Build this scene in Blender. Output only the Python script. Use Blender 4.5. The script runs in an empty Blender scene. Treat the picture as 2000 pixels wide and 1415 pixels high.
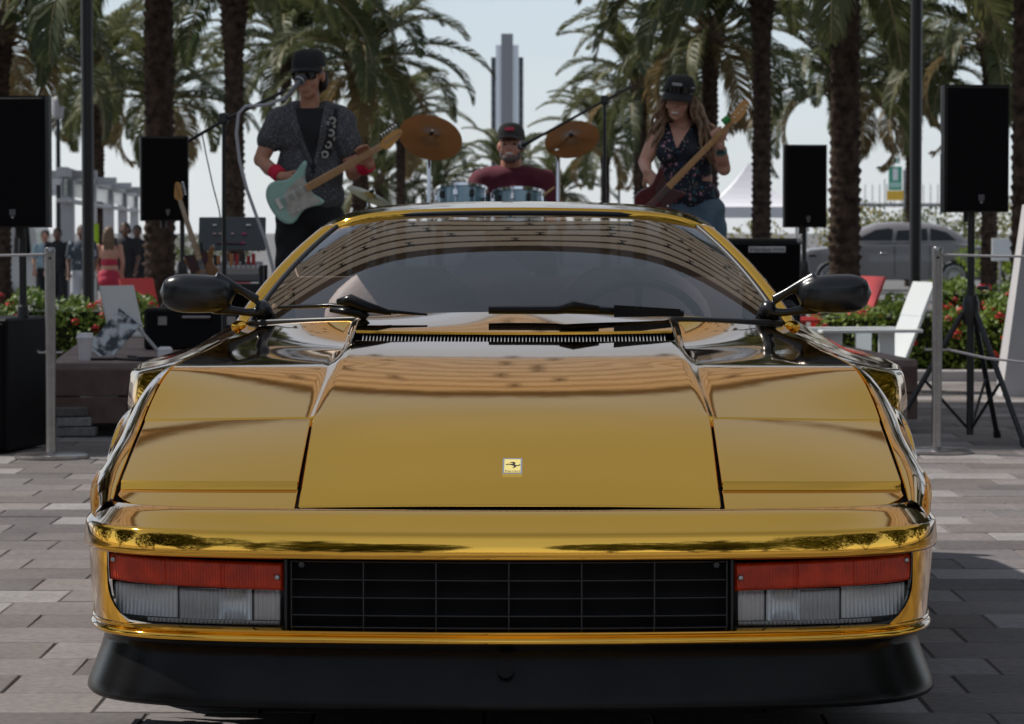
import bpy, bmesh, math, random
import numpy as np
from mathutils import Vector, Matrix, Euler
R = math.radians
SC = bpy.context.scene
COL = SC.collection

# ------------------------------------------------------------------ camera
FPX, D0, CH = 6200.0, 6.5, 1.10          # focal length in photo pixels, distance to nose, eye height
PITCH = math.atan((707.5 - 445.0) / FPX)
cam_d = bpy.data.cameras.new("camera")
cam_d.sensor_width = 36.0
cam_d.lens = FPX * 36.0 / 2000.0
cam_d.clip_start, cam_d.clip_end = 0.1, 5000
cam = bpy.data.objects.new("camera", cam_d)
COL.objects.link(cam)
cam.location = (0, -D0, CH)
cam.rotation_euler = (R(90) - PITCH, 0, 0)
cam_d.dof.use_dof = True
cam_d.dof.focus_distance = 6.75
cam_d.dof.aperture_fstop = 16.0
SC.camera = cam

# ------------------------------------------------------------------ sky, sun, exposure
SUN_EL, SUN_AZ = R(50), R(-66)           # azimuth from +Y towards +X
w = bpy.data.worlds.new("World"); SC.world = w; w.use_nodes = True
wn = w.node_tree.nodes; wl = w.node_tree.links
sky = wn.new("ShaderNodeTexSky"); sky.sky_type = 'NISHITA'; sky.sun_disc = False
sky.sun_elevation = SUN_EL; sky.sun_rotation = SUN_AZ
sky.air_density = 1.0; sky.dust_density = 0.3; sky.ozone_density = 1.5
# a thin, even veil of high haze over the whole sky, with faint cirrus
tcw = wn.new("ShaderNodeTexCoord"); sxyz = wn.new("ShaderNodeSeparateXYZ"); wl.new(tcw.outputs["Generated"], sxyz.inputs[0])
rmp = wn.new("ShaderNodeValToRGB"); wl.new(sxyz.outputs["Z"], rmp.inputs[0])
rmp.color_ramp.elements[0].position = 0.0; rmp.color_ramp.elements[0].color = (0.69, 0.77, 0.91, 1)
rmp.color_ramp.elements[1].position = 1.0; rmp.color_ramp.elements[1].color = (0.30, 0.325, 0.36, 1)
e = rmp.color_ramp.elements.new(0.12); e.color = (0.63, 0.69, 0.79, 1)
e = rmp.color_ramp.elements.new(0.5); e.color = (0.48, 0.50, 0.52, 1)
mpw = wn.new("ShaderNodeMapping"); mpw.inputs["Scale"].default_value = (1.2, 2.2, 5.0); wl.new(tcw.outputs["Generated"], mpw.inputs[0])
cno = wn.new("ShaderNodeTexNoise"); cno.inputs["Scale"].default_value = 1.6; cno.inputs["Detail"].default_value = 6; wl.new(mpw.outputs[0], cno.inputs["Vector"])
cmr = wn.new("ShaderNodeMapRange"); cmr.inputs[1].default_value = 0.45; cmr.inputs[2].default_value = 0.8; cmr.inputs[3].default_value = 0.93; cmr.inputs[4].default_value = 1.25
wl.new(cno.outputs["Fac"], cmr.inputs[0])
sca = wn.new("ShaderNodeVectorMath"); sca.operation = 'SCALE'; wl.new(rmp.outputs[0], sca.inputs[0]); wl.new(cmr.outputs[0], sca.inputs["Scale"])
STR = 0.115
s10 = wn.new("ShaderNodeVectorMath"); s10.operation = 'SCALE'; s10.inputs["Scale"].default_value = 1.0 / STR; wl.new(sca.outputs[0], s10.inputs[0])
mxw = wn.new("ShaderNodeMix"); mxw.data_type = 'RGBA'; mxw.inputs["Factor"].default_value = 0.65
wl.new(sky.outputs[0], mxw.inputs["A"]); wl.new(s10.outputs[0], mxw.inputs["B"])
bg = wn["Background"]; wl.new(mxw.outputs["Result"], bg.inputs[0]); bg.inputs[1].default_value = STR
sd = bpy.data.lights.new("sun", 'SUN'); sd.energy = 4.4; sd.angle = R(1.2); sd.color = (1.0, 0.95, 0.88)
sun = bpy.data.objects.new("sun", sd); COL.objects.link(sun)
sv = Vector((math.sin(SUN_AZ) * math.cos(SUN_EL), math.cos(SUN_AZ) * math.cos(SUN_EL), math.sin(SUN_EL)))
sun.rotation_euler = (-sv).to_track_quat('-Z', 'Y').to_euler()
sun.location = sv * 40
SC.view_settings.view_transform = 'Standard'; SC.view_settings.look = 'None'
SC.view_settings.exposure = 0.0; SC.view_settings.gamma = 1.0
SC.view_settings.use_curve_mapping = False
SC.cycles.use_denoising = True
SC.cycles.max_bounces = 10; SC.cycles.transparent_max_bounces = 16
SC.cycles.glossy_bounces = 6; SC.cycles.transmission_bounces = 8
SC.cycles.sample_clamp_indirect = 6.0
SC.cycles.caustics_reflective = False; SC.cycles.caustics_refractive = False

def at(px, py, Y):
    """world point of the photo pixel (2000 x 1415) lying at depth plane Y"""
    xc, yc = (px - 1000) / FPX, (707.5 - py) / FPX
    c, s = math.cos(PITCH), math.sin(PITCH)
    d = Vector((xc, c + s * yc, -s + c * yc))
    t = (Y + D0) / d.y
    return Vector((0, -D0, CH)) + d * t

# ------------------------------------------------------------------ materials
MATS = {}
def nodes_of(m):
    m.use_nodes = True
    return m.node_tree.nodes, m.node_tree.links
def pbr(name, col, rough=0.5, metal=0.0, noise=None, bump=None, coat=0.0, spec=0.5, trans=0.0, emis=None, alpha=1.0, sheen=0.0, island=0.0):
    """noise=(scale, amount, second colour or None), bump=(scale, strength), island = random tone per object"""
    if name in MATS: return MATS[name]
    m = bpy.data.materials.new(name); N, L = nodes_of(m)
    b = N["Principled BSDF"]
    c4 = (*col, 1)
    b.inputs["Base Color"].default_value = c4
    b.inputs["Roughness"].default_value = rough
    b.inputs["Metallic"].default_value = metal
    b.inputs["Specular IOR Level"].default_value = spec
    b.inputs["Coat Weight"].default_value = coat
    b.inputs["Transmission Weight"].default_value = trans
    b.inputs["Sheen Weight"].default_value = sheen
    b.inputs["Alpha"].default_value = alpha
    tc = N.new("ShaderNodeTexCoord")
    last = None
    if noise:
        nt = N.new("ShaderNodeTexNoise"); nt.inputs["Scale"].default_value = noise[0]; nt.inputs["Detail"].default_value = 5
        L.new(tc.outputs["Object"], nt.inputs["Vector"])
        rp = N.new("ShaderNodeMapRange"); rp.inputs[1].default_value = 0.3; rp.inputs[2].default_value = 0.7
        L.new(nt.outputs["Fac"], rp.inputs[0])
        mx = N.new("ShaderNodeMix"); mx.data_type = 'RGBA'
        c2 = noise[2] if len(noise) > 2 and noise[2] else tuple(max(0, x * (1 - noise[1])) for x in col)
        mx.inputs["A"].default_value = c4; mx.inputs["B"].default_value = (*c2, 1)
        L.new(rp.outputs[0], mx.inputs["Factor"])
        last = mx.outputs["Result"]
    if island:
        oi = N.new("ShaderNodeObjectInfo")
        hs = N.new("ShaderNodeHueSaturation")
        mr = N.new("ShaderNodeMapRange"); mr.inputs[3].default_value = 1 - island; mr.inputs[4].default_value = 1 + island
        L.new(oi.outputs["Random"], mr.inputs[0]); L.new(mr.outputs[0], hs.inputs["Value"])
        if last: L.new(last, hs.inputs["Color"])
        else: hs.inputs["Color"].default_value = c4
        last = hs.outputs["Color"]
    if last: L.new(last, b.inputs["Base Color"])
    if bump:
        n2 = N.new("ShaderNodeTexNoise"); n2.inputs["Scale"].default_value = bump[0]; n2.inputs["Detail"].default_value = 6
        L.new(tc.outputs["Object"], n2.inputs["Vector"])
        bp = N.new("ShaderNodeBump"); bp.inputs["Strength"].default_value = bump[1]; bp.inputs["Distance"].default_value = 0.01
        L.new(n2.outputs["Fac"], bp.inputs["Height"]); L.new(bp.outputs[0], b.inputs["Normal"])
    if emis:
        b.inputs["Emission Color"].default_value = (*emis[0], 1); b.inputs["Emission Strength"].default_value = emis[1]
    MATS[name] = m
    return m

def glass(name, tint=(0.6, 0.63, 0.65), rough=0.0, ior=1.5, bumps=None):
    if name in MATS: return MATS[name]
    m = bpy.data.materials.new(name); N, L = nodes_of(m)
    for n in list(N):
        if n.type != 'OUTPUT_MATERIAL': N.remove(n)
    out = [n for n in N if n.type == 'OUTPUT_MATERIAL'][0]
    tr = N.new("ShaderNodeBsdfTransparent"); tr.inputs[0].default_value = (*tint, 1)
    gl = N.new("ShaderNodeBsdfGlossy"); gl.inputs["Roughness"].default_value = rough
    fr = N.new("ShaderNodeFresnel"); fr.inputs["IOR"].default_value = ior
    mx = N.new("ShaderNodeMixShader")
    L.new(fr.outputs[0], mx.inputs[0]); L.new(tr.outputs[0], mx.inputs[1]); L.new(gl.outputs[0], mx.inputs[2])
    L.new(mx.outputs[0], out.inputs[0])
    MATS[name] = m
    return m

# ------------------------------------------------------------------ mesh building
class MB:
    def __init__(s):
        s.v = []; s.f = []; s.n = 0
    def add(s, verts, faces):
        o = s.n
        s.v.extend([tuple(map(float, q)) for q in verts]); s.n = len(s.v)
        s.f.extend([tuple(i + o for i in f) for f in faces])
        return s
    def box(s, c, size, rot=None, taper=1.0, bev=0.0):
        hx, hy, hz = [q / 2 for q in size]
        if bev > 0:
            b = min(bev, hx * .9, hy * .9, hz * .9)
            pts = []
            for sx in (-1, 1):
                for sy in (-1, 1):
                    for sz in (-1, 1):
                        pts += [(sx * hx, sy * (hy - b), sz * (hz - b)), (sx * (hx - b), sy * hy, sz * (hz - b)), (sx * (hx - b), sy * (hy - b), sz * hz)]
            bm = bmesh.new()
            for p in pts: bm.verts.new(p)
            r = bmesh.ops.convex_hull(bm, input=bm.verts)
            bmesh.ops.dissolve_limit(bm, angle_limit=0.02, verts=bm.verts, edges=bm.edges)
            bm.verts.index_update()
            vs = [v.co.copy() for v in bm.verts]; fs = [[v.index for v in f.verts] for f in bm.faces]
            bm.free()
        else:
            vs = [Vector((sx * hx * (taper if sz > 0 else 1), sy * hy * (taper if sz > 0 else 1), sz * hz)) for sx in (-1, 1) for sy in (-1, 1) for sz in (-1, 1)]
            fs = [(0, 1, 3, 2), (4, 6, 7, 5), (0, 4, 5, 1), (2, 3, 7, 6), (0, 2, 6, 4), (1, 5, 7, 3)]
        M = rot.to_matrix() if isinstance(rot, Euler) else (rot if rot is not None else Matrix.Identity(3))
        return s.add([M @ v + Vector(c) for v in vs], fs)
    def grid(s, P, cu=False, cv=False):
        P = np.asarray(P); n, m = P.shape[:2]
        vs = P.reshape(-1, 3); fs = []
        for i in range(n if cu else n - 1):
            for j in range(m if cv else m - 1):
                a = i * m + j; b = ((i + 1) % n) * m + j
                c = ((i + 1) % n) * m + (j + 1) % m; d = i * m + (j + 1) % m
                fs.append((a, b, c, d))
        return s.add(vs, fs)
    def tube(s, pts, r, n=8, caps=True, squash=1.0):
        pts = [Vector(p) for p in pts]; k = len(pts)
        rs = r if hasattr(r, '__len__') else [r] * k
        up = Vector((0, 0, 1)); rings = []
        prev = None
        for i, p in enumerate(pts):
            t = (pts[min(i + 1, k - 1)] - pts[max(i - 1, 0)])
            t = t.normalized() if t.length > 1e-9 else Vector((0, 0, 1))
            if prev is None:
                a = up if abs(t.dot(up)) < .95 else Vector((1, 0, 0))
                e1 = (a - t * a.dot(t)).normalized()
            else:
                e1 = prev - t * prev.dot(t)
                e1 = e1.normalized() if e1.length > 1e-6 else t.orthogonal().normalized()
            prev = e1; e2 = t.cross(e1)
            rings.append([p + (e1 * math.cos(2 * math.pi * j / n) * rs[i] * squash + e2 * math.sin(2 * math.pi * j / n) * rs[i]) for j in range(n)])
        o = s.n
        s.add([q for ring in rings for q in ring], [(i * n + j, i * n + (j + 1) % n, (i + 1) * n + (j + 1) % n, (i + 1) * n + j) for i in range(k - 1) for j in range(n)])
        if caps:
            s.f.append(tuple(o + j for j in range(n - 1, -1, -1)))
            s.f.append(tuple(o + (k - 1) * n + j for j in range(n)))
        return s
    def lathe(s, prof, c=(0, 0, 0), rot=None, n=24, caps=True):
        """prof: (radius, height) pairs about the local Z axis"""
        M = rot.to_matrix() if isinstance(rot, Euler) else (rot if rot is not None else Matrix.Identity(3))
        c = Vector(c); o = s.n
        vs = [M @ Vector((r * math.cos(2 * math.pi * j / n), r * math.sin(2 * math.pi * j / n), h)) + c for r, h in prof for j in range(n)]
        k = len(prof)
        s.add(vs, [(i * n + j, i * n + (j + 1) % n, (i + 1) * n + (j + 1) % n, (i + 1) * n + j) for i in range(k - 1) for j in range(n)])
        if caps:
            if prof[0][0] > 1e-6: s.f.append(tuple(o + j for j in range(n - 1, -1, -1)))
            if prof[-1][0] > 1e-6: s.f.append(tuple(o + (k - 1) * n + j for j in range(n)))
        return s
    def ball(s, c, r, seg=12, rings=8, rot=None):
        r = r if hasattr(r, '__len__') else (r, r, r)
        M = rot.to_matrix() if isinstance(rot, Euler) else (rot if rot is not None else Matrix.Identity(3))
        vs = []; fs = []
        for i in range(rings + 1):
            th = math.pi * i / rings
            for j in range(seg):
                ph = 2 * math.pi * j / seg
                vs.append(M @ Vector((r[0] * math.sin(th) * math.cos(ph), r[1] * math.sin(th) * math.sin(ph), r[2] * math.cos(th))) + Vector(c))
        for i in range(rings):
            for j in range(seg):
                fs.append((i * seg + j, (i + 1) * seg + j, (i + 1) * seg + (j + 1) % seg, i * seg + (j + 1) % seg))
        return s.add(vs, fs)
    def prism(s, poly, depth, M=None):
        """poly in local XY, extruded from z = 0 to depth; M a 4x4"""
        M = M if M is not None else Matrix.Identity(4)
        k = len(poly)
        a = [M @ Vector((x, y, 0)) for x, y in poly]; b = [M @ Vector((x, y, depth)) for x, y in poly]
        fs = [tuple(range(k - 1, -1, -1)), tuple(range(k, 2 * k))] + [(i, (i + 1) % k, k + (i + 1) % k, k + i) for i in range(k)]
        return s.add(a + b, fs)
    def mesh(s, name, smooth=False, merge=0.0):
        me = bpy.data.meshes.new(name)
        me.from_pydata(s.v, [], s.f)
        if merge:
            bm = bmesh.new(); bm.from_mesh(me); bmesh.ops.remove_doubles(bm, verts=bm.verts, dist=merge)
            bmesh.ops.recalc_face_normals(bm, faces=bm.faces)
            bm.to_mesh(me); bm.free()
        me.validate()
        if smooth is True: me.shade_smooth()
        elif smooth:
            me.shade_smooth()
            me.set_sharp_from_angle(angle=R(smooth))
        return me
    def build(s, name, mat, parent=None, smooth=False, merge=0.0, kind=None):
        return link(name, s.mesh(name, smooth, merge), mat, parent, kind)

def link(name, me, mat, parent=None, kind=None):
    if mat is not None and not me.materials: me.materials.append(mat)
    o = bpy.data.objects.new(name, me); COL.objects.link(o)
    if parent is not None: o.parent = parent
    if kind: o["kind"] = kind
    return o
def tag(o, label, cat, group=None):
    o["label"] = label; o["category"] = cat
    if group: o["group"] = group
    return o
def thing(name, label, cat, loc=(0, 0, 0), rz=0.0, group=None):
    o = bpy.data.objects.new(name, None); COL.objects.link(o)
    o.empty_display_size = 0.1
    o.location = loc; o.rotation_euler = (0, 0, rz)
    return tag(o, label, cat, group)
def frame(o, x, y):
    """4x4 with origin o, local X along x, local Y towards y"""
    x = Vector(x).normalized(); z = x.cross(Vector(y)).normalized(); y = z.cross(x)
    return Matrix(((x.x, y.x, z.x, o[0]), (x.y, y.y, z.y, o[1]), (x.z, y.z, z.z, o[2]), (0, 0, 0, 1)))
def sstep(a, b, x):
    t = np.clip((np.asarray(x, float) - a) / (b - a), 0, 1)
    return t * t * (3 - 2 * t)
def text_mesh(name, body, size, M, mat, parent, depth=0.0, align='CENTER', width=None):
    cu = bpy.data.curves.new(name, 'FONT'); cu.body = body; cu.size = size; cu.align_x = align; cu.align_y = 'CENTER'
    cu.extrude = depth
    tmp = bpy.data.objects.new(name + "_tmp", cu); COL.objects.link(tmp)
    bpy.context.view_layer.update()
    me = bpy.data.meshes.new_from_object(tmp.evaluated_get(bpy.context.evaluated_depsgraph_get()))
    bpy.data.objects.remove(tmp); bpy.data.curves.remove(cu)
    if width:
        xs = [v.co.x for v in me.vertices]; k = width / max(1e-6, max(xs) - min(xs))
        for v in me.vertices: v.co.x *= k
    me.transform(M)
    return link(name, me, mat, parent)
# ------------------------------------------------------------------ gold sports car
def gold_material():
    m = bpy.data.materials.new("gold_chrome_film"); N, L = nodes_of(m)
    for n in list(N):
        if n.type != 'OUTPUT_MATERIAL': N.remove(n)
    out = [n for n in N if n.type == 'OUTPUT_MATERIAL'][0]
    tc = N.new("ShaderNodeTexCoord")
    nz = N.new("ShaderNodeTexNoise"); nz.inputs["Scale"].default_value = 7.0; nz.inputs["Detail"].default_value = 2
    L.new(tc.outputs["Object"], nz.inputs["Vector"])
    nz2 = N.new("ShaderNodeTexNoise"); nz2.inputs["Scale"].default_value = 420.0; nz2.inputs["Detail"].default_value = 1
    L.new(tc.outputs["Object"], nz2.inputs["Vector"])
    b1 = N.new("ShaderNodeBump"); b1.inputs["Strength"].default_value = 0.05; b1.inputs["Distance"].default_value = 0.004
    L.new(nz.outputs["Fac"], b1.inputs["Height"])
    b2 = N.new("ShaderNodeBump"); b2.inputs["Strength"].default_value = 0.02; b2.inputs["Distance"].default_value = 0.0006
    L.new(nz2.outputs["Fac"], b2.inputs["Height"]); L.new(b1.outputs[0], b2.inputs["Normal"])
    g1 = N.new("ShaderNodeBsdfGlossy"); g1.inputs["Color"].default_value = (0.92, 0.51, 0.085, 1); g1.inputs["Roughness"].default_value = 0.045
    g2 = N.new("ShaderNodeBsdfGlossy"); g2.inputs["Color"].default_value = (0.80, 0.79, 0.80, 1); g2.inputs["Roughness"].default_value = 0.03
    lw = N.new("ShaderNodeLayerWeight"); lw.inputs["Blend"].default_value = 0.5
    rp = N.new("ShaderNodeValToRGB")
    cr = rp.color_ramp; cr.interpolation = 'EASE'
    cr.elements[0].position = 0.60; cr.elements[0].color = (0, 0, 0, 1)
    cr.elements[1].position = 0.82; cr.elements[1].color = (0.78, 0.78, 0.78, 1)
    L.new(lw.outputs["Facing"], rp.inputs[0])
    mx = N.new("ShaderNodeMixShader")
    L.new(rp.outputs[0], mx.inputs[0]); L.new(g1.outputs[0], mx.inputs[1]); L.new(g2.outputs[0], mx.inputs[2])
    for g in (g1, g2): L.new(b2.outputs[0], g.inputs["Normal"])
    L.new(mx.outputs[0], out.inputs[0])
    return m
GOLD = gold_material()
BLACKPL = pbr("black_plastic", (0.004, 0.004, 0.005), 0.22, spec=.18, noise=(7, .5, (.011, .010, .010)), bump=(500, 0.05))
RUBBER = pbr("black_rubber", (0.012, 0.012, 0.014), 0.45)
DARK = pbr("dark_void", (0.004, 0.004, 0.005), 0.9)
CHROME = pbr("bright_chrome", (0.75, 0.76, 0.78), 0.12, 1.0)
LEATHER = pbr("tan_leather", (0.88, 0.66, 0.57), 0.55, noise=(6, .25), bump=(90, .1))
CABIN = pbr("cabin_trim", (0.035, 0.036, 0.042), 0.7)

car = thing("sports_car", "gold chrome wrapped low wedge sports car with black lip and flying mirrors", "car", (-0.007, 0, 0), -0.0086)

def remesh_obj(mb, name, voxel, smooth_it=4, keep=True):
    me = bpy.data.meshes.new(name + "_src"); me.from_pydata(mb.v, [], mb.f)
    o = bpy.data.objects.new(name + "_src", me); COL.objects.link(o)
    md = o.modifiers.new("r", 'REMESH'); md.mode = 'VOXEL'; md.voxel_size = voxel; md.use_smooth_shade = True
    if smooth_it:
        ms = o.modifiers.new("s", 'SMOOTH'); ms.iterations = smooth_it; ms.factor = 0.5
    bpy.context.view_layer.update()
    dg = bpy.context.evaluated_depsgraph_get()
    res = bpy.data.meshes.new_from_object(o.evaluated_get(dg))
    bpy.data.objects.remove(o); bpy.data.meshes.remove(me)
    res.name = name
    res.shade_smooth()
    return res

def outward(o, d):
    """make an open sheet's faces look along d"""
    m = o.data; a = sum((p.normal * p.area for p in m.polygons), Vector())
    if a.dot(Vector(d)) < 0:
        m.flip_normals()
    return o
def us(n):
    return np.unique(np.concatenate([[0, .003, .012, .988, .997, 1.0], np.linspace(0, 1, n)]))
def patch(mb, P, skirt=.02, fil=.0025, flip=False):
    """grid patch with a rolled edge and a turned-down skirt"""
    P = np.asarray(P, float); n, m = P.shape[:2]
    du = np.gradient(P, axis=0); dv = np.gradient(P, axis=1)
    nr = np.cross(du, dv); nr /= np.maximum(np.linalg.norm(nr, axis=2, keepdims=True), 1e-12)
    if nr[n // 2, m // 2, 2] < 0 or flip: nr = -nr
    mb.grid(P)
    base = mb.n - n * m
    idx = [(0, j) for j in range(m)] + [(i, m - 1) for i in range(1, n)] + [(n - 1, j) for j in range(m - 2, -1, -1)] + [(i, 0) for i in range(n - 2, 0, -1)]
    r1, r2, r3 = [], [], []
    for i, j in idx:
        ii = min(max(i, 2), n - 3); jj = min(max(j, 2), m - 3)
        o = P[i, j] - P[ii, jj]; nn = nr[i, j]
        o = o - nn * np.dot(o, nn); o /= max(np.linalg.norm(o), 1e-9)
        r1.append(P[i, j] + o * fil * .7 - nn * fil * .3); r2.append(P[i, j] + o * fil - nn * fil); r3.append(P[i, j] + o * fil * .9 - nn * (fil + skirt))
    k = len(idx)
    o = mb.n
    mb.add(r1 + r2 + r3, [])
    b0 = [base + i * m + j for i, j in idx]
    for a in range(k):
        c = (a + 1) % k
        mb.f.append((b0[a], b0[c], o + c, o + a))
        mb.f.append((o + a, o + c, o + k + c, o + k + a))
        mb.f.append((o + k + a, o + k + c, o + 2 * k + c, o + 2 * k + a))
    return mb

# profile of the hood along the centre line
VENT0, VENT1, RAISE = 1.262, 1.322, .018
_ys = np.linspace(-.2, 2.2, 481)
_al = np.interp(_ys, [-.2, .14, .40, .66, .80, 1.10, 1.262, 1.5, 1.9, 2.2], [19.2, 18.6, 17.8, 16.4, 15.0, 11.4, 9.2, 7.6, 5.0, 4.0])
_as = np.interp(_ys, [-.2, .14, .40, .66, .80, .97, 1.03, 1.08, 1.2, 1.6, 1.85, 2.2], [19.2, 18.6, 17.8, 16.0, 14.8, 13.0, 11.8, 5.0, 3.7, 3.4, 3.2, 3.0])
def _integ(al):
    z = np.cumsum(np.tan(np.radians(al))) * (_ys[1] - _ys[0])
    return z + .512 - np.interp(.14, _ys, z)
_zz, _zs = _integ(_al), _integ(_as)
def zc(Y): return np.interp(Y, _ys, _zz)
def zs_(Y): return np.interp(Y, _ys, _zs)
NEXP, MEXP, BOW, BOW2 = 10.0, 2.2, .36, .085
def bow(x, W=.9005):
    return BOW2 * (np.asarray(x) / .8) ** 2 + BOW * (1 - np.power(np.maximum(1 - np.power(np.minimum(np.abs(x) / W, 1.0), NEXP), 0), 1 / MEXP))
def bow_s(x):
    return .118 * (np.asarray(x) / .8) ** 2 + .028 * (np.asarray(x) / .86) ** 8
def lam(Y): return 1 - sstep(.7, 1.3, Y)
def ztop(x, Y):
    x = np.asarray(x, float); Y = np.asarray(Y, float)
    z = zs_(Y - bow_s(x) * lam(Y))
    return z - .008 * (x / .8) ** 2 + .012 * (x / .8) ** 2 * sstep(1.0, 1.7, Y)
def plan(d, W, phi, z, B=BOW):
    """point on the rounded nose outline: set back d, half width W"""
    s, c = math.sin(phi), max(math.cos(phi), 0)
    x = W * math.copysign(abs(s) ** (2 / NEXP), s)
    return (x, d + BOW2 * (x / .8) ** 2 + B * (1 - c ** (2 / MEXP)), z)
def planx(d, W, x, z, B=BOW):
    a = min(abs(x) / W, 1.0)
    return (x, d + BOW2 * (x / .8) ** 2 + B * (1 - max(1 - a ** NEXP, 0) ** (1 / MEXP)), z)
_u = np.linspace(-1, 1, 181)
PHI = np.sign(_u) * (np.pi / 2) * np.abs(_u) ** 5
def phis(): return PHI
def nose_rows(rows, back=None):
    """loft rows (d, z, W) round the nose; back = Y to which the sides run straight"""
    G = []
    for d, z, W in rows:
        line = [plan(d, W, p, z) for p in PHI]
        if back:
            yend = line[0][1]
            ys = [yend + (back - yend) * k for k in (1, .66, .33)]
            line = [(-W, y, z) for y in ys] + line + [(W, y, z) for y in ys[::-1]]
        G.append(line)
    return G

# --- bumper
rows = [(.07, .420, 0.8635), (.02, .4145, 0.9098), (.006, .4150, 0.9252), (.001, .4185, 0.9309), (0, .424, 0.9324)]
for k in range(1, 9):
    u_ = k / 8.0
    rows.append((.0052 * u_ * u_, .424 + .042 * u_, .932 - .003 * u_ * u_))
rows += [(.008, .4695, 0.9283), (.0125, .4718, 0.9267), (.019, .4738, 0.9252), (.03, .477, 0.9231), (.06, .4865, 0.9180), (.095, .4975, 0.9118), (.128, .508, 0.9057), (.133, .5088, 0.9031), (.136, .5075, 0.9016), (.138, .500, 0.9005), (.138, .46, 0.9005)]
MB().grid(nose_rows(rows, .66)).build("bumper", GOLD, car, smooth=50)
# --- moulding under the lamps
rows = [(.06, .272, 0.8841), (.014, .2705, 0.9088), (.006, .2665, 0.9154), (.006, .262, 0.9159), (.012, .2585, 0.9139), (.013, .2565, 0.9134), (.006, .253, 0.9180), (.004, .248, 0.9195), (.005, .243, 0.9190), (.012, .2385, 0.9129), (.05, .237, 0.8841)]
MB().grid(nose_rows(rows, .62)).build("lower_moulding", GOLD, car, smooth=60)
# --- corner panels beside the lamps
for s in (-1, 1):
    G = []
    for z in np.linspace(.2685, .416, 10):
        uz = (z - .2685) / (.416 - .2685)
        x0 = .853 - .055 * (1 - min(1, uz * 1.6)) ** 2.6
        W = .914 + .010 * uz
        line = [planx(.012, W, s * x, z) for x in np.linspace(x0, W, 26)]
        line += [(s * W, y, z) for y in (.58, .62)]
        G.append(line)
    MB().grid(G).build("corner_panel", GOLD, car, smooth=True)
# --- black lip
rows = [(.10, .238, 0.8224), (.035, .2365, 0.8985), (.04, .226, 0.8923), (.03, .214, 0.8923), (.018, .19, 0.8985), (.006, .16, 0.9088), (-.004, .135, 0.9180), (-.010, .118, 0.9242), (-.010, .110, 0.9252), (-.004, .1045, 0.9221), (.05, .102, 0.8841)]
lip = MB().grid(nose_rows(rows, .60)).build("front_lip", BLACKPL, car, smooth=60)
MB().lathe([(0, -.001), (.0165, -.001), (.0165, .02), (.0, .02)], (-.006, .0145, .1895), Euler((R(86), 0, 0)), 24).build("towing_hole", DARK, lip)
# --- dark backing behind lamps and grille
MB().grid(nose_rows([(.075, .425, .86), (.075, .24, .86)])).build("lamp_backing", DARK, car)

# --- lamps
def lamp_material(name, col, rib_axis=0):
    m = pbr(name, col, .18, coat=.6, noise=(30, .5))
    return m
AMBER = pbr("red_orange_lens", (0.70, 0.045, 0.006), .3, coat=.1, noise=(26, .45))
def lens_grid(s, xi, xo_top, xo_bot, zt_i, zt_o, zb_i, zb_o, d, nu, nv, rib=None, seg=None, rim=False):
    G = []
    for v in np.linspace(0, 1, nv):
        line = []
        for u in np.linspace(0, 1, nu):
            zt = zt_i + (zt_o - zt_i) * u; zb = zb_i + (zb_o - zb_i) * u
            z = zt + (zb - zt) * v
            xo = xo_top + (xo_bot - xo_top) * v ** 3.2
            x = xi + (xo - xi) * u
            dd = d
            if rib: dd += rib[1] * (abs(math.sin(math.pi * rib[0] * u)) - .5)
            if seg:
                for q in seg:
                    if abs(u - q) < .012: dd += .004
            e = min(u, 1 - u) * (xo - xi); e2 = min(v, 1 - v) * (zt - zb)
            rr = min(e, e2)
            if rr < .006: dd += .012 * (1 - rr / .006) ** 2
            line.append(planx(dd, .918, s * x, z))
        G.append(line)
    return G
LENS = glass("clear_lens", (0.95, 0.96, 0.97), .08, 1.6)
REFL = pbr("lamp_reflector", (0.16, 0.16, 0.17), .4, .5, noise=(14, .6))
SCREWM = pbr("screw_metal", (0.45, 0.45, 0.47), .35, 1.0)
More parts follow.
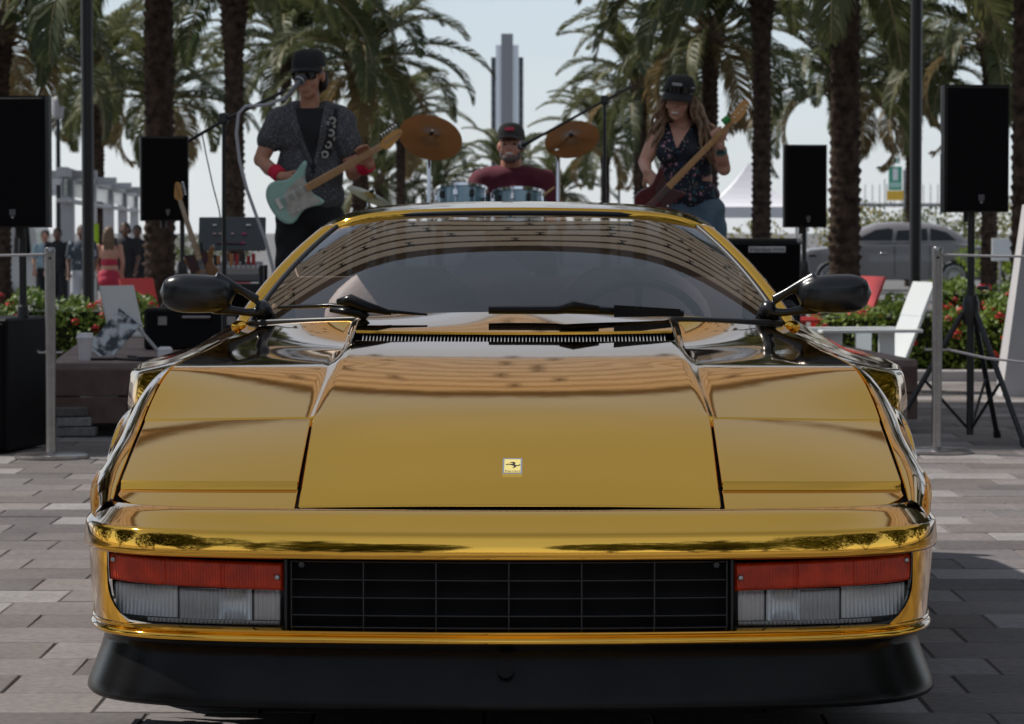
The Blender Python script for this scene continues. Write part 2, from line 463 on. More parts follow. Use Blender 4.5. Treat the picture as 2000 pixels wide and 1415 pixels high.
for s in (-1, 1):
    hz = car
    h = MB().grid(lens_grid(s, .470, .850, .796, .344, .351, .274, .275, .058, 30, 8)).build("headlamp", REFL, car, smooth=True)
    # white plate painted as the lens highlight, and dark divider, inside the lamp
    def plate(xa, xb, za, zb, d, mat, nm, bulge=0.0):
        G = [[planx(d + .0035 * (abs(math.sin(math.pi * 9 * u * (xb - xa) / .08)) - .5) + bulge * (1 - (2 * v - 1) ** 2) * (1 - (2 * u - 1) ** 2), .918, s * (xa + (xb - xa) * u), za + (zb - za) * v) for u in np.linspace(0, 1, 1 + int((xb - xa) / .0012))] for v in np.linspace(0, 1, 9)]
        return MB().grid(G).build(nm, mat, h, smooth=True)
    plate(.476, .532, .283, .347, .046, pbr("lamp_grey", (.80, .77, .77), .35, .3), "inner_reflector")
    plate(.535, .612, .283, .347, .040, pbr("lamp_highlight", (.92, .95, .98), .2, .5), "highlight_plate", .016)
    plate(.606, .690, .283, .348, .038, pbr("lamp_dark", (.60, .60, .61), .3, .3), "dark_reflector")
    plate(.694, .836, .284, .350, .042, pbr("lamp_pale", (.85, .85, .85), .3, .3), "outer_reflector", .010)
    plate(.476, .760, .274, .2825, .036, MATS["lamp_dark"], "lower_sill")
    outward(MB().grid(lens_grid(s, .470, .850, .796, .344, .351, .272, .273, .022, 241, 12, rib=(60, .0034))).build("lens", LENS, h, smooth=True), (0, -1, 0))
    t = MB().grid(lens_grid(s, .468, .853, .850, .405, .4135, .347, .3545, .020, 241, 14, rib=(60, .0026), seg=(.33, .66))).build("turn_lamp", AMBER, car, smooth=True)
    for (x, z) in ((.480, .376), (.838, .399)):
        MB().lathe([(0, .004), (.0035, .004), (.0055, .002), (.0065, -.004)], planx(.016, .918, s * x, z), Euler((R(90), 0, s * .2)), 14).build("lens_screw", SCREWM, t, smooth=60)
    # dark gasket round the lamp
    g = []
    for (x, z) in [(.462, .413), (.462, .269), (.60, .268), (.76, .268), (.800, .271), (.825, .284), (.845, .312), (.856, .35), (.860, .417)]:
        g.append(planx(.022, .918, s * x, z))
    MB().tube(g, .0045, 6).build("lamp_gasket", RUBBER, t)
# --- grille
GRM = pbr("grille_black", (.022, .021, .026), .4)
gr = MB().grid([[planx(.13, .9, x, z) for x in np.linspace(-.455, .455, 20)] for z in (.415, .268)]).build("grille", DARK, car)
fins = MB()
for k in range(40):
    z = .272 + k * .0036
    fins.tube([planx(.115, .9, x, z) for x in np.linspace(-.45, .45, 12)], .0007, 4)
fins.build("radiator_core", pbr("radiator", (.012, .011, .013), .6), gr, kind="stuff")
for z in (.4085, .371, .334, .297, .272):
    MB().grid([[planx(d, .9, x, z + e) for x in np.linspace(-.452, .452, 24)] for d, e in ((.060, .0006), (.032, .0012), (.0315, 0), (.032, -.0012), (.060, -.0006))]).build("grille_slat", GRM, gr)
for k in range(7):
    x = -.452 + k * .1507
    MB().box(planx(.050, .9, x, .341), (.0026, .03, .138)).build("grille_upright", GRM, gr)
for s in (-1, 1):
    MB().lathe([(0, .004), (.006, .003), (.008, -.004)], planx(.03, .9, s * .43, .402), Euler((R(90), 0, 0)), 14).build("grille_screw", pbr("dark_screw", (.06, .06, .065), .4, .6), gr, smooth=60)

# --- hood lid, headlamp covers, fenders
_XGY = [.0, .40, .85, 1.0, 1.15, 1.35, 1.6, 1.85]
_XGX = [.858, .857, .845, .833, .806, .765, .732, .705]
def smooth_interp(Y, ys, xs):
    t = np.linspace(ys[0], ys[-1], 241); q = np.interp(t, ys, xs)
    k = np.ones(17) / 17; qp = np.pad(q, 8, mode='edge')
    # keep the end slopes
    qp[:8] = q[0] - (q[1:9][::-1] - q[0]); qp[-8:] = q[-1] + (q[-1] - q[-9:-1][::-1])
    return np.interp(Y, t, np.convolve(qp, k, 'valid'))
def xg(Y): return smooth_interp(Y, _XGY, _XGX)
def yh(x): return .655 + .80 * bow_s(np.abs(x))          # rear edge of the headlamp covers
def yw(x): return 1.50 + .36 * (np.asarray(x) / .70) ** 2   # windscreen base
def bwf(Y): return np.interp(Y, [.2, .66, 1.28], [.012, .014, .036])
def xv(Y): return np.interp(Y, [.1, .66, 1.33, 1.6], [.444, .447, .392, .385])
def lid_z(x, Y, after=False):
    z = ztop(x, Y)
    ax = np.abs(x)
    a0 = xv(Y); ramp = 1 - np.clip((ax - a0) / bwf(Y), 0, 1)
    ramp = ramp * ramp * (3 - 2 * ramp) * .5 + ramp * .5
    e = zc(Y) - zs_(Y) + .0045 * sstep(.35, .72, Y)
    zz = z + e * ramp
    if after:
        base = ztop(x, VENT0) + (zc(VENT0) - zs_(VENT0) + .0045) * ramp + .022 * ramp + (Y - VENT1) * math.tan(R(13.0)) * ramp + (ztop(x, Y) - ztop(x, VENT0)) * (1 - ramp)
        # settle to a common height at the windscreen
        zz = base
    return zz
# u lines: centre .. crease .. bevel .. gap
def ulines():
    a = np.linspace(0, 1, 30)
    h = [('c', q) for q in a] + [('b', q) for q in (.12, .35, .65, .88, 1.0)] + [('s', q) for q in np.linspace(0, 1, 26)[1:]]
    return h
HU = ulines()
def xline(kind, q, Y):
    a0 = xv(Y); g = xg(Y) - .003
    if kind == 'c': return a0 * q
    bw = bwf(Y)
    if kind == 'b': return a0 + bw * q
    return a0 + bw + (g - a0 - bw) * q
FULL = [(-1, k, q) for k, q in HU[::-1]] + [(1, k, q) for k, q in HU[1:]]
def solve_line(sg, kind, q, fY, n):
    """a lengthwise line of the lid: list of (x, Y)"""
    return [(sg * float(xline(kind, q, y)), y) for y in fY]
lidm = MB()
# front tongue between the headlamp covers
def tongue():
    cols = [f for f in FULL if f[1] == 'c']
    G = []
    for v in us(44):
        row = []
        for sg, k, q in cols:
            x0 = sg * xv(.4) * q
            yf = .158 + float(bow(x0)); yb = float(yh(x0))
            Y = yf + (yb - yf) * v
            x = sg * float(xline(k, q, Y))
            row.append((x, Y, float(lid_z(x, Y))))
        G.append(row)
    return np.array(G)
TONG = tongue()
def rear_lid():
    vs1 = np.linspace(0, 1, 44); vs3 = np.linspace(0, 1, 16)
    G = []
    for sec, vs in ((0, vs1), (1, vs3)):
        for v in vs:
            row = []
            for sg, k, q in FULL:
                x0 = sg * float(xline(k, q, 1.0)); xe = sg * float(xline(k, q, 1.27))
                y0 = float(yh(sg * float(xline(k, q, .8)))) + (.004 if k == 's' else 0)
                y1 = VENT0 + .02 * (xe / .39) ** 2 if k == 'c' else VENT0 + .02 + .12 * max(0, (abs(xe) - .39)) 
                y1b = y1 + (VENT1 - VENT0)
                if sec == 0: Y = y0 + (y1 - y0) * v
                else:
                    xw = abs(float(xline(k, q, 1.7)))
                    y2 = float(yw(xw)) + .02
                    Y = y1b + (y2 - y1b) * v
                x = sg * float(xline(k, q, min(Y, 1.8)))
                z = float(lid_z(x, Y, after=(sec == 1)))
                if sec == 1:
                    uw = min(1.0, abs(x) / .70); wgt = v ** 2.0
                    z = z + ((.887 - .036 * uw * uw) - float(lid_z(x, y2, after=True))) * wgt
                row.append((x, Y, z))
            G.append(row)
    return np.array(G), len(vs1)
RL, NV1 = rear_lid()
ncols = len(FULL)
lidm.grid(TONG)
vs_ = [tuple(q) for q in RL.reshape(-1, 3)]
fs_ = []
for i in range(RL.shape[0] - 1):
    for j in range(ncols - 1):
        if i == NV1 - 1 and FULL[j][1] == 'c' and FULL[j + 1][1] == 'c': continue
        a = i * ncols + j
        fs_.append((a, a + 1, a + ncols + 1, a + ncols))
lidm.add(vs_, fs_)
# turned-down front edge of the tongue and its sides, and the rear edge of the covers
def skirt(mb, line, dz=-.02, dy=.0, dx=0.0, fil=.002):
    a = [Vector(p) for p in line]
    b = [p + Vector((dx * fil, dy * fil, -fil)) for p in a]
    c = [p + Vector((0, 0, dz)) for p in b]
    mb.grid([a, b, c])
sk = MB()
skirt(sk, [tuple(p) for p in TONG[0]], dy=-1, dz=-.002)
skirt(sk, [tuple(p) for p in TONG[:, 0]], dx=-1)
skirt(sk, [tuple(p) for p in TONG[:, -1]], dx=1)
for rng in ([j for j in range(ncols) if FULL[j][1] != 'c' and FULL[j][0] < 0], [j for j in range(ncols) if FULL[j][1] != 'c' and FULL[j][0] > 0]):
    skirt(sk, [tuple(RL[0, j]) for j in rng], dy=-1, fil=.003)
skirt(sk, [tuple(p) for p in RL[:, 0]], dx=-1)
skirt(sk, [tuple(p) for p in RL[:, -1]], dx=1)
hood = lidm.build("hood", GOLD, car, smooth=40, merge=.0006)
sk.build("edge_return", GOLD, hood, smooth=50)
# vent: gold front lip, dark slot, fins
vc = [j for j in range(ncols) if FULL[j][1] == 'c']
lipl = [Vector(RL[NV1, j]) for j in vc]; lipf = [Vector(RL[NV1 - 1, j]) for j in vc]
vm = MB(); vm.grid([[p + Vector((0, 0, 0)) for p in lipl], [p + Vector((0, -.003, -.002)) for p in lipl], [p + Vector((0, -.003, -.0065)) for p in lipl], [p + Vector((0, .012, -.010)) for p in lipl]])
vm.grid([[p for p in lipf], [p + Vector((0, .0015, -.0012)) for p in lipf], [p + Vector((0, .001, -.02)) for p in lipf]])
vent = vm.build("vent_surround", GOLD, hood, smooth=50)
MB().grid([[p + Vector((0, 0, -.03)) for p in lipf], [p + Vector((0, .02, -.055)) for p in lipl]]).build("vent_floor", DARK, car)
fm = MB()
for k in range(86):
    t_ = k / 85.0
    x = -.372 + .744 * t_
    a = Vector((x, float(np.interp(x, [p.x for p in lipf], [p.y for p in lipf])) + .003, float(np.interp(x, [p.x for p in lipf], [p.z for p in lipf])) - .004))
    b = Vector((x, float(np.interp(x, [p.x for p in lipl], [p.y for p in lipl])) + .006, float(np.interp(x, [p.x for p in lipl], [p.z for p in lipl])) - .010))
    mid = (a + b) / 2
    L_ = (b - a).length
    ang = math.atan2(b.z - a.z, b.y - a.y)
    fm.box(mid + Vector((0, .004, -.006)), (.0022, L_, .012), Euler((ang, 0, 0)))
fm.build("vent_fins", pbr("vent_fin", (.30, .30, .31), .4), hood, kind="stuff")

# headlamp covers with a stepped front edge
def cover(s):
    mb = MB()
    def pt(u, Y):
        xi = .457; xo = float(xg(Y)) - .005
        x = xi + (xo - xi) * u
        return x
    def sheet(f0, f1, off0, off1, nv):
        G = []
        for v in us(nv):
            row = []
            for u in us(30):
                Y = .5
                for _ in range(3):
                    x = pt(u, Y)
                    ya = .158 + float(bow(x)); yb = float(yh(x)) - .003; y_s = .150 + float(bow_s(x))
                    fa, fb_ = y_s + (yb - y_s) * f0, y_s + (yb - y_s) * f1
                    if f0 == 0.0: fa = min(ya, fb_ - .004)
                    Y = fa + (fb_ - fa) * v
                x = pt(u, Y)
                z = float(ztop(x, Y)) + off0 + (off1 - off0) * v
                row.append((s * x, Y, z))
            G.append(row)
        return np.array(G)
    A = sheet(0.0, .215, -.007, -.011, 10)     # lower strip
    B = sheet(.240, 1.0, .003, -.002, 26)     # main cover, its front edge proud
    patch(mb, A, .002, .002)
    patch(mb, B, .016, .002)
    # bright rolled step between the two
    rowB = [Vector(p) for p in B[0]]; rowA = [Vector(p) for p in A[-1]]
    mb.grid([rowB, [p + Vector((0, -.0015, -.001)) for p in rowB], [p + Vector((0, -.003, -.0035)) for p in rowB], [p * .25 + q * .75 + Vector((0, -.001, .0005)) for p, q in zip(rowB, rowA)], [q + Vector((0, 0, .0005)) for q in rowA]])
    return mb.build("headlamp_cover", GOLD, car, smooth=45)
for s in (-1, 1): cover(s)
# black void under the panel gaps
G = []
for Y in np.linspace(.0, 1.84, 40):
    row = []
    for u in np.linspace(-1, 1, 41):
        x = u * (float(xg(Y)) + .02)
        row.append((x, Y + .16 + .0 * x if False else Y, 0))
    G.append(row)
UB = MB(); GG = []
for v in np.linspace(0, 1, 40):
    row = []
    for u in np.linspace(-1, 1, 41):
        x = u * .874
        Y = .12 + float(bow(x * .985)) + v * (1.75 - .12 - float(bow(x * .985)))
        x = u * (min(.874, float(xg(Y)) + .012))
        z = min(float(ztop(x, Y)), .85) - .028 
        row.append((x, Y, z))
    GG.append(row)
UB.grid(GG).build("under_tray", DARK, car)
MB().grid([[plan(.139, .8995, p, z) for p in PHI] for z in (.506, .44)]).build("gap_seal", RUBBER, car)

def bspline(cp, n):
    cp = np.asarray(cp, float); k = len(cp); p = 3
    kn = np.concatenate([[0] * p, np.linspace(0, 1, k - p + 1), [1] * p])
    out = []
    for t in np.linspace(0, 1, n):
        t = min(t, 1 - 1e-9)
        N = [1.0 if kn[i] <= t < kn[i + 1] else 0.0 for i in range(len(kn) - 1)]
        for d in range(1, p + 1):
            N = [((t - kn[i]) / (kn[i + d] - kn[i]) * N[i] if kn[i + d] > kn[i] else 0) + ((kn[i + d + 1] - t) / (kn[i + d + 1] - kn[i + 1]) * N[i + 1] if kn[i + d + 1] > kn[i + 1] else 0) for i in range(len(N) - 1)]
        out.append(sum(N[i] * cp[i] for i in range(k)))
    return out
SY =  [.34, .42, .50, .62, .85, 1.0, 1.15, 1.35, 1.6, 1.85, 2.0, 2.15, 2.3, 2.6, 3.0, 3.6, 4.2, 4.42]
SXG = [.861, .861, .860, .857, .849, .837, .810, .769, .736, .709, .70, .70, .70, .70, .72, .74, .74, .72]
SZG = [None] * 10 + [.845, .848, .85, .855, .87, .88, .87, .84]
SXS = [.905, .918, .926, .930, .930, .930, .930, .930, .930, .935, .975, 1.04, 1.07, 1.10, 1.11, 1.10, 1.04, .98]
SSH = [0] * 9 + [.05, .45, .9, 1, 1, 1, 1, .9, .6]       # how far the haunch shoulder has formed
def arch(Y, yc, r=.36):
    d = r * r - (Y - yc) ** 2
    return .30 + math.sqrt(d) if d > 0 else 0
def side_section(Y, s, n=26):
    xg_ = float(np.interp(Y, SY, SXG)) ; xs_ = float(np.interp(Y, SY, SXS)); h = float(np.interp(Y, SY, SSH))
    if Y <= 1.85: zg = float(ztop(min(xg_, .885), Y))
    else: zg = float(np.interp(Y, [1.85] + SY[10:], [float(ztop(.710, 1.85))] + SZG[10:]))
    zl = .515 if Y < .62 else (.515 + (.40 - .515) * min(1, (Y - .62) / .03))
    if Y > .66: zl = .2
    zl = max(zl, arch(Y, .98, .305), arch(Y, 3.53, .34))
    zl = min(zl, zg - .03)
    w_ = xs_ - xg_
    a = [(xg_, zg), (xg_ + .28 * w_, zg - .008), (xg_ + .60 * w_, zg - .034), (xg_ + .90 * w_, zg - .085), (xs_ + .003, zg * .42 + zl * .58), (xs_, zl)]
    ao = [(xg_, zg), (xg_ + .35 * w_, zg - .004), (xg_ + .80 * w_, zg - .02 - .10 * w_), (xs_, zg - .03 - .35 * w_), (xs_ + .004, zg * .55 + zl * .45), (xs_, zl)]
    fo = 1 - float(sstep(.50, .86, Y)); a = [(p[0] * (1 - fo) + q[0] * fo, p[1] * (1 - fo) + q[1] * fo) for p, q in zip(a, ao)]
    fb = .8 * float(sstep(.72, 1.3, Y))
    a2 = [(xg_, zg), (xg_ + .20 * w_, zg - .010), (xg_ + .46 * w_, zg - .050), (xg_ + .80 * w_, zg - .125), (xs_ + .002, zg * .45 + zl * .55), (xs_, zl)]
    a = [(p[0] * (1 - fb) + q[0] * fb, p[1] * (1 - fb) + q[1] * fb) for p, q in zip(a, a2)]
    b = [(xg_, zg), (xg_ + .35 * w_, zg - .055), (xs_ - .12, .722), (xs_ - .035, .712), (xs_ - .005, .708), (xs_ + .010, .69), (xs_ + .022, max(.52, zl + .02)), (xs_ - .03, zl)]
    n1 = bspline(a, n); n2 = bspline(b, n)
    return [(s * (p[0] * (1 - h) + q[0] * h), Y, p[1] * (1 - h) + q[1] * h) for p, q in zip(n1, n2)]
_sy = np.unique(np.concatenate([np.linspace(.34, .62, 20), np.linspace(.62, 1.9, 64), np.linspace(1.9, 4.42, 70)]))
for s in (-1, 1):
    G = [side_section(float(Y), s) for Y in _sy]
    sm = MB().grid(G)
    ln = [Vector(g[0]) for g in G if g[0][1] < 1.84]
    sm.grid([ln, [p + Vector((-s * .002, 0, -.002)) for p in ln], [p + Vector((-s * .002, 0, -.022)) for p in ln]])
    fr_ = [Vector(p) for p in G[0]]
    fender = sm.build("body_side", GOLD, car, smooth=45)
# --- windscreen and cabin
def ws(u, v):
    b = np.array([.700 * u, 1.50 + .36 * u * u, .874 - .026 * u * u])
    t = np.array([.500 * u, 2.32 + .13 * u * u, 1.140 - .010 * u * u - .022 * abs(u) ** 6])
    p = b + (t - b) * v
    p[2] += .017 * 4 * v * (1 - v) * (1 - .35 * u * u) 
    p[0] += .012 * u * 4 * v * (1 - v)
    return p
WS = np.array([[ws(u, v) for u in np.linspace(-1, 1, 61)] for v in np.linspace(0, 1, 40)])
WGL = glass("windscreen_glass", (0.88, 0.89, 0.90), 0.0, 1.85)
outward(MB().grid(WS).build("windscreen", WGL, car, smooth=True), (0, -1, 1))
edge = [WS[0, j] for j in range(60, -1, -1)] + [WS[i, 0] for i in range(1, 40)] + [WS[39, j] for j in range(1, 61)] + [WS[i, 60] for i in range(38, 0, -1)]
e_ = [Vector(p) for p in edge]; e_.append(e_[0])
MB().tube([p + Vector((0, .002, .001)) for p in e_], .0072, 8, caps=False).build("windscreen_seal", RUBBER, car, smooth=True)
def roof_z(Y): return float(np.interp(Y, [2.2, 2.34, 2.5, 2.7, 2.9, 3.1, 3.25], [1.136, 1.157, 1.169, 1.176, 1.178, 1.174, 1.166]))
def roof_pt(u, Y0):
    Y = Y0 + .13 * u * u * (1 - sstep(2.34, 3.0, Y0))
    z = roof_z(Y0) - .020 * u * u - .055 * abs(u) ** 7
    return (u * (.565 + .02 * (Y0 - 2.34)), float(Y), z)
rf = MB(); RP = np.array([[roof_pt(u, y) for u in np.linspace(-1, 1, 61)] for y in np.linspace(2.335, 3.25, 30)])
rf.grid(RP)
fr0 = [Vector(p) for p in RP[0]]
rf.grid([fr0, [p + Vector((0, -.005, -.0025)) for p in fr0], [p + Vector((0, -.008, -.009)) for p in fr0], [p + Vector((0, -.009, -.017)) for p in fr0], [p + Vector((0, .01, -.026)) for p in fr0]])
rf.build("roof", GOLD, car, smooth=50)
for s in (-1, 1):
    pil = []
    for i in range(0, 40):
        p = Vector(WS[i, 60 if s > 0 else 0])
        o = Vector((s * .024, .010, -.006))
        pil.append(p + o)
    base = Vector((s * .728, 1.85, .838))
    path = [base] + pil
    MB().tube(path, [.022] + [.020] * 36 + [.020, .019, .016, .012][:len(path) - 37], 12, squash=.8).build("windscreen_pillar", GOLD, car, smooth=True)
    sg = [[(s * .742, Y, .838) for Y in np.linspace(1.95, 3.15, 10)], [(s * .66, Y, .97) for Y in np.linspace(2.12, 3.2, 10)], [(s * .545, Y, 1.10) for Y in np.linspace(2.42, 3.24, 10)]]
    MB().grid(sg).build("side_window", glass("side_glass", (.62, .63, .64), 0, 1.5), car, smooth=True)
    bt = [[(s * .56, 3.22, 1.105), (s * .66, 3.26, 1.0), (s * .735, 3.2, .86)], [(s * .60, 3.6, 1.02), (s * .68, 3.6, .95), (s * .745, 3.6, .87)], [(s * .66, 4.2, .90), (s * .70, 4.2, .885), (s * .745, 4.2, .865)]]
    MB().grid(bt).build("rear_buttress", GOLD, car, smooth=True)
MB().grid([[(x * w_, 3.235, z) for x in np.linspace(-1, 1, 8)] for z, w_ in ((.84, .72), (1.0, .66), (1.12, .55))]).build("rear_window", glass("rear_glass", (.06, .07, .08), 0, 1.5), car)
MB().grid([[(x, y, .88) for x in np.linspace(-.75, .75, 6)] for y in (3.26, 4.42)]).build("engine_cover", GOLD, car)
MB().box((0, 4.42, .55), (1.9, .06, .6), bev=.02).build("rear_panel", BLACKPL, car)
MB().box((0, 2.5, .17), (1.6, 3.7, .06)).build("floor_pan", DARK, car)
# cowl strip under the glass
MB().grid([[Vector(p) + Vector((0, -.004, -.002)) for p in WS[0]], [Vector(p) + Vector((0, .004, .004)) for p in WS[0]], [Vector(p) + Vector((0, .02, -.03)) for p in WS[0]]]).build("cowl_strip", RUBBER, car, smooth=True)
# dashboard, seats, steering wheel, bulkhead
MB().grid([[(u * .64, 1.66 + .2 * u * u, .85) for u in np.linspace(-1, 1, 20)], [(u * .62, 1.95, .875 - .02 * u * u) for u in np.linspace(-1, 1, 20)], [(u * .6, 2.02, .84) for u in np.linspace(-1, 1, 20)], [(u * .6, 2.02, .5) for u in np.linspace(-1, 1, 20)]]).build("dashboard", CABIN, car, smooth=40)
MB().box((0, 3.18, .62), (1.36, .05, .66)).build("bulkhead", LEATHER, car)
MB().box((0, 2.6, .3), (1.36, 1.2, .05)).build("cabin_floor", CABIN, car)
for s, x0 in ((-1, -.325), (1, .325)):
    G = []
    for t in np.linspace(0, 1, 18):
        z = .45 + .535 * t
        y = 2.55 + .18 * t
        wd = .25 - .02 * t - .12 * max(0, (t - .72) / .28) ** 2.2
        dp = .07 - .03 * max(0, (t - .8) / .2)
        ring = [(x0 + wd * math.copysign(abs(math.cos(a)) ** .5, math.cos(a)), y + dp * math.copysign(abs(math.sin(a)) ** .6, math.sin(a)), z) for a in np.linspace(0, 2 * math.pi, 28, endpoint=False)]
        G.append(ring)
    seat = MB().grid(G, cv=True)
    seat.f.append(tuple(range(seat.n - 28, seat.n)))
    st = seat.build("seat", LEATHER, car, smooth=60)
    MB().box((x0, 2.38, .44), (.46, .42, .14), bev=.05).build("cushion", LEATHER, st)
wh = MB(); cw = Vector((.33, 2.12, .79)); M_ = Euler((R(-62), 0, 0)).to_matrix()
ringp = [cw + M_ @ Vector((.185 * math.cos(a), 0, .185 * math.sin(a)) if False else (.185 * math.cos(a), .185 * math.sin(a), 0)) for a in np.linspace(0, 2 * math.pi, 41)]
wh.tube(ringp, .013, 8, caps=False)
for a in (R(0), R(180), R(-90)):
    wh.tube([cw, cw + M_ @ Vector((.18 * math.cos(a), .18 * math.sin(a), 0))], .012, 6)
wh.build("steering_wheel", RUBBER, car, smooth=True)
MB().box((0, 2.30, 1.085), (.17, .03, .045), bev=.012).build("rear_view_mirror", RUBBER, car)
# wipers
wp = MB()
def onws(px, py, Y): return at(px, py, Y)
wp.tube([at(538, 601, 1.60), at(640, 597, 1.53), at(700, 604, 1.47), at(830, 615, 1.44)], [.006, .009, .010, .004], 8, squash=.7)
wp.tube([at(655, 590, 1.49), at(680, 587, 1.475), at(712, 600, 1.46), at(760, 612, 1.45)], [.008, .016, .014, .006], 8)
wp.tube([at(640, 606, 1.49), at(700, 612, 1.47), at(712, 622, 1.47)], [.006, .014, .012], 8)
wp.build("wiper", BLACKPL, car, smooth=True)
wp = MB()
wp.tube([at(950, 606, 1.45), at(1080, 606, 1.45), at(1100, 604, 1.45), at(1330, 613, 1.50)], [.010, .011, .012, .008], 8)
wp.tube([at(1090, 603, 1.44), at(1115, 597, 1.44), at(1165, 603, 1.45)], [.008, .013, .008], 8)
wp.add([at(1195, 596, 1.43), at(1325, 604, 1.47), at(1325, 618, 1.47), at(1195, 620, 1.43), at(1195, 596, 1.445), at(1325, 604, 1.485), at(1325, 618, 1.485), at(1195, 620, 1.445)], [(0, 1, 2, 3), (7, 6, 5, 4), (0, 4, 5, 1), (3, 2, 6, 7), (1, 5, 6, 2), (0, 3, 7, 4)])
wp.build("wiper", BLACKPL, car)
# flying mirrors
MIRM = pbr("satin_black", (0.010, 0.010, 0.012), 0.26, spec=.55)
for s in (-1, 1):
    mb = MB()
    hx, hz, hy = s * .836, .929, 1.83
    G = []
    for t in np.linspace(0, 1, 15):
        x = -.100 + .20 * t
        e = (1 - abs(2 * t - 1) ** 3.2) ** .5
        hh = .054 * e * (1.0 - .10 * t); dd = .055 * e
        G.append([(hx - s * (x), hy + .01 + dd * math.copysign(abs(math.cos(a)) ** .7, math.cos(a)), hz - .004 * t + hh * math.copysign(abs(math.sin(a)) ** .75, math.sin(a))) for a in np.linspace(0, 2 * math.pi, 24, endpoint=False)])
    mb.grid(G, cv=True)
    root = Vector((s * .665, 1.86, .884))
    mb.tube([(s * .79, hy, .965), (s * .752, 1.835, .952), (s * .715, 1.845, .932), (s * .680, 1.855, .910)], [.022, .013, .0095, .012], 10, squash=1.1)
    mb.tube([(s * .79, hy, .890), (s * .752, 1.835, .884), (s * .715, 1.845, .878), (s * .680, 1.855, .876)], [.017, .011, .0095, .012], 10, squash=1.1)
    mb.ball(root, (.022, .03, .026))
    mb.tube([root, (s * .668, 1.885, .872)], [.024, .03], 10)
    link("door_mirror", remesh_obj(mb, "door_mirror", .0035, 6), MIRM, car)
# badge
bz = at(999, 914, .33)
by = .33
def surf_frame(x, Y):
    e = .01
    p = Vector((x, Y, float(lid_z(x, Y)))); px_ = Vector((2 * e, 0, float(lid_z(x + e, Y) - lid_z(x - e, Y)))); py_ = Vector((0, 2 * e, float(lid_z(x, Y + e) - lid_z(x, Y - e))))
    return frame(p, px_, py_)
# find Y on the hood where the badge sits
yy = min(np.linspace(.2, .9, 141), key=lambda q: abs(at(999, 914, q).z - float(lid_z(0, q))))
FR = surf_frame(.005, float(yy))
MB().prism([(-.021, -.044), (.021, -.044), (.021, .044), (-.021, .044)], .004, FR).build("badge", CHROME, car)
badge = car.children[-1]
MB().prism([(-.0175, -.039), (.0175, -.039), (.0175, .037), (-.0175, .037)], .0046, FR).build("badge_face", pbr("badge_yellow", (.80, .66, .22), .35), badge)
horse = [(-.2, .0), (-.55, .10), (-.62, .0), (-.75, -.02), (-.78, .08), (-.55, .22), (-.2, .16), (-.02, .22), (.12, .38), (-.1, .46), (-.28, .44), (-.3, .52), (.0, .62), (.12, .60), (.28, .56), (.34, .40), (.24, .16), (.30, .02), (.55, -.10), (.75, -.04), (.82, .16), (.90, .10), (.86, -.08), (.66, -.2), (.52, -.22), (.36, -.36), (.30, -.52), (.06, -.64), (.0, -.6), (.16, -.46), (.16, -.30), (.10, -.18)]
horse = [(x * .0185, y * .0270 + .004) for x, y in horse]
hb = MB(); hb.prism(horse, .0052, FR)
hb.build("prancing_horse", pbr("badge_black", (.008, .008, .012), .4), badge)
text_mesh("badge_lettering", "Ferrari", .012, FR @ Matrix.Translation((0, -.0315, .0053)) , MATS["badge_black"], badge, width=.031)
# wheels
def wheel(x, Y, s):
    t = MB().lathe([(.19, -.09), (.27, -.102), (.292, -.08), (.295, 0), (.292, .08), (.27, .102), (.19, .09)], (x, Y, .295), Euler((0, R(90), 0)), 40, caps=False).build("wheel", RUBBER, car, smooth=60)
    rm = MB(); rm.lathe([(.19, -.08), (.18, .0), (.19, .08), (.185, .06), (.17, .03)], (x, Y, .295), Euler((0, R(90), 0)), 40, caps=False)
    for k in range(5):
        a = 2 * math.pi * k / 5
        rm.box((x + s * .05, Y + .09 * math.cos(a), .295 + .09 * math.sin(a)), (.03, .19, .07), Euler((a, 0, 0)))
    rm.lathe([(0, .02), (.06, .02), (.07, -.02)], (x + s * .05, Y, .295), Euler((0, R(90 * s), 0)), 20)
    rm.build("rim", pbr("rim_alloy", (.5, .5, .52), .3, .9), t)
for s in (-1, 1):
    wheel(s * .77, .98, s); wheel(s * .90, 3.53, s)
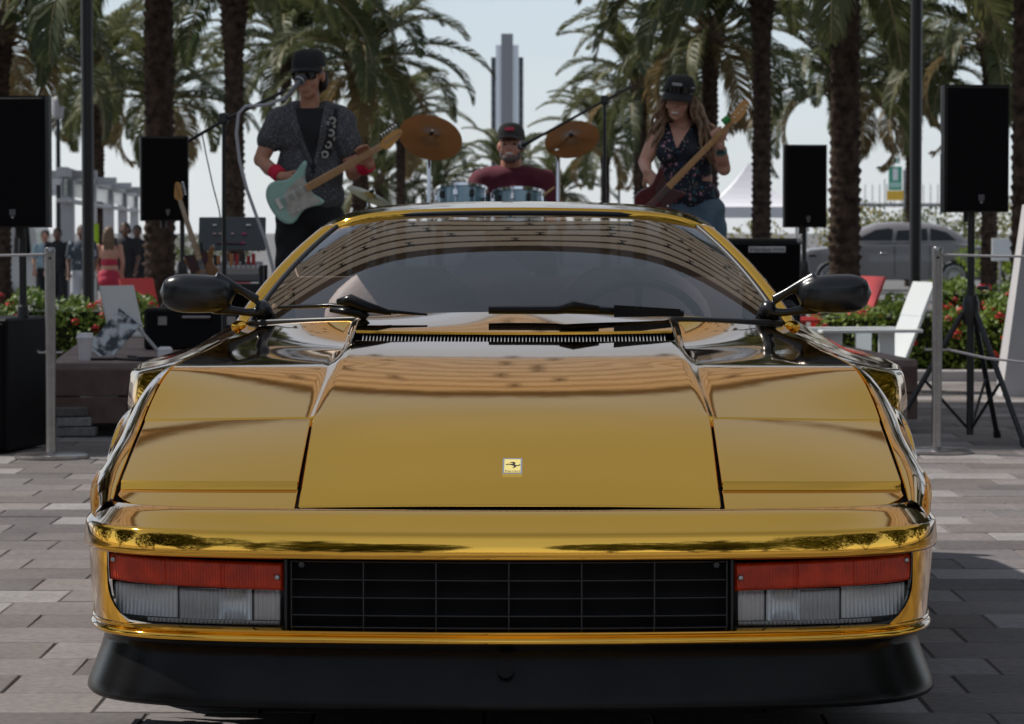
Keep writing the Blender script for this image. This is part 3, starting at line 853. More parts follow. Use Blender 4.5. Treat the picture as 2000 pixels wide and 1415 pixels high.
# ------------------------------------------------------------------ ground
def random_col_mat(name, cols, rough=.8, spec=.35, noise_scale=40, bump=(160, .25), blotch=.36):
    """tone picked per object from a ramp, with grain and blotches"""
    if name in MATS: return MATS[name]
    m = bpy.data.materials.new(name); N, L = nodes_of(m); b = N["Principled BSDF"]
    b.inputs["Roughness"].default_value = rough; b.inputs["Specular IOR Level"].default_value = spec
    oi = N.new("ShaderNodeObjectInfo"); rp = N.new("ShaderNodeValToRGB"); rp.color_ramp.interpolation = 'CONSTANT'
    e = rp.color_ramp.elements
    while len(e) < len(cols): e.new(0.5)
    for k, c in enumerate(cols): e[k].position = k / len(cols); e[k].color = (*c, 1)
    at_ = N.new("ShaderNodeAttribute"); at_.attribute_name = "tone"
    ad = N.new("ShaderNodeMath"); ad.operation = 'ADD'; L.new(oi.outputs["Random"], ad.inputs[0]); L.new(at_.outputs["Fac"], ad.inputs[1])
    fr = N.new("ShaderNodeMath"); fr.operation = 'FRACT'; L.new(ad.outputs[0], fr.inputs[0]); L.new(fr.outputs[0], rp.inputs[0])
    tc = N.new("ShaderNodeNewGeometry")
    n1 = N.new("ShaderNodeTexNoise"); n1.inputs["Scale"].default_value = noise_scale; n1.inputs["Detail"].default_value = 8; L.new(tc.outputs["Position"], n1.inputs["Vector"])
    n0 = N.new("ShaderNodeTexNoise"); n0.inputs["Scale"].default_value = 2.6; n0.inputs["Detail"].default_value = 7; n0.inputs["Roughness"].default_value = .65; L.new(tc.outputs["Position"], n0.inputs["Vector"])
    mr = N.new("ShaderNodeMapRange"); mr.inputs[1].default_value = .25; mr.inputs[2].default_value = .75; mr.inputs[3].default_value = 1 - blotch * 1.5; mr.inputs[4].default_value = 1 + blotch * .9
    av = N.new("ShaderNodeMath"); av.operation = 'MULTIPLY_ADD'; av.inputs[1].default_value = .5; L.new(n1.outputs["Fac"], av.inputs[0])
    hf = N.new("ShaderNodeMath"); hf.operation = 'MULTIPLY'; hf.inputs[1].default_value = .5; L.new(n0.outputs["Fac"], hf.inputs[0]); L.new(hf.outputs[0], av.inputs[2])
    L.new(av.outputs[0], mr.inputs[0])
    hs = N.new("ShaderNodeHueSaturation"); L.new(rp.outputs[0], hs.inputs["Color"]); L.new(mr.outputs[0], hs.inputs["Value"])
    L.new(hs.outputs[0], b.inputs["Base Color"])
    n2 = N.new("ShaderNodeTexNoise"); n2.inputs["Scale"].default_value = bump[0]; n2.inputs["Detail"].default_value = 6; L.new(tc.outputs["Position"], n2.inputs["Vector"])
    bp = N.new("ShaderNodeBump"); bp.inputs["Strength"].default_value = bump[1]; bp.inputs["Distance"].default_value = .004
    L.new(n2.outputs["Fac"], bp.inputs["Height"]); L.new(bp.outputs[0], b.inputs["Normal"])
    MATS[name] = m
    return m
PAVCOLS = [(.66 * c[0], .64 * c[1], .635 * c[2]) for c in [(.27, .245, .235), (.31, .285, .28), (.23, .21, .205), (.36, .34, .335), (.29, .265, .26), (.25, .235, .24), (.33, .30, .285), (.28, .26, .265), (.44, .425, .42), (.19, .175, .175), (.22, .20, .19)]]
PAVE = random_col_mat("paver_concrete", PAVCOLS)
BED = pbr("paver_joint_sand", (.15, .135, .125), .95, noise=(60, .5))
ground = MB().grid([[(x, y, -.012) for x in (-900, -60, 0, 60, 900)] for y in (-900, -60, 0, 60, 900)]).build("ground", BED, None, kind="structure")
pavement = bpy.data.objects.new("pavement", None); COL.objects.link(pavement); pavement["kind"] = "structure"
PW, PD, JT = .381, .305, .0045
rng = random.Random(7)
def paver_mesh(k):
    r = random.Random(100 + k); mb = MB()
    hx, hy, t = (PW - JT) / 2, (PD - JT) / 2, .05
    b = .004
    j = lambda: r.uniform(-.0012, .0012)
    top = [(-hx + b, -hy + b, j()), (hx - b, -hy + b, j()), (hx - b, hy - b, j()), (-hx + b, hy - b, j())]
    mid = [(-hx, -hy, -b), (hx, -hy, -b), (hx, hy, -b), (-hx, hy, -b)]
    low = [(x, y, -t) for x, y, _ in mid]
    mb.add(top + mid + low, [(0, 1, 2, 3)] + [(4 + i, 4 + (i + 1) % 4, (i + 1) % 4, i) for i in range(4)] + [(8 + i, 8 + (i + 1) % 4, 4 + (i + 1) % 4, 4 + i) for i in range(4)])
    me = mb.mesh("paver"); me.materials.append(PAVE); return me
PM = [paver_mesh(k) for k in range(4)]
cand = []
y0 = -3.0
nrow = int((34 + 3) / PD)
offs = 0.0
rest = []
for i in range(nrow):
    yc = y0 + (i + .5) * PD
    offs = (offs + PW / 3 * rng.choice((1, 1, 2))) % PW
    xlim = 3.0 + .22 * max(0, yc)
    k0 = int(-xlim / PW) - 1
    for k in range(k0, -k0 + 1):
        xc = k * PW + offs
        if abs(xc) > xlim: continue
        dep = yc + D0
        vis = abs(xc) * FPX / dep < 1080 and yc > .3 and yc < 9.6 and abs(xc) > .72 + .05 * max(0, yc - 4)
        dz = rng.uniform(-.0015, .0015)
        (cand if vis else rest).append((xc, yc, dz))
cand.sort(key=lambda q: q[1])
rest += cand[300:]; cand = cand[:300]
for (xc, yc, dz) in cand:
    o = bpy.data.objects.new("paver", PM[rng.randrange(4)]); COL.objects.link(o); o.parent = pavement
    o.location = (xc, yc, dz)
vm_ = []; fm_ = []; tn = []
src = [([v.co.copy() for v in m.vertices], [tuple(p.vertices) for p in m.polygons]) for m in PM]
for (xc, yc, dz) in rest:
    vs, fs = src[rng.randrange(4)]; o = len(vm_)
    vm_ += [(v.x + xc, v.y + yc, v.z + dz) for v in vs]; fs = fs[:5]
    fm_ += [tuple(q + o for q in f) for f in fs]; tn += [rng.random()] * len(fs)
me = bpy.data.meshes.new("far_pavers"); me.from_pydata(vm_, [], fm_); me.materials.append(PAVE)
a_ = me.attributes.new("tone", 'FLOAT', 'FACE'); a_.data.foreach_set("value", tn)
link("far_pavers", me, PAVE, pavement, kind="stuff")
MB().grid([[(-7, -3.0, -.0042), (7, -3.0, -.0042)], [(-11, 26.9, -.0042), (11, 26.9, -.0042)]]).build("joint_sand", BED, pavement)
# plaza beyond and behind
PLAZA = pbr("plaza_concrete", (.33, .315, .31), .85, noise=(3, .25))
MB().grid([[(x, y, -.006) for x in (-70, -4, 4, 70)] for y in (-60, -3.0)]).build("plaza", PLAZA, None, kind="structure")
MB().grid([[(x, y, -.008) for x in (-70, 70)] for y in (-3.0, 60)]).build("plaza", PLAZA, None, kind="structure")

# ------------------------------------------------------------------ slatted canopy above the stage
def cloth_mat(name, c, tr):
    m = pbr(name, c, .8, noise=(1.5, .12), island=.05); N, L = nodes_of(m)
    b = N["Principled BSDF"]; out = [n for n in N if n.type == 'OUTPUT_MATERIAL'][0]
    t = N.new("ShaderNodeBsdfTranslucent"); t.inputs[0].default_value = (*c, 1); ms = N.new("ShaderNodeMixShader"); ms.inputs[0].default_value = tr
    L.new(b.outputs[0], ms.inputs[1]); L.new(t.outputs[0], ms.inputs[2]); L.new(ms.outputs[0], out.inputs[0])
    return m
WOODD = cloth_mat("canopy_beam", (.42, .29, .19), .4)
BRK = pbr("canopy_bracket", (.03, .022, .018), .5)
WOODC = cloth_mat("canopy_fabric", (.52, .43, .33), .62)
can = thing("canopy", "tan strip canopy with dark brackets high above the band stage", "canopy", (0, 12, 0))
CZ, CY0, CD, NB = 8.0, 0.0, 4.2, 8
bw_ = CD / NB
for k in range(NB):
    yk = CY0 + (k + .5) * bw_
    MB().grid([[(-13.0, yk - bw_ / 2 + .004, CZ + .05), (8.0, yk - bw_ / 2 + .004, CZ + .05)], [(-13.0, yk, CZ + .065), (8.0, yk, CZ + .065)], [(-13.0, yk + bw_ / 2 - .004, CZ + .05), (8.0, yk + bw_ / 2 - .004, CZ + .05)]]).build("canopy_strip", WOODC, can)
    MB().box((-2.5, yk + bw_ / 2, CZ - .01), (21, .045, .05)).build("batten", WOODD, can)
    bk = MB()
    for q in range(-8, 6, 1):
        xq = q * 1.45 + .12 * (k % 3)
        xq += .35 * math.sin(k * 2.3 + q); bk.box((xq, yk + bw_ / 2, CZ - .10), (.025, .05, .14)); bk.box((xq, yk + bw_ / 2, CZ - .17), (.13, .04, .025)); bk.box((xq, yk + bw_ / 2, CZ - .04), (.14, .06, .03))
    bk.build("bracket_row", BRK, can, kind="stuff")
MB().box((-2.5, CY0 - .03, CZ + .03), (21, .05, .26)).build("fascia_board", WOODD, can)
for x in (-12.8, 7.8):
    MB().box((x, 1.8, CZ + .16), (.14, 3.8, .16)).build("beam", WOODD, can)
    MB().tube([(x, 2.6, 0), (x, 2.6, CZ + .1)], .09, 12).build("post", pbr("post_black", (.012, .012, .014), .4), can)

# ------------------------------------------------------------------ band stage
STW = pbr("stage_wood", (.17, .10, .082), .62, noise=(9, .45), bump=(30, .3), island=.15)
DECKM = pbr("stage_deck", (.26, .19, .17), .7, noise=(8, .35), bump=(40, .3), island=.15)
SROT = R(5.0); SX, SY_, SZ = -.12, 10.35, .39
stage = thing("band_stage", "low dark brown timber stage the band stands on", "stage", (SX, SY_, 0), SROT)
SW, SD = 4.62, 4.2
def on_stage(x, y, z=0.0):
    """stage-local (x right, y back) to world"""
    c, s = math.cos(SROT), math.sin(SROT)
    return Vector((SX + c * x - s * y, SY_ + s * x + c * y, SZ + z))
nb = 14
for k in range(nb):
    MB().box((0, (k + .5) * SD / nb, SZ - .02), (SW, SD / nb - .008, .04), bev=.004).build("deck_board", DECKM, stage)
for k, (z0, z1) in enumerate(((.215, .352), (.070, .208))):
    MB().box((0, .012, (z0 + z1) / 2), (SW, .03, z1 - z0), bev=.004).build("fascia_board", STW, stage)
    for s in (-1, 1):
        MB().box((s * (SW / 2 - .012), SD / 2 + .02, (z0 + z1) / 2), (.03, SD - .06, z1 - z0), bev=.004).build("fascia_board", STW, stage)
for x in (-1.9, -.7, .7, 1.9):
    for y in (.35, 2.0, 3.8): MB().box((x, y, .175), (.14, .14, .35)).build("stage_leg", DARK, stage)

# ------------------------------------------------------------------ foliage helpers
def leaf_mat(name, c1, c2, trans=.35):
    if name in MATS: return MATS[name]
    m = bpy.data.materials.new(name); N, L = nodes_of(m)
    for n in list(N):
        if n.type != 'OUTPUT_MATERIAL': N.remove(n)
    out = [n for n in N if n.type == 'OUTPUT_MATERIAL'][0]
    tc = N.new("ShaderNodeTexCoord"); nz = N.new("ShaderNodeTexNoise"); nz.inputs["Scale"].default_value = 2.2; nz.inputs["Detail"].default_value = 4
    L.new(tc.outputs["Object"], nz.inputs["Vector"])
    oi = N.new("ShaderNodeObjectInfo")
    ad = N.new("ShaderNodeMath"); ad.operation = 'MULTIPLY_ADD'; ad.inputs[1].default_value = .5; L.new(oi.outputs["Random"], ad.inputs[0])
    sb = N.new("ShaderNodeMath"); sb.operation = 'MULTIPLY_ADD'; sb.inputs[1].default_value = 1.5; sb.inputs[2].default_value = -.5; L.new(nz.outputs["Fac"], sb.inputs[0])
    L.new(sb.outputs[0], ad.inputs[2])
    mx = N.new("ShaderNodeMix"); mx.data_type = 'RGBA'; mx.inputs["A"].default_value = (*c1, 1); mx.inputs["B"].default_value = (*c2, 1)
    L.new(ad.outputs[0], mx.inputs["Factor"])
    df = N.new("ShaderNodeBsdfPrincipled"); df.inputs["Roughness"].default_value = .5; df.inputs["Specular IOR Level"].default_value = .35; L.new(mx.outputs["Result"], df.inputs["Base Color"])
    tr = N.new("ShaderNodeBsdfTranslucent"); L.new(mx.outputs["Result"], tr.inputs["Color"])
    ms = N.new("ShaderNodeMixShader"); ms.inputs[0].default_value = trans
    L.new(df.outputs[0], ms.inputs[1]); L.new(tr.outputs[0], ms.inputs[2]); L.new(ms.outputs[0], out.inputs[0])
    MATS[name] = m
    return m
PALML = leaf_mat("palm_leaf", (.055, .078, .034), (.140, .142, .050), .35)
PALMD = leaf_mat("palm_leaf_old", (.20, .14, .06), (.30, .22, .10), .3)
RACH = pbr("palm_rachis", (.26, .22, .10), .5)
def frond_mesh(k, L=2.9, droop=1.0, mat=None):
    """feather frond growing along +X and arching down, origin at its base"""
    r = random.Random(500 + k); nseg = 26
    pts = []; ang = R(r.uniform(42, 52)); p = Vector((0, 0, 0)); side = r.uniform(-.12, .12)
    for i in range(nseg + 1):
        pts.append(p.copy())
        t = i / nseg
        ang -= R((2.1 + 3.4 * t) * droop)
        p = p + Vector((math.cos(ang), side * t, math.sin(ang))) * (L / nseg)
    mb = MB(); mb.tube(pts, [.028 * (1 - .9 * i / nseg) + .003 for i in range(nseg + 1)], 5)
    nr = len(mb.f)
    nl = 84
    for i in range(nl):
        t = .12 + .87 * (i + r.random() * .6) / nl
        f = t * nseg; a = int(f); q = pts[a].lerp(pts[min(a + 1, nseg)], f - a)
        tan = (pts[min(a + 1, nseg)] - pts[max(a - 1, 0)]).normalized()
        sidev = tan.cross(Vector((0, 0, 1))).normalized(); upv = sidev.cross(tan)
        ll = (.50 * (math.sin(math.pi * min(1, t * .9 + .12)) ** .7) + .10) * r.uniform(.85, 1.15)
        for sg in (-1, 1):
            lift = r.uniform(.1, .75)
            d = (sidev * sg * .72 + tan * (.62 + .4 * t) + upv * lift * .55).normalized()
            e = (d * .55 + Vector((0, 0, -1)) * r.uniform(.25, .8) + tan * .4).normalized()
            m1 = q + d * ll * .55; m2 = m1 + e * ll * .45
            wv = tan.cross(d).normalized().cross(d).normalized() * .017 + upv * r.uniform(-.006, .006)
            mb.add([q - wv * .5, q + wv * .5, m1 + wv, m1 - wv, m2], [(0, 1, 2, 3), (3, 2, 4)])
    me = bpy.data.meshes.new("frond"); me.from_pydata(mb.v, [], mb.f)
    me.materials.append(mat or PALML); me.materials.append(RACH)
    me.polygons.foreach_set("material_index", [1 if i < nr else 0 for i in range(len(me.polygons))])
    me.shade_smooth() if hasattr(me, "shade_smooth") else None
    return me
FRONDS = [frond_mesh(k, r_, d_) for k, (r_, d_) in enumerate(((2.9, .8), (3.0, 1.0), (2.8, 1.15), (3.1, .9), (2.7, 1.3), (2.9, 1.05)))]
FRONDD = [frond_mesh(20 + k, 2.3, 1.5, PALMD) for k in range(2)]
BARK = pbr("palm_bark", (.105, .072, .054), .95, noise=(9, .7, (.022, .016, .014)), bump=(40, .8), spec=.1)
BOOT = pbr("palm_boot", (.17, .115, .075), .85, noise=(10, .5), bump=(40, .5))
def trunk_mesh(h, r0, r1, boots=.9, seed=0, lean=(0, 0)):
    """trunk covered in spiralling leaf scars, thicker where old leaf bases remain below the crown"""
    rr = random.Random(seed); mb = MB(); nz = int(h / .030); n = 36
    pitch = .115
    P = []
    for i in range(nz + 1):
        z = h * i / nz; t = z / h
        r = r0 + (r1 - r0) * t + .10 * r0 * math.exp(-z * 3)
        top = max(0, min(1, (z - (h - boots)) / (boots * .55)))
        r *= 1 + .42 * top * (1 - .25 * max(0, (z - h + .2) / .2))
        row = []
        for j in range(n):
            a = 2 * math.pi * j / n
            cells = 9
            u = a / (2 * math.pi) * cells; v = z / pitch
            ku = u + .5 * (int(math.floor(v)) % 2)
            fu = ku - math.floor(ku); fv = v - math.floor(v)
            hsh = math.sin((math.floor(ku) % cells) * 12.9898 + math.floor(v) * 78.233 + seed) * 43758.5; hsh -= math.floor(hsh)
            bump = (1 - abs(2 * fu - 1) ** 2.2) * (fv ** 1.3) * (1 - max(0, fv - .86) / .14)
            rad = r * (.84 + (.26 + .10 * top) * bump * (.5 + .9 * hsh))
            row.append((rad * math.cos(a) + lean[0] * t * t, rad * math.sin(a) + lean[1] * t * t, z))
        P.append(row)
    mb.grid(P, cv=True)
    return mb
def crown_base(r, seed):
    rr = random.Random(seed); mb = MB()
    mb.ball((0, 0, .05), (r * 1.15, r * 1.15, .38), 16, 10)
    for k in range(46):
        a = k * 2.399; e = .15 + 1.0 * (k / 46)
        d = Vector((math.cos(a) * math.cos(e), math.sin(a) * math.cos(e), math.sin(e)))
        o = Vector((0, 0, -.25 + .45 * k / 46)) + d * r * .8
        mb.tube([o, o + d * .18 + Vector((0, 0, .05))], [.055, .028], 5)
    return mb
TRUNKS = {}
def palm(px, ybase, zc_, r0, label, nf=34, seed=0, scale=1.0, lean=(0, 0), boots=.9, dead=4, x=None, low=92):
    """palm whose trunk stands at photo column px (at eye height) and depth ybase; zc_ = height of the crown base"""
    X = at(px, 445, ybase).x if x is None else x
    r = random.Random(900 + seed)
    t = thing("palm_tree", label, "palm tree", (X, ybase, 0), r.uniform(0, 6.28), "palm trees around the plaza")
    trunk_mesh(zc_, r0, r0 * .88, boots, seed, lean).build("trunk", BARK, t, smooth=True)
    cb = crown_base(r0 * 1.25, seed).build("crown", BOOT, t, smooth=50)
    cb.location = (lean[0], lean[1], zc_)
    for k in range(nf):
        u = k / (nf - 1.0)
        az = k * 2.39996 + r.uniform(-.2, .2)
        el = R(56 - low * u ** 1.15) + R(r.uniform(-7, 7))     # young fronds upright, old ones hanging
        me = FRONDS[r.randrange(len(FRONDS))] if k < nf - dead else FRONDD[r.randrange(2)]
        f = bpy.data.objects.new("frond", me); COL.objects.link(f); f.parent = cb
        sc = scale * r.uniform(.88, 1.1)
        f.rotation_euler = Euler((r.uniform(-.25, .25), -(el - R(20)), az))
        f.location = (math.cos(az) * r0 * .6, math.sin(az) * r0 * .6, .30 - .40 * u)
        f.scale = (sc, sc, sc)
    return t
# ------------------------------------------------------------------ lower street level beyond the plaza
LZ = -.6
STREET = pbr("street_asphalt", (.16, .155, .155), .85, noise=(1.2, .3))
MB().grid([[(x, y, LZ) for x in (-900, 900)] for y in (27, 900)]).build("road", STREET, None, kind="structure")
MB().grid([[(-900, 27, LZ), (900, 27, LZ)], [(-900, 27, -.011), (900, 27, -.011)]]).build("terrain_step", PLAZA, None, kind="structure")
ground.data.clear_geometry()
ground.data.from_pydata([(-900, -900, -.012), (900, -900, -.012), (900, 27, -.012), (-900, 27, -.012)], [], [(0, 1, 2, 3)])
for o in [q for q in COL.objects if q.name == "plaza.001"]:
    for v in o.data.vertices:
        if v.co.y > 27: v.co.y = 26.95

# ------------------------------------------------------------------ palms
PL = [  # px, depth, crown height, radius, fronds, scale, boots, label
    (312, 41, 4.85, .225, 34, 1.3, .8, "thick palm trunk rising behind the speaker beside the guitar on its stand"),
    (458, 55, 5.35, .20, 34, 1.3, 1.3, "palm with shaggy upper trunk between the speaker and the singer"),
    (1487, 57, 5.55, .195, 34, 1.3, 1.1, "palm trunk just behind the bass player's guitar head"),
    (1650, 38.5, 4.45, .21, 34, 1.3, .6, "thick palm trunk between the two right hand speakers, in front of the grey car"),
    (2004, 36, 5.6, .19, 34, 1.0, .8, "palm trunk cut by the right edge of the picture"),
    (4, 60, 4.75, .19, 34, 1.05, .8, "dark palm crown over the loudspeaker at the left edge"),
    (192, 86, 5.2, .20, 32, 1.1, .8, "distant palm standing just right of the left lamp post"),
    (318, 80, 4.3, .19, 32, 1.05, .8, "lower palm crown showing behind the thick trunk near the guitar stand"),
    (560, 88, 6.1, .20, 32, 1.1, .8, "palm crown right behind the singer's cap"),
    (704, 66, 4.45, .20, 32, .98, .8, "big full palm crown at the singer's shoulder, by the guitar neck"),
    (783, 112, 4.7, .20, 28, 1.05, .8, "slim far palm behind the guitar headstock"),
    (1386, 66, 5.0, .20, 32, 1.08, .8, "full palm crown above the bass player's cap"),
    (1250, 84, 4.7, .20, 30, .98, .8, "palm crown between the right cymbal and the bass player"),
    (1182, 112, 4.0, .19, 28, 1.0, .8, "small far palm behind the upright of the drummer's microphone stand"),
    (990, 140, 3.3, .19, 26, 1.1, .8, "small far palm directly behind the drummer"),
    (742, 140, 3.0, .19, 26, 1.1, .8, "small far palm low down between singer and left cymbal"),
    (858, 142, 3.0, .19, 24, 1.0, .8, "small far palm below the left cymbal"),
    (1092, 150, 2.6, .19, 24, 1.0, .8, "small far palm between the drummer and the right cymbal stand"),
    (1636, 74, 4.35, .20, 32, 1.1, .8, "palm crown spreading behind the thick trunk by the grey car"),
    (1780, 92, 5.0, .20, 32, 1.1, .8, "far palm with trunk hugging the right lamp post"),
    (1932, 72, 5.3, .21, 32, 1.1, .8, "palm crown behind the large loudspeaker on the tripod"),
]
for k, (px, dep, zc_, r0, nf, sc_, bt, lb) in enumerate(PL):
    t_ = palm(px, dep - D0, zc_ + .6, r0, lb, nf, 11 + k * 7, sc_, (0.0, 0.0), bt, 0 if k < 5 else 3, None, 62 if k < 5 else 90)
    t_.location.z = LZ
# added tall palms behind the nearest trunks, unseen crowns filling the hood's reflection
for k, (px, dep, z_) in enumerate(((312, 52, 12.4), (458, 62, 14.6), (1487, 64, 15.2), (1650, 48, 11.8), (314, 58, 17.4), (1648, 56, 17.0))):
    t_ = palm(px, dep - D0, z_, .15, "added tall palm hidden behind the %s, crown above the picture" % ("thick trunk by the standing guitar", "shaggy trunk by the singer", "trunk by the bass guitar head", "thick trunk before the grey car", "standing guitar's trunk, the taller one", "grey car's trunk, the taller one")[k], 34, 500 + k * 3, 1.35, (0, 0), .8, 2, None, 100)
    t_.location.z = LZ
# palms added out of view on both sides to green the hood and fender reflections
for k, (x, y, z_) in enumerate(((-8.2, 15.0, 6.6), (-12.0, 24.5, 7.2), (-6.4, 30.5, 7.4), (6.4, 18.0, 6.6), (9.2, 24.0, 7.2), (6.9, 29.0, 7.4), (-12.5, 14.0, 6.8), (12.0, 15.5, 6.6))):
    palm(0, y, z_, .22, "added tall palm out of frame on the %s, mirrored in the hood" % ("left beside the stage", "left further back", "left beyond the hedge", "right beside the stage", "right further back", "right beyond the hedge", "far left", "far right")[k], 38, 400 + k * 3, 1.1, x=x)
# trees on the far side of the plaza, behind the viewer (seen only in the bumper)
for k, (x, y, z_) in enumerate(((-13.5, -31, 4.6), (-9.0, -27, 5.2), (-5.2, -34, 4.2), (4.4, -33, 4.4), (8.2, -26, 5.0), (12.0, -30, 4.6))):
    palm(0, y, z_, .21, "palm behind the photographer mirrored in the gold bumper, %s from its left end" % ("first", "second", "third", "fourth", "fifth", "sixth")[k], 30, 300 + k * 5, 1.05, x=x)

def leaf_blob(cent, rad, n, size, seed, up=.2):
    """leaf-sized faces through an ellipsoid volume"""
    r = random.Random(seed); mb = MB()
    for _ in range(n):
        while True:
            p = Vector((r.uniform(-1, 1), r.uniform(-1, 1), r.uniform(-1, 1)))
            if .25 < p.length < 1: break
        p = p.normalized() * (p.length ** .4)
        c = Vector(cent) + Vector((p.x * rad[0], p.y * rad[1], p.z * rad[2]))
        a = Vector((r.uniform(-1, 1), r.uniform(-1, 1), r.uniform(-.4, 1))).normalized()
        b = a.orthogonal().normalized(); b = (Matrix.Rotation(r.uniform(0, 6.28), 3, a) @ b)
        s = size * r.uniform(.6, 1.3)
        mb.add([c - b * s * .3, c + a * s * .5 + b * s * .0, c + b * s * .3, c - a * s * .5], [(0, 1, 2, 3)])
    return mb
BUSHL = leaf_mat("bush_leaf", (.05, .07, .022), (.13, .145, .04), .3)
BUSHY = leaf_mat("bush_leaf_yellow", (.12, .12, .02), (.34, .29, .04), .3)
HEDGEL = leaf_mat("hedge_leaf", (.06, .12, .018), (.26, .34, .04), .35)
BARKB = pbr("bush_bark", (.10, .075, .055), .9, noise=(20, .5))
def bush(px, dep, w, h, label, mat, seed, n=1600, zb=None, lf=.14):
    p = at(px, 445, dep - D0); z0 = LZ if zb is None else zb
    t = thing("shrub", label, "shrub", (p.x, dep - D0, z0))
    mb = MB(); r = random.Random(seed)
    for k in range(7):
        a = leaf_blob((r.uniform(-.5, .5) * w, r.uniform(-.3, .3) * w, h * r.uniform(.35, .72)), (w * .34, w * .34, h * .33), n // 7, lf, seed * 31 + k)
        mb.add(a.v, a.f)
    mb.build("crown", mat, t)
    st = MB()
    for k in range(5):
        a = r.uniform(0, 6.28); st.tube([(0, 0, 0), (.2 * w * math.cos(a), .2 * w * math.sin(a), h * .35), (.33 * w * math.cos(a), .3 * w * math.sin(a), h * .6)], [.05, .035, .015], 5)
    st.build("trunk", BARKB, t)
    return t
bush(1440, 92, 2.6, 1.9, "yellow green shrub by the white tent, left of the bass amplifier", BUSHY, 1)
bush(1692, 108, 2.4, 2.6, "yellow leaved shrub just right of the thick palm, behind the grey car roof", BUSHY, 2)
bush(1745, 112, 4.2, 2.8, "dull green shrub under the highway sign", BUSHL, 3, 2200)
bush(1860, 104, 4.0, 2.9, "green shrub below the large tripod loudspeaker", BUSHL, 4, 2200)
bush(1955, 110, 3.0, 2.7, "yellow shrub beyond the rear of the grey car", BUSHY, 5)
bush(1968, 84, 2.6, 1.55, "dark green shrub at the bumper of the grey car", HEDGEL, 6, 1800)
bush(420, 120, 5.0, 1.5, "low shrub far behind the mixing desk", BUSHL, 7)
bush(250, 128, 5.0, 1.5, "low shrub beyond the white pergola", BUSHL, 8)
# shrubs behind the viewer
for k, (x, y, w_, h_) in enumerate(((-12.5, -18, 7.5, 6.6), (-5.8, -21, 5.6, 5.0), (5.4, -20, 5.6, 5.2), (11.8, -17, 7.5, 6.8))):
    b_ = bush(0, 40, w_, h_, "broad green shrub behind the photographer, %s from the left in the bumper mirror" % ("first", "second", "third", "fourth")[k], BUSHL, 40 + k, 5200, 0, .34)
    b_.location = (x, y, 0)

# trees added out of view on both sides to darken the fender reflections
for k, (x, y, w_, h_) in enumerate(((-10.5, -7, 6.5, 6.4), (-12.5, 0, 7, 7.2), (-13.0, 7, 6.5, 6.6), (-15.0, 13, 7, 7.4), (10.0, -7, 6.5, 6.6), (11.5, -.5, 7, 7.0), (11.0, 6, 6.5, 6.2), (13.0, 12, 7, 7.2))):
    b_ = bush(0, 40, w_, h_, "added out of frame tree on the %s mirrored in the fender, %s from the front" % ("left" if x < 0 else "right", ("first", "second", "third", "fourth")[k % 4]), BUSHL, 60 + k, 5200, 0, .34)
    b_.location = (x, y, 0); b_["category"] = "tree"
# ------------------------------------------------------------------ tower far away
def tower():
    Yt = 2500 - D0; k = 2500 / FPX
    t = thing("tower_building", "slim stepped grey tower far behind the drummer", "tower", (at(991, 445, Yt).x, Yt, 0))
    g1 = pbr("tower_shaft", (.20, .20, .21), .7); g2 = pbr("tower_light", (.75, .77, .80), .7); g3 = pbr("tower_edge", (.035, .04, .05), .4)
    def blk(x0, x1, ytop, dy, mat, nm, dep=10):
        cx = ((x0 + x1) / 2 - 991) * k; h = (445 - ytop) * k
        MB().box((cx, dy, h / 2), ((x1 - x0) * k, dep, h)).build(nm, mat, t)
    blk(979, 1002, 67, -6, g1, "central_shaft", 14)
    blk(968.5, 978.8, 88, -2, g2, "stone_pier", 10); blk(1002.2, 1013, 88, -2, g2, "stone_pier", 10)
    blk(959.5, 968.3, 112, 0, g3, "glass_bay", 8); blk(1013.2, 1022, 112, 0, g3, "glass_bay", 8)
    for q in range(16):
        yy_ = 112 + q * 20
        h = (445 - yy_) * k
        for x0, x1 in ((959.5, 968.3), (1013.2, 1022)):
            MB().box((((x0 + x1) / 2 - 991) * k, -4.2, h), ((x1 - x0) * k, .6, .5)).build("floor_band", g1, t)
tower()

# ------------------------------------------------------------------ lamp posts
POSTM = pbr("post_black", (.012, .012, .014), .4)
def lamp_post(px, dep, r, label, h=9.5, z0=LZ):
    p = at(px, 445, dep - D0)
    t = thing("lamp_post", label, "lamp post", (p.x, dep - D0, z0), 0, "tall black lamp posts")
    MB().tube([(0, 0, 0), (0, 0, h)], [r, r * .95], 16).build("pole", POSTM, t, smooth=60)
    MB().lathe([(r * 1.9, 0), (r * 1.9, .05), (r * 1.3, .12), (r, .16)], n=20).build("foot", POSTM, t, smooth=40)
    MB().tube([(0, 0, h - .1), (0, -.5, h + .1), (0, -1.1, h + .12)], .04, 8).build("arm", POSTM, t)
    MB().box((0, -1.3, h + .1), (.3, .6, .08), bev=.02).build("lamp_head", POSTM, t)
lamp_post(172, 27.5, .053, "tall black lamp post left of the singer, next to the crowd")
lamp_post(1788, 27.5, .052, "tall black lamp post right of the bass player, in front of the grey car")
def small_lamp(px, dep, ytop, label):
    p = at(px, ytop, dep - D0)
    t = thing("street_lamp", label, "street lamp", (p.x, dep - D0, LZ), 0, "slender far street lamps")
    h = p.z - LZ
    MB().tube([(0, 0, 0), (0, 0, h - .5)], [.07, .05], 10).build("pole", POSTM, t, smooth=60)
    MB().lathe([(.05, h - .55), (.13, h - .5), (.16, h - .12), (.10, h - .02), (0, h)], n=12).build("lantern", pbr("lantern_grey", (.35, .34, .35), .5), t, smooth=50)
small_lamp(113, 75, 188, "slender street lamp with grey lantern beside the large left loudspeaker")
small_lamp(1209, 150, 322, "slender far street lamp between the drum microphone stand and the bass player")
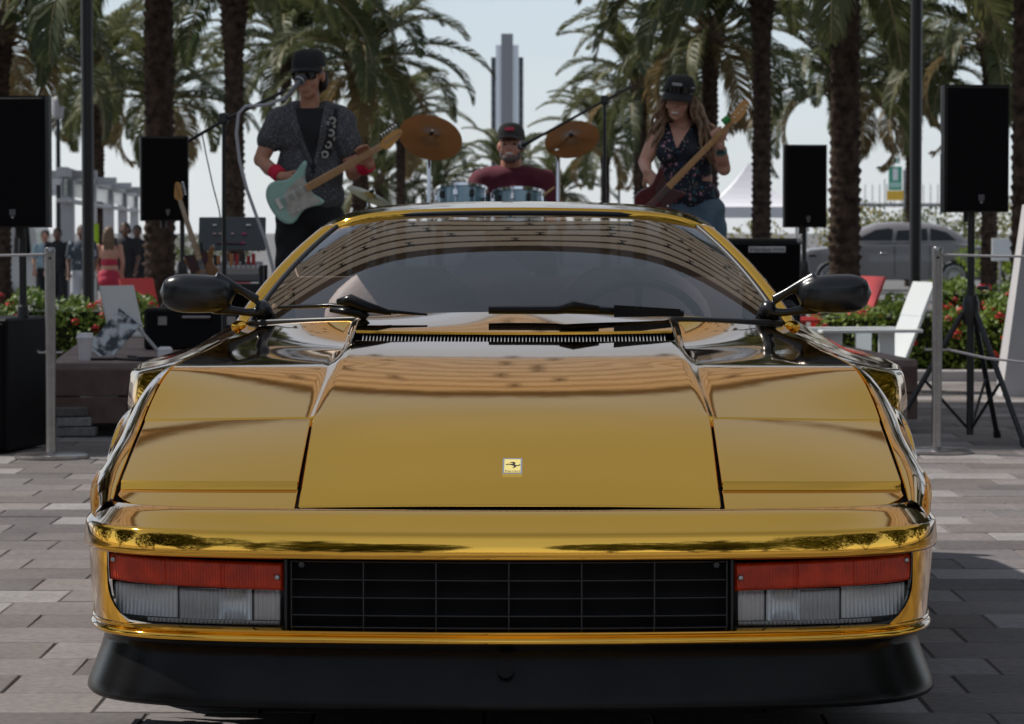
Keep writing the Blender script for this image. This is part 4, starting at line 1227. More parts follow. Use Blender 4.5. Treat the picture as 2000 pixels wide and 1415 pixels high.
small_lamp(757, 150, 318, "slender far street lamp behind the singer's strumming guitar neck")

# ------------------------------------------------------------------ white pergola on the left
WHT = pbr("white_paint", (.62, .61, .63), .55, noise=(2, .12))
pg = thing("pergola", "long white pergola with square columns behind the crowd", "pergola", (0, 0, LZ))
pgA, pgB = at(132, 352, 54), at(262, 384, 90)
for k in range(5):
    t_ = k / 4.0
    p = pgA.lerp(pgB, t_); h = p.z - LZ
    MB().box((p.x, p.y, h / 2), (.24, .24, h)).build("column", WHT, pg)
    MB().box((p.x - 3.2, p.y + .6, h / 2), (.24, .24, h)).build("column", WHT, pg)
    MB().box((p.x - 1.6, p.y + .3, h + .1), (4.4, .12, .16), Euler((0, 0, -.18))).build("rafter", WHT, pg)
d_ = (pgB - pgA); ang = math.atan2(d_.y, d_.x); Lp = d_.length + 4
for off, z_ in ((0, .10), (0, -.42)):
    c = (pgA + pgB) / 2
    MB().box((c.x, c.y, (pgA.z + pgB.z) / 2 - LZ + z_), (Lp, .2, .18 if z_ > 0 else .07), Euler((0, 0, ang))).build("long_beam", WHT, pg)
c = (pgA + pgB) / 2
MB().box((c.x + .02, c.y + .12, (pgA.z + pgB.z) / 2 - LZ - .16), (Lp, .02, .34), Euler((0, 0, ang))).build("glass_infill", pbr("green_glass", (.10, .15, .155), .15), pg)

# ------------------------------------------------------------------ white tent, signs, overpass on the right
TENT = pbr("tent_fabric", (.74, .73, .77), .8)
p = at(1462, 445, 96)
tn_ = thing("event_tent", "white peaked event tent behind the bass player", "tent", (p.x, 96, LZ))
w_ = 1.7; ze = at(0, 405, 96).z - LZ; zt_ = at(0, 318, 96).z - LZ
G = []
for q in range(9):
    f = q / 8.0
    hh = ze + (zt_ - ze) * (1 - f) ** 1.8
    G.append([(w_ * f * sx, w_ * f * sy, hh) for sx, sy in ((-1, -1), (0, -1), (1, -1), (1, 0), (1, 1), (0, 1), (-1, 1), (-1, 0))])
MB().grid(G, cv=True).build("roof", TENT, tn_, smooth=False)
MB().grid([[(w_ * sx, w_ * sy, z) for sx, sy in ((-1, -1), (1, -1), (1, 1), (-1, 1))] for z in (ze, ze - .34)], cv=True).build("valance", TENT, tn_)
for sx in (-1, 1):
    for sy in (-1, 1): MB().tube([(w_ * sx, w_ * sy, 0), (w_ * sx, w_ * sy, ze)], .05, 8).build("pole", WHT, tn_)
# highway signs
GRN = pbr("sign_green", (.07, .40, .27), .5); YEL = pbr("sign_yellow", (.85, .52, .05), .5); SWH = pbr("sign_white", (.8, .82, .82), .5); GAL = pbr("galvanised", (.30, .29, .30), .5)
ks = 700 / FPX; Ys = 700 - D0
p = at(1748, 445, Ys)
sg = thing("highway_sign", "green and yellow highway sign beyond the grey car", "road sign", (p.x, Ys, 0))
def srect(x0, x1, y0, y1, mat, nm, dy=0.0, th=.1, par=None, ref=1748):
    MB().box((((x0 + x1) / 2 - ref) * ks, dy, CH + (445 - (y0 + y1) / 2) * ks), ((x1 - x0) * ks, th, (y1 - y0) * ks)).build(nm, mat, par or sg)
srect(1735, 1761, 326, 372, GRN, "sign_panel"); srect(1743, 1753, 330, 353, SWH, "route_panel", -.12); srect(1737, 1759, 357, 367, pbr("sign_pale", (.45, .68, .60), .5), "legend_panel", -.12)
srect(1744, 1757, 309, 320, pbr("sign_pale", (.45, .68, .60), .5), "top_tab")
srect(1732, 1764, 373, 392, YEL, "exit_panel", -.1)
srect(1727, 1729, 350, 450, GAL, "sign_leg", .3); srect(1764, 1766, 340, 450, GAL, "sign_leg", .3)
ov = thing("overpass", "grey overpass with railings and gantry far off beside the highway sign", "overpass", (p.x, Ys + 40, 0))
srect(1660, 1960, 395, 402, GAL, "deck", 0, 8, ov)
for x in range(1668, 1960, 15): srect(x, x + 1.6, 356, 396, GAL, "railing_post", 0, .4, ov)
srect(1684, 1707, 355, 395, pbr("overpass_wall", (.24, .22, .23), .8), "panel", -.5, .5, ov)
srect(1678, 1704, 402, 407, WHT, "beam", -2, 1, ov); srect(1698, 1706, 402, 460, WHT, "pier", -2, 1, ov); srect(1805, 1811, 326, 460, GAL, "pier", -2, 1, ov)
srect(1805, 1830, 328, 333, GAL, "cross_arm", -2, .5, ov); srect(1805, 1830, 358, 362, GAL, "cross_arm", -2, .5, ov)
# white lettered van on the left
def van():
    dep = 62; Yv = dep - D0; s_ = FPX / dep
    p0 = at(-60, 445, Yv)
    t = thing("van", "white lettered van behind the loudspeaker at the left edge", "van", (p0.x, Yv, LZ))
    VW = pbr("van_white", (.70, .70, .70), .35, coat=.4); VG = pbr("van_glass", (.008, .010, .012), .08)
    mb = MB()
    prof = [(-3.0, .35), (1.05, .35), (1.16, .7), (1.34, 1.15), (1.30, 1.62), (1.05, 2.0), (.7, 2.1), (-3.0, 2.1)]
    M_ = Matrix(((1, 0, 0, 0), (0, 0, 1, 0), (0, 1, 0, 0), (0, 0, 0, 1)))
    mb.prism(prof, 1.9, M_); mb.build("body", VW, t)
    MB().prism([(-2.6, .98), (.62, .98), (.55, 1.9), (-2.6, 1.9)], -.012, M_).build("window", VG, t)
    MB().prism([(.72, 1.05), (.80, 1.05), (.84, 1.95), (.76, 1.95)], -.02, M_).build("pillar", VW, t)
    MB().prism([(.86, 1.15), (1.20, 1.2), (1.16, 1.75), (.90, 1.9)], -.012, M_).build("window", VG, t)
    MB().box((1.05, -.16, 1.25), (.16, .14, .26), bev=.04).build("door_mirror", POSTM, t)
    for x in (-2.0, .55):
        MB().lathe([(.0, -.1), (.24, -.1), (.34, -.06), (.34, .12), (0, .12)], (x, -.02, .34), Euler((R(90), 0, 0)), 20).build("wheel", RUBBER, t, smooth=50)
    text_mesh("lettering", "On", .62, Matrix.Translation((.35, -.014, .66)) @ Euler((R(90), 0, 0)).to_matrix().to_4x4(), pbr("van_letter", (.03, .035, .04), .5), t)
van()
# ------------------------------------------------------------------ sound gear
CAB = pbr("cabinet_black", (.005, .005, .006), .5, bump=(300, .15), spec=.15); GRL = pbr("speaker_grille", (.0035, .003, .004), .6, bump=(900, .3), spec=.1); CABG = pbr("cabinet_side", (.012, .0125, .014), .45, bump=(300, .2), spec=.3)
STEEL = pbr("brushed_steel", (.42, .40, .40), .28, 1.0, noise=(30, .2)); BLKM = pbr("black_metal", (.012, .012, .014), .35)
LOGO = pbr("logo_grey", (.10, .10, .11), .5)
def speaker(cx, cy, z0, w, h, d, rz, label, notch=False):
    t = thing("loudspeaker", label, "loudspeaker", (cx, cy, z0), rz, "full range loudspeakers on poles")
    M_ = Matrix.Identity(4)
    pl = [(-w / 2, 0), (w / 2, 0), (w / 2 + .005, .04), (w / 2 - .03, d * .55), (w * .28, d), (-w * .28, d), (-w / 2 + .03, d * .55), (-w / 2 - .005, .04)]
    mb = MB()
    if notch:
        z1, z2 = h * .46, h * .63
        mb.prism(pl, z1, M_); mb.prism(pl, h - z2, Matrix.Translation((0, 0, z2)))
        pn = [(x * (.86 if y > .05 else 1.0), y) for x, y in pl]
        mb.prism([(-w / 2, 0), (w / 2, 0), (w / 2, .07), (w * .36, .075), (w * .24, d), (-w * .24, d), (-w * .36, .075), (-w / 2, .07)], z2 - z1, Matrix.Translation((0, 0, z1)))
    else: mb.prism(pl, h, M_)
    mb.build("cabinet", CABG, t)
    MB().box((0, -.008, h / 2), (w - .012, .02, h - .02), bev=.006).build("grille", GRL, t)
    MB().box((w * .06, -.020, h * .115), (.030, .006, .030)).build("logo_plate", LOGO, t)
    MB().box((w * .06, -.020, h * .078), (.012, .006, .010)).build("status_light", pbr("tiny_light", (.3, .3, .32), .4), t)
    MB().lathe([(.024, -.05), (.024, .005)], (0, d * .45, 0), n=14).build("pole_cup", BLKM, t)
    return t
def tripod(cx, cy, hub, top, spread, label, rz=0.0, z0=0.0, rp=.019):
    t = thing("speaker_stand", label, "speaker stand", (cx, cy, z0), rz, "black tripod speaker stands")
    MB().tube([(0, 0, .04), (0, 0, top)], rp, 14).build("pole", BLKM, t, smooth=60)
    MB().lathe([(rp * 1.9, hub - .06), (rp * 2.3, hub - .03), (rp * 2.3, hub + .05), (rp * 1.6, hub + .09)], n=16).build("hub", BLKM, t, smooth=40)
    MB().tube([(rp * 2, 0, hub + .13), (rp * 5, 0, hub + .13)], .010, 8).build("knob", BLKM, t)
    for k in range(3):
        a = math.radians(90 + 120 * k)
        f = Vector((spread * math.cos(a), spread * math.sin(a), .012)); o = Vector((rp * 2.2 * math.cos(a), rp * 2.2 * math.sin(a), hub))
        lg = MB().tube([o, f], .0145, 10).build("leg", BLKM, t, smooth=60)
        MB().tube([f + (o - f) * .035, f - (o - f).normalized() * .01], [.020, .021], 10).build("rubber_foot", RUBBER, lg)
        MB().tube([Vector((0, 0, .06)), o.lerp(f, .52)], .008, 8).build("brace", BLKM, t)
    return t
def dpt(s_): return FPX / s_ - D0
# near right loudspeaker on its tripod
Yr = dpt(382)
pr = at(1900, 445, Yr)
zb, zt_ = at(0, 415, Yr).z, at(0, 168, Yr).z
speaker(pr.x + .0, Yr - .12, zb, .335, zt_ - zb, .36, R(7), "large black loudspeaker on a tripod at the right, side handle notch facing the band", True)
tripod(at(1897, 445, Yr).x, Yr, at(0, 612, Yr).z, zb, .42, "black tripod stand with splayed legs by the right barrier post", R(-28))
# near left stack
Yl = dpt(396)
pl_ = at(38, 445, Yl)
zb, zt_ = at(0, 445, Yl).z, at(0, 190, Yl).z
speaker(at(28, 445, Yl).x, Yl - .15, zb, .37, zt_ - zb, .36, R(-9), "large black loudspeaker on a pole at the left edge above the subwoofer")
sub = thing("subwoofer", "big black subwoofer on the paving at the left edge", "subwoofer", (at(0, 445, Yl).x - .21, Yl - .2, 0), R(-12))
hs_ = at(0, 622, Yl - .2).z
MB().box((0, .28, hs_ / 2 + .005), (.58, .56, hs_ - .01), bev=.012).build("cabinet", CAB, sub)
MB().box((0, -.006, hs_ / 2), (.55, .02, hs_ - .05), bev=.005).build("grille", GRL, sub)
for (x, z, w_, h_) in ((.06, .43, .09, .012), (.02, .38, .012, .10), (.105, .38, .012, .10), (.06, .33, .09, .012), (.06, .27, .08, .008)):
    MB().box((x, -.02, z), (w_, .008, h_)).build("badge_frame", pbr("badge_dark", (.022, .021, .024), .5), sub)
MB().lathe([(0, .004), (.006, .004), (.006, 0)], (-.02, -.018, .53), Euler((R(90), 0, 0)), 12).build("status_light", MATS["tiny_light"], sub)
tp = thing("speaker_pole", "black pole joining the subwoofer and the loudspeaker at the left edge", "speaker pole", (at(42, 445, Yl).x, Yl + .03, 0))
MB().tube([(0, 0, hs_), (0, 0, zb)], .019, 12).build("pole", BLKM, tp, smooth=60)
MB().lathe([(.03, hs_), (.026, hs_ + .05), (.02, hs_ + .06)], n=14).build("collar", BLKM, tp)
# two smaller loudspeakers at the back of the stage
Ym = dpt(258); zb, zt_ = at(0, 432, Ym).z, at(0, 266, Ym).z
speaker(at(322, 445, Ym).x, Ym, zb, .36, zt_ - zb, .34, R(10), "black loudspeaker behind the guitar on its stand")
tripod(at(352, 445, Ym).x, Ym + .15, .75, zb, .40, "black stand under the loudspeaker behind the standing guitar", 0, 0)
Yq = dpt(252); zb, zt_ = at(0, 445, Yq).z, at(0, 283, Yq).z
speaker(at(1573, 445, Yq).x, Yq, zb, .335, zt_ - zb, .34, R(6), "black loudspeaker above the bass amplifier")
tripod(at(1574, 445, Yq).x, Yq + .15, .75, zb, .40, "black stand hidden mostly by the bass amplifier", 0, 0)
# bass amplifier cabinet
Ya = dpt(335); pa = at(1490, 445, Ya); ztop_ = at(0, 466, Ya).z
amp = thing("bass_amplifier", "black bass amplifier cabinet with white name plate on the stage", "amplifier", (pa.x, Ya, SZ), R(12))
ha = ztop_ - SZ
MB().box((0, .2, ha / 2), (.47, .40, ha), bev=.012).build("cabinet", CABG, amp)
MB().box((0, -.004, ha / 2 - .01), (.445, .02, ha - .05), bev=.004).build("grille", GRL, amp)
npl = MB().box((.02, -.018, ha - .065), (.225, .008, .036), bev=.003).build("name_plate", pbr("plate_white", (.55, .54, .55), .4), amp)
text_mesh("plate_lettering", "Hartke", .034, Matrix.Translation((-.02, -.0235, ha - .066)) @ Euler((R(90), 0, 0)).to_matrix().to_4x4(), pbr("plate_black", (.02, .02, .02), .5), npl, width=.12)
text_mesh("plate_lettering", "SYSTEMS", .02, Matrix.Translation((.088, -.0235, ha - .066)) @ Euler((R(90), 0, 0)).to_matrix().to_4x4(), MATS["plate_black"], npl, width=.07)
MB().lathe([(.10, .0), (.115, .006), (.12, 0)], (-.02, -.016, ha * .38), Euler((R(90), 0, 0)), 32, caps=False).build("port_ring", pbr("port", (.02, .02, .022), .4), amp)
for s in (-1, 1):
    MB().box((s * .2365, .2, ha * .72), (.006, .13, .09), bev=.002).build("side_handle", DARK, amp)
    for z in (.02, ha - .02): MB().ball((s * .222, .012, z), .022, 10, 6).build("corner_cap", pbr("corner_metal", (.3, .3, .3), .4, .8), amp, smooth=True)

# ------------------------------------------------------------------ barrier posts and cords
def stanchion(px, ybase, label, rz):
    s_ = (ybase - 445) / CH; Y = FPX / s_ - D0
    p = at(px, ybase, Y)
    t = thing("barrier_post", label, "barrier post", (p.x, Y, 0), rz, "steel barrier posts")
    MB().lathe([(.172, 0), (.176, .004), (.176, .016), (.168, .021), (.05, .026), (.03, .03)], n=48).build("base_plate", STEEL, t, smooth=40)
    MB().tube([(0, 0, .025), (0, 0, .992)], .0245, 24).build("tube", STEEL, t, smooth=60)
    MB().lathe([(.026, .985), (.026, 1.0), (.022, 1.006), (0, 1.007)], n=24).build("cap", STEEL, t, smooth=40)
    MB().lathe([(.027, .495), (.027, .515)], n=24, caps=False).build("ring", STEEL, t)
    for s in (-1, 1): MB().tube([(s * .025, 0, .505), (s * .055, 0, .505), (s * .06, 0, .515)], .006, 8).build("hook", STEEL, t)
    MB().lathe([(0, .004), (.006, .003), (.007, 0)], (.0, -.024, .955), Euler((R(90), 0, 0)), 10).build("cord_eye", BLKM, t)
    return p
pL = stanchion(100, 896, "steel barrier post on the left, in front of the subwoofer", R(8))
pR = stanchion(1829, 886, "steel barrier post on the right, between the car and the tripod", R(-5))
CORDM = pbr("grey_cord", (.45, .43, .44), .6)
def cord(pts, label, r=.006):
    o = MB().tube(pts, r, 8).build("rope_line", CORDM, None, smooth=60)
    tag(o, label, "cord", "grey barrier cords")
yL, yR = pL.y, pR.y
cord([(pL.x - .024, yL, .972), (pL.x - .5, yL - .15, .962), (pL.x - 1.2, yL - .3, .965)], "grey cord leaving the top of the left barrier post")
cord([(pR.x + .024, yR, .968), (pR.x + .3, yR + .02, .960), (pR.x + .8, yR + .05, .958), (pR.x + 1.3, yR + .1, .966)], "grey cord leaving the top of the right barrier post")
cord([(pR.x + .055, yR, .505), (pR.x + .25, yR + .02, .462), (pR.x + .5, yR + .05, .435), (pR.x + .9, yR + .1, .43)], "grey cord sagging from the middle of the right barrier post")
# white wedge shaped tent leg cover at the right edge
YW_ = dpt(300); p = at(2012, 445, YW_)
lc = thing("tent_leg_cover", "pale grey tapering fabric leg cover at the right edge", "leg cover", (p.x, YW_, 0))
zt_ = at(0, 520, YW_).z
mb = MB(); mb.add([(-.18, -.03, .0), (.22, -.03, .0), (.22, -.03, zt_ + .4), (-.02, -.03, zt_ + .4), (-.18, .3, .0), (.22, .3, .0), (.22, .2, zt_ + .4), (-.02, .2, zt_ + .4)], [(0, 1, 2, 3), (7, 6, 5, 4), (0, 3, 7, 4), (1, 5, 6, 2), (3, 2, 6, 7), (0, 4, 5, 1)])
mb.build("cover", pbr("cover_fabric", (.50, .49, .50), .8, noise=(4, .1)), lc)
MB().tube([(.1, .1, 0), (.1, .1, 2.2)], .03, 8).build("leg", WHT, lc)

# ------------------------------------------------------------------ hedges with red flowers
FLW = pbr("red_flower", (.55, .015, .02), .5, island=.25)
def flower_mesh():
    mb = MB(); r = random.Random(5)
    for k in range(14):
        a = r.uniform(0, 6.28); e = r.uniform(-.3, 1.3)
        d = Vector((math.cos(a) * math.cos(e), math.sin(a) * math.cos(e), math.sin(e)))
        o = d * .032; b = d.orthogonal().normalized() * .012; c_ = d.cross(b).normalized() * .012
        mb.add([o - b, o - c_, o + b, o + c_], [(0, 1, 2, 3)])
    me = mb.mesh("flower"); me.materials.append(FLW); return me
FLM = flower_mesh()
def hedge(x0, x1, y, dpth, h, label, seed, nfl, mat=None, z0=0.0, rz=0):
    t = thing("hedge", label, "hedge", ((x0 + x1) / 2, y, z0), rz)
    w = x1 - x0; r = random.Random(seed); mb = MB(); n = int(w * h * 2600)
    for _ in range(n):
        x = r.uniform(-w / 2, w / 2); top = r.random() < .45
        wob = .05 * math.sin(x * 7 + seed) + .04 * math.sin(x * 17)
        if top: yv, z = r.uniform(-dpth / 2, dpth / 2), h + wob + r.uniform(-.09, .03)
        else: yv, z = -dpth / 2 + r.uniform(-.03, .12) - .03 * math.sin(x * 9), r.uniform(.04, h + wob)
        c = Vector((x, yv, z)); a = Vector((r.uniform(-1, 1), r.uniform(-1, .3), r.uniform(-.2, 1))).normalized()
        b = Matrix.Rotation(r.uniform(0, 6.28), 3, a) @ a.orthogonal().normalized(); s = r.uniform(.035, .065)
        e = a.cross(b)
        mb.add([c - b * s * .45, c + e * s * .3 , c + b * s * .7, c - e * s * .3], [(0, 1, 2, 3)])
    mb.build("foliage", mat or HEDGEL, t)
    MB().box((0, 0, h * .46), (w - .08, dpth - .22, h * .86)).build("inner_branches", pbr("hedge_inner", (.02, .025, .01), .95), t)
    for _ in range(nfl):
        f = bpy.data.objects.new("flower", FLM); COL.objects.link(f); f.parent = t
        if r.random() < .35: f.location = (r.uniform(-w / 2, w / 2), r.uniform(-dpth / 2, 0), h + r.uniform(-.02, .05))
        else: f.location = (r.uniform(-w / 2, w / 2), -dpth / 2 - .05, r.uniform(.12, h))
        f.rotation_euler = (r.uniform(.3, 1.2), 0, r.uniform(-.6, .6)); q = r.uniform(.6, 1.15); f.scale = (q, q, q)
    return t
YH = dpt(266)
xa, xb_ = at(-40, 445, YH).x, at(300, 445, YH).x
hedge(xa, xb_, YH, .8, .55, "clipped hedge with red flowers left of the stage, behind the paper cup", 3, 34)
hedge(at(1600, 445, YH).x, at(2060, 445, YH).x, YH, .7, .50, "near flowering hedge right of the stage, behind the tripod legs", 4, 46)
YH2 = dpt(228)
hedge(at(1825, 445, YH2).x, at(2060, 445, YH2).x, YH2, .7, .60, "second flowering hedge further back, against the grey car", 5, 26)
hedge(at(1585, 445, YH2 - .4).x, at(1760, 445, YH2 - .4).x, YH2 - .4, .7, .42, "short dark hedge between the red chair and the lamp post", 6, 10)
MB().box(((at(1600, 445, YH).x + at(2060, 445, YH).x) / 2, YH - .55, .03), (2.2, .14, .10), bev=.01).build("kerb", pbr("kerb_stone", (.42, .40, .40), .8), None, kind="structure")
MB().box(((at(1600, 445, YH).x + at(2060, 445, YH).x) / 2, YH - .1, .012), (2.2, .75, .05)).build("flower_bed", pbr("bed_soil", (.10, .075, .055), .95, noise=(20, .5)), None, kind="structure")

# ------------------------------------------------------------------ low lounge chairs
def slab(mb, prof, x0, x1, th):
    """ribbon through side-profile points (y, z), thickness th, from x0 to x1"""
    P = []
    k = len(prof)
    n = []
    for i in range(k):
        a = Vector(prof[min(i + 1, k - 1)]) - Vector(prof[max(i - 1, 0)]); n.append(Vector((-a.y, a.x)).normalized() * th)
    ring = [(p[0], p[1]) for p in prof] + [(p[0] - q.x, p[1] - q.y) for p, q in list(zip(prof, n))[::-1]]
    M_ = Matrix(((0, 0, 1, x0), (1, 0, 0, 0), (0, 1, 0, 0), (0, 0, 0, 1)))
    mb.prism(ring, x1 - x0, M_)
def lounge(px, s_, rz, mat, label, z0=0.0, ksc=.85, kz=.92):
    Y = dpt(s_); p = at(px, 445, Y)
    t = thing("lounge_chair", label, "lounge chair", (p.x, Y, z0), rz, "low plastic lounge chairs round the stage"); t.scale = (ksc, ksc, kz)
    mb = MB(); slab(mb, [(.30, .20), (.40, .42), (.46, .56)], -.25, .25, .022); mb.build("backrest", mat, t)
    mb = MB(); slab(mb, [(.455, .555), (.50, .66), (.56, .80)], -.25, .25, .022); mb.build("headrest", mat, t)
    mb = MB(); slab(mb, [(-.32, .32), (.0, .22), (.31, .17)], -.25, .25, .022); mb.build("seat", mat, t)
    for s in (-1, 1):
        MB().box((s * .31, .02, .452), (.12, .82, .024), bev=.004).build("armrest", mat, t)
        MB().box((s * .285, -.28, .22), (.024, .15, .44), bev=.004).build("leg", mat, t)
        MB().box((s * .285, .16, .22), (.024, .13, .44), bev=.004).build("leg", mat, t)
    return t
CHW = pbr("white_plastic", (.62, .65, .66), .45); CHR = pbr("red_plastic", (.62, .07, .07), .45)
lounge(1672, 292, R(-78), CHW, "white low lounge chair behind the right end of the stage")
lounge(1590, 262, R(-72), CHR, "red low lounge chair half hidden by the right wing mirror")
lounge(302, 300, R(52), CHW, "white low lounge chair left of the stage, beyond the paper cup", 0, .62, .90)
lounge(330, 262, R(48), CHR, "red low lounge chair behind the white one on the left", 0, .66, .90)
lounge(490, 262, R(30), CHR, "red low lounge chair glimpsed through the left wing mirror loop")

# ------------------------------------------------------------------ small things on the stage
# paper cup
ps = on_stage(-2.10, .28); 
Yc = ps.y; pc = at(165, 445, Yc)
cup = thing("paper_cup", "white paper coffee cup with lid on the stage edge", "cup", (pc.x, Yc, SZ))
PAP = pbr("paper_white", (.82, .79, .82), .6)
MB().lathe([(.030, 0), (.031, .003), (.043, .118), (.0445, .122)], n=28).build("cup_body", PAP, cup, smooth=40)
MB().lathe([(.047, .118), (.0475, .126), (.044, .130), (.041, .146), (.038, .148), (0, .146)], n=28).build("lid", PAP, cup, smooth=35)
# leaning speckled board
Yb = on_stage(-2.0, .9).y; A_, B_ = at(262, 640, Yb), at(218, 688, Yb - .15)
brd = thing("leaning_board", "white framed speckled board leaning beside the coffee cup", "board", (at(222, 445, Yb).x, Yb, SZ))
def spk_mat():
    m = bpy.data.materials.new("speckled_board"); N, L = nodes_of(m); b = N["Principled BSDF"]
    tc = N.new("ShaderNodeTexCoord"); nz = N.new("ShaderNodeTexNoise"); nz.inputs["Scale"].default_value = 16; nz.inputs["Detail"].default_value = 4; L.new(tc.outputs["Object"], nz.inputs["Vector"])
    rp = N.new("ShaderNodeValToRGB"); rp.color_ramp.elements[0].position = .44; rp.color_ramp.elements[0].color = (.04, .045, .06, 1); rp.color_ramp.elements[1].position = .56; rp.color_ramp.elements[1].color = (.62, .66, .68, 1)
    L.new(nz.outputs["Fac"], rp.inputs[0]); L.new(rp.outputs[0], b.inputs["Base Color"]); b.inputs["Roughness"].default_value = .4
    return m
Mb = Euler((R(-20), R(38), R(-8))).to_matrix()
MB().box((0, 0, .115), (.15, .018, .27), Mb, bev=.004).build("panel", spk_mat(), brd)
MB().box(Mb @ Vector((0, 0, .14)) + Vector((0, 0, .115)), (.165, .03, .014), Mb).build("frame_bar", CHW, brd)
MB().box(Mb @ Vector((0, 0, -.14)) + Vector((0, 0, .115)), (.165, .03, .014), Mb).build("frame_bar", CHW, brd)
MB().tube([Mb @ Vector((0, 0, .13)) + Vector((0, 0, .115)), (.24, .14, .005)], .010, 8).build("prop", CHW, brd)
# mixing desk rack with tilted screen panel
Yd = on_stage(-1.6, 3.0).y; sd_ = FPX / (Yd + D0)
pd_ = at(452, 445, Yd)
rk = thing("mixing_desk", "mixing desk on a black rack with tilted grey lid, behind the standing guitar", "mixing desk", (pd_.x, Yd, SZ))
zz = lambda py: at(0, py, Yd).z - SZ
xx = lambda px: at(px, 445, Yd).x - pd_.x
LID = pbr("desk_lid", (.055, .065, .068), .4)
Ml = Euler((R(-14), 0, 0)).to_matrix()
MB().box((0, .06, (zz(425) + zz(490)) / 2), (xx(517) - xx(386), .02, zz(425) - zz(492)), Ml, bev=.004).build("tilted_lid", LID, rk)
for px, py, w_, c_ in ((418, 440, .022, "w"), (484, 440, .030, "w"), (418, 457, .02, "p"), (429, 457, .018, "p"), (453, 457, .018, "p"), (476, 457, .026, "m"), (447, 475, .16, "d"), (473, 475, .03, "m")):
    mt = {"w": pbr("lid_white", (.75, .78, .78), .4), "p": pbr("lid_pink", (.55, .36, .36), .4), "m": pbr("lid_magenta", (.55, .04, .16), .4), "d": pbr("lid_plum", (.10, .03, .07), .4)}[c_]
    MB().box((xx(px), .035 - (zz(py) - zz(458)) * -.25, zz(py)), (w_, .012, .010 if c_ != "d" else .008), Ml).build("lid_mark", mt, rk)
MB().box((0, -.05, zz(530)), (xx(512) - xx(395), .34, .05), Euler((R(12), 0, 0)), bev=.006).build("desk", pbr("desk_grey", (.20, .20, .20), .5), rk)
kn = random.Random(3)
for q in range(12):
    MB().lathe([(.008, 0), (.007, .016), (0, .017)], (xx(402) + q * (xx(508) - xx(402)) / 11, -.16, zz(523)), Euler((R(12), 0, 0)), 8).build("knob", pbr("knob_white", (.66, .66, .66), .5), rk)
for q in range(9):
    MB().box((xx(406) + q * .036 + kn.uniform(-.01, .01), .02, zz(508)), (.02, .05, .05 + .03 * kn.random())).build("cable_plug", [pbr("plug_red", (.42, .02, .03), .5), pbr("plug_orange", (.50, .18, .06), .5), pbr("plug_dark", (.02, .02, .02), .5)][kn.randrange(3)], rk)
MB().box((xx(468), -.18, zz(545)), (xx(512) - xx(425), .03, .035), bev=.008).build("blue_case", pbr("case_blue", (.02, .14, .32), .4), rk)
MB().box((0, 0, zz(562)), (xx(515) - xx(395), .36, .05)).build("shelf", BLKM, rk)
for x in (xx(396), xx(514)):
    for y in (-.15, .15): MB().box((x, y, zz(545) / 2 + .02), (.03, .03, zz(505))).build("rack_leg", BLKM, rk)
MB().box((0, .1, .17), (xx(515) - xx(395) - .08, .2, .30)).build("power_case", CAB, rk)
# equipment cases and cable tangle on the left half of the stage
cs = thing("equipment_case", "black equipment case low on the stage under the mixing desk", "case", (on_stage(-1.55, 1.9).x, on_stage(-1.55, 1.9).y, SZ))
MB().box((0, 0, .12), (.62, .35, .24), bev=.015).build("case_body", CAB, cs)
MB().tube([(-.08, -.18, .18), (-.08, -.21, .19), (.08, -.21, .19), (.08, -.18, .18)], .009, 8).build("handle", STEEL, cs)
for s in (-1, 1): MB().box((s * .2, -.18, .17), (.05, .012, .05)).build("latch", STEEL, cs)
CBL = pbr("cable_black", (.01, .01, .012), .5); CBW = pbr("cable_white", (.5, .5, .52), .5)
cr_ = random.Random(12)
lbls = ["black cable looping along the stage front near the cup", "black cable coiled before the equipment case", "black cable running back towards the mixing desk", "black cable crossing the deck behind the left wing mirror", "white cable hanging off the white chair onto the stage"]
for k in range(5):
    x0, y0_ = -2.15 + .18 * k, .22 + .26 * k
    pts = []
    a = 0.0
    for q in range(26):
        pts.append(on_stage(x0 + q * .045 + .05 * math.sin(q * .9 + k), y0_ + .10 * math.sin(q * .55 + k * 2) + .05 * math.cos(q * 1.3), .008 + (.02 if k == 4 and q > 20 else 0)))
    o = MB().tube(pts, .007, 6).build("cable", CBW if k == 4 else CBL, None, smooth=60); tag(o, lbls[k], "cable")
plg = MB().box(on_stage(-1.72, .35, .035), (.075, .05, .07), Euler((0, 0, .4)), bev=.012).build("power_adapter", PAP, None); tag(plg, "small white power adapter on the stage by the gold fender", "adapter")
# floor pedals
for k, (x, y, lb) in enumerate(((-1.05, .55, "small floor pedal with red light in front of the singer"), (-1.25, .62, "small grey floor pedal left of the red lit one"))):
    pdl = thing("effects_pedal", lb, "pedal", on_stage(x, y), .1)
    MB().box((0, 0, .025), (.08, .13, .05), bev=.006).build("pedal_body", CAB if k == 0 else CABG, pdl); MB().lathe([(.012, .05), (.012, .062), (0, .063)], (0, -.03, 0), n=10).build("footswitch", STEEL, pdl)
    MB().ball((.02, .03, .052), .006, 8, 6).build("indicator", pbr("pedal_red", (.6, .02, .03), .4), pdl)
# stacked paver offcuts under the stage edge
for k in range(3):
    ob = MB().box((at(145 - 6 * k, 445, 10.1).x, 10.18, .03 + .052 * k), (.20 - .02 * k, .16, .048), Euler((0, 0, .1 * k)), bev=.006).build("spare_paver", PAVE, None)
    tag(ob, ("bottom", "middle", "top")[k] + " block of the small paver pile under the stage corner", "paver")

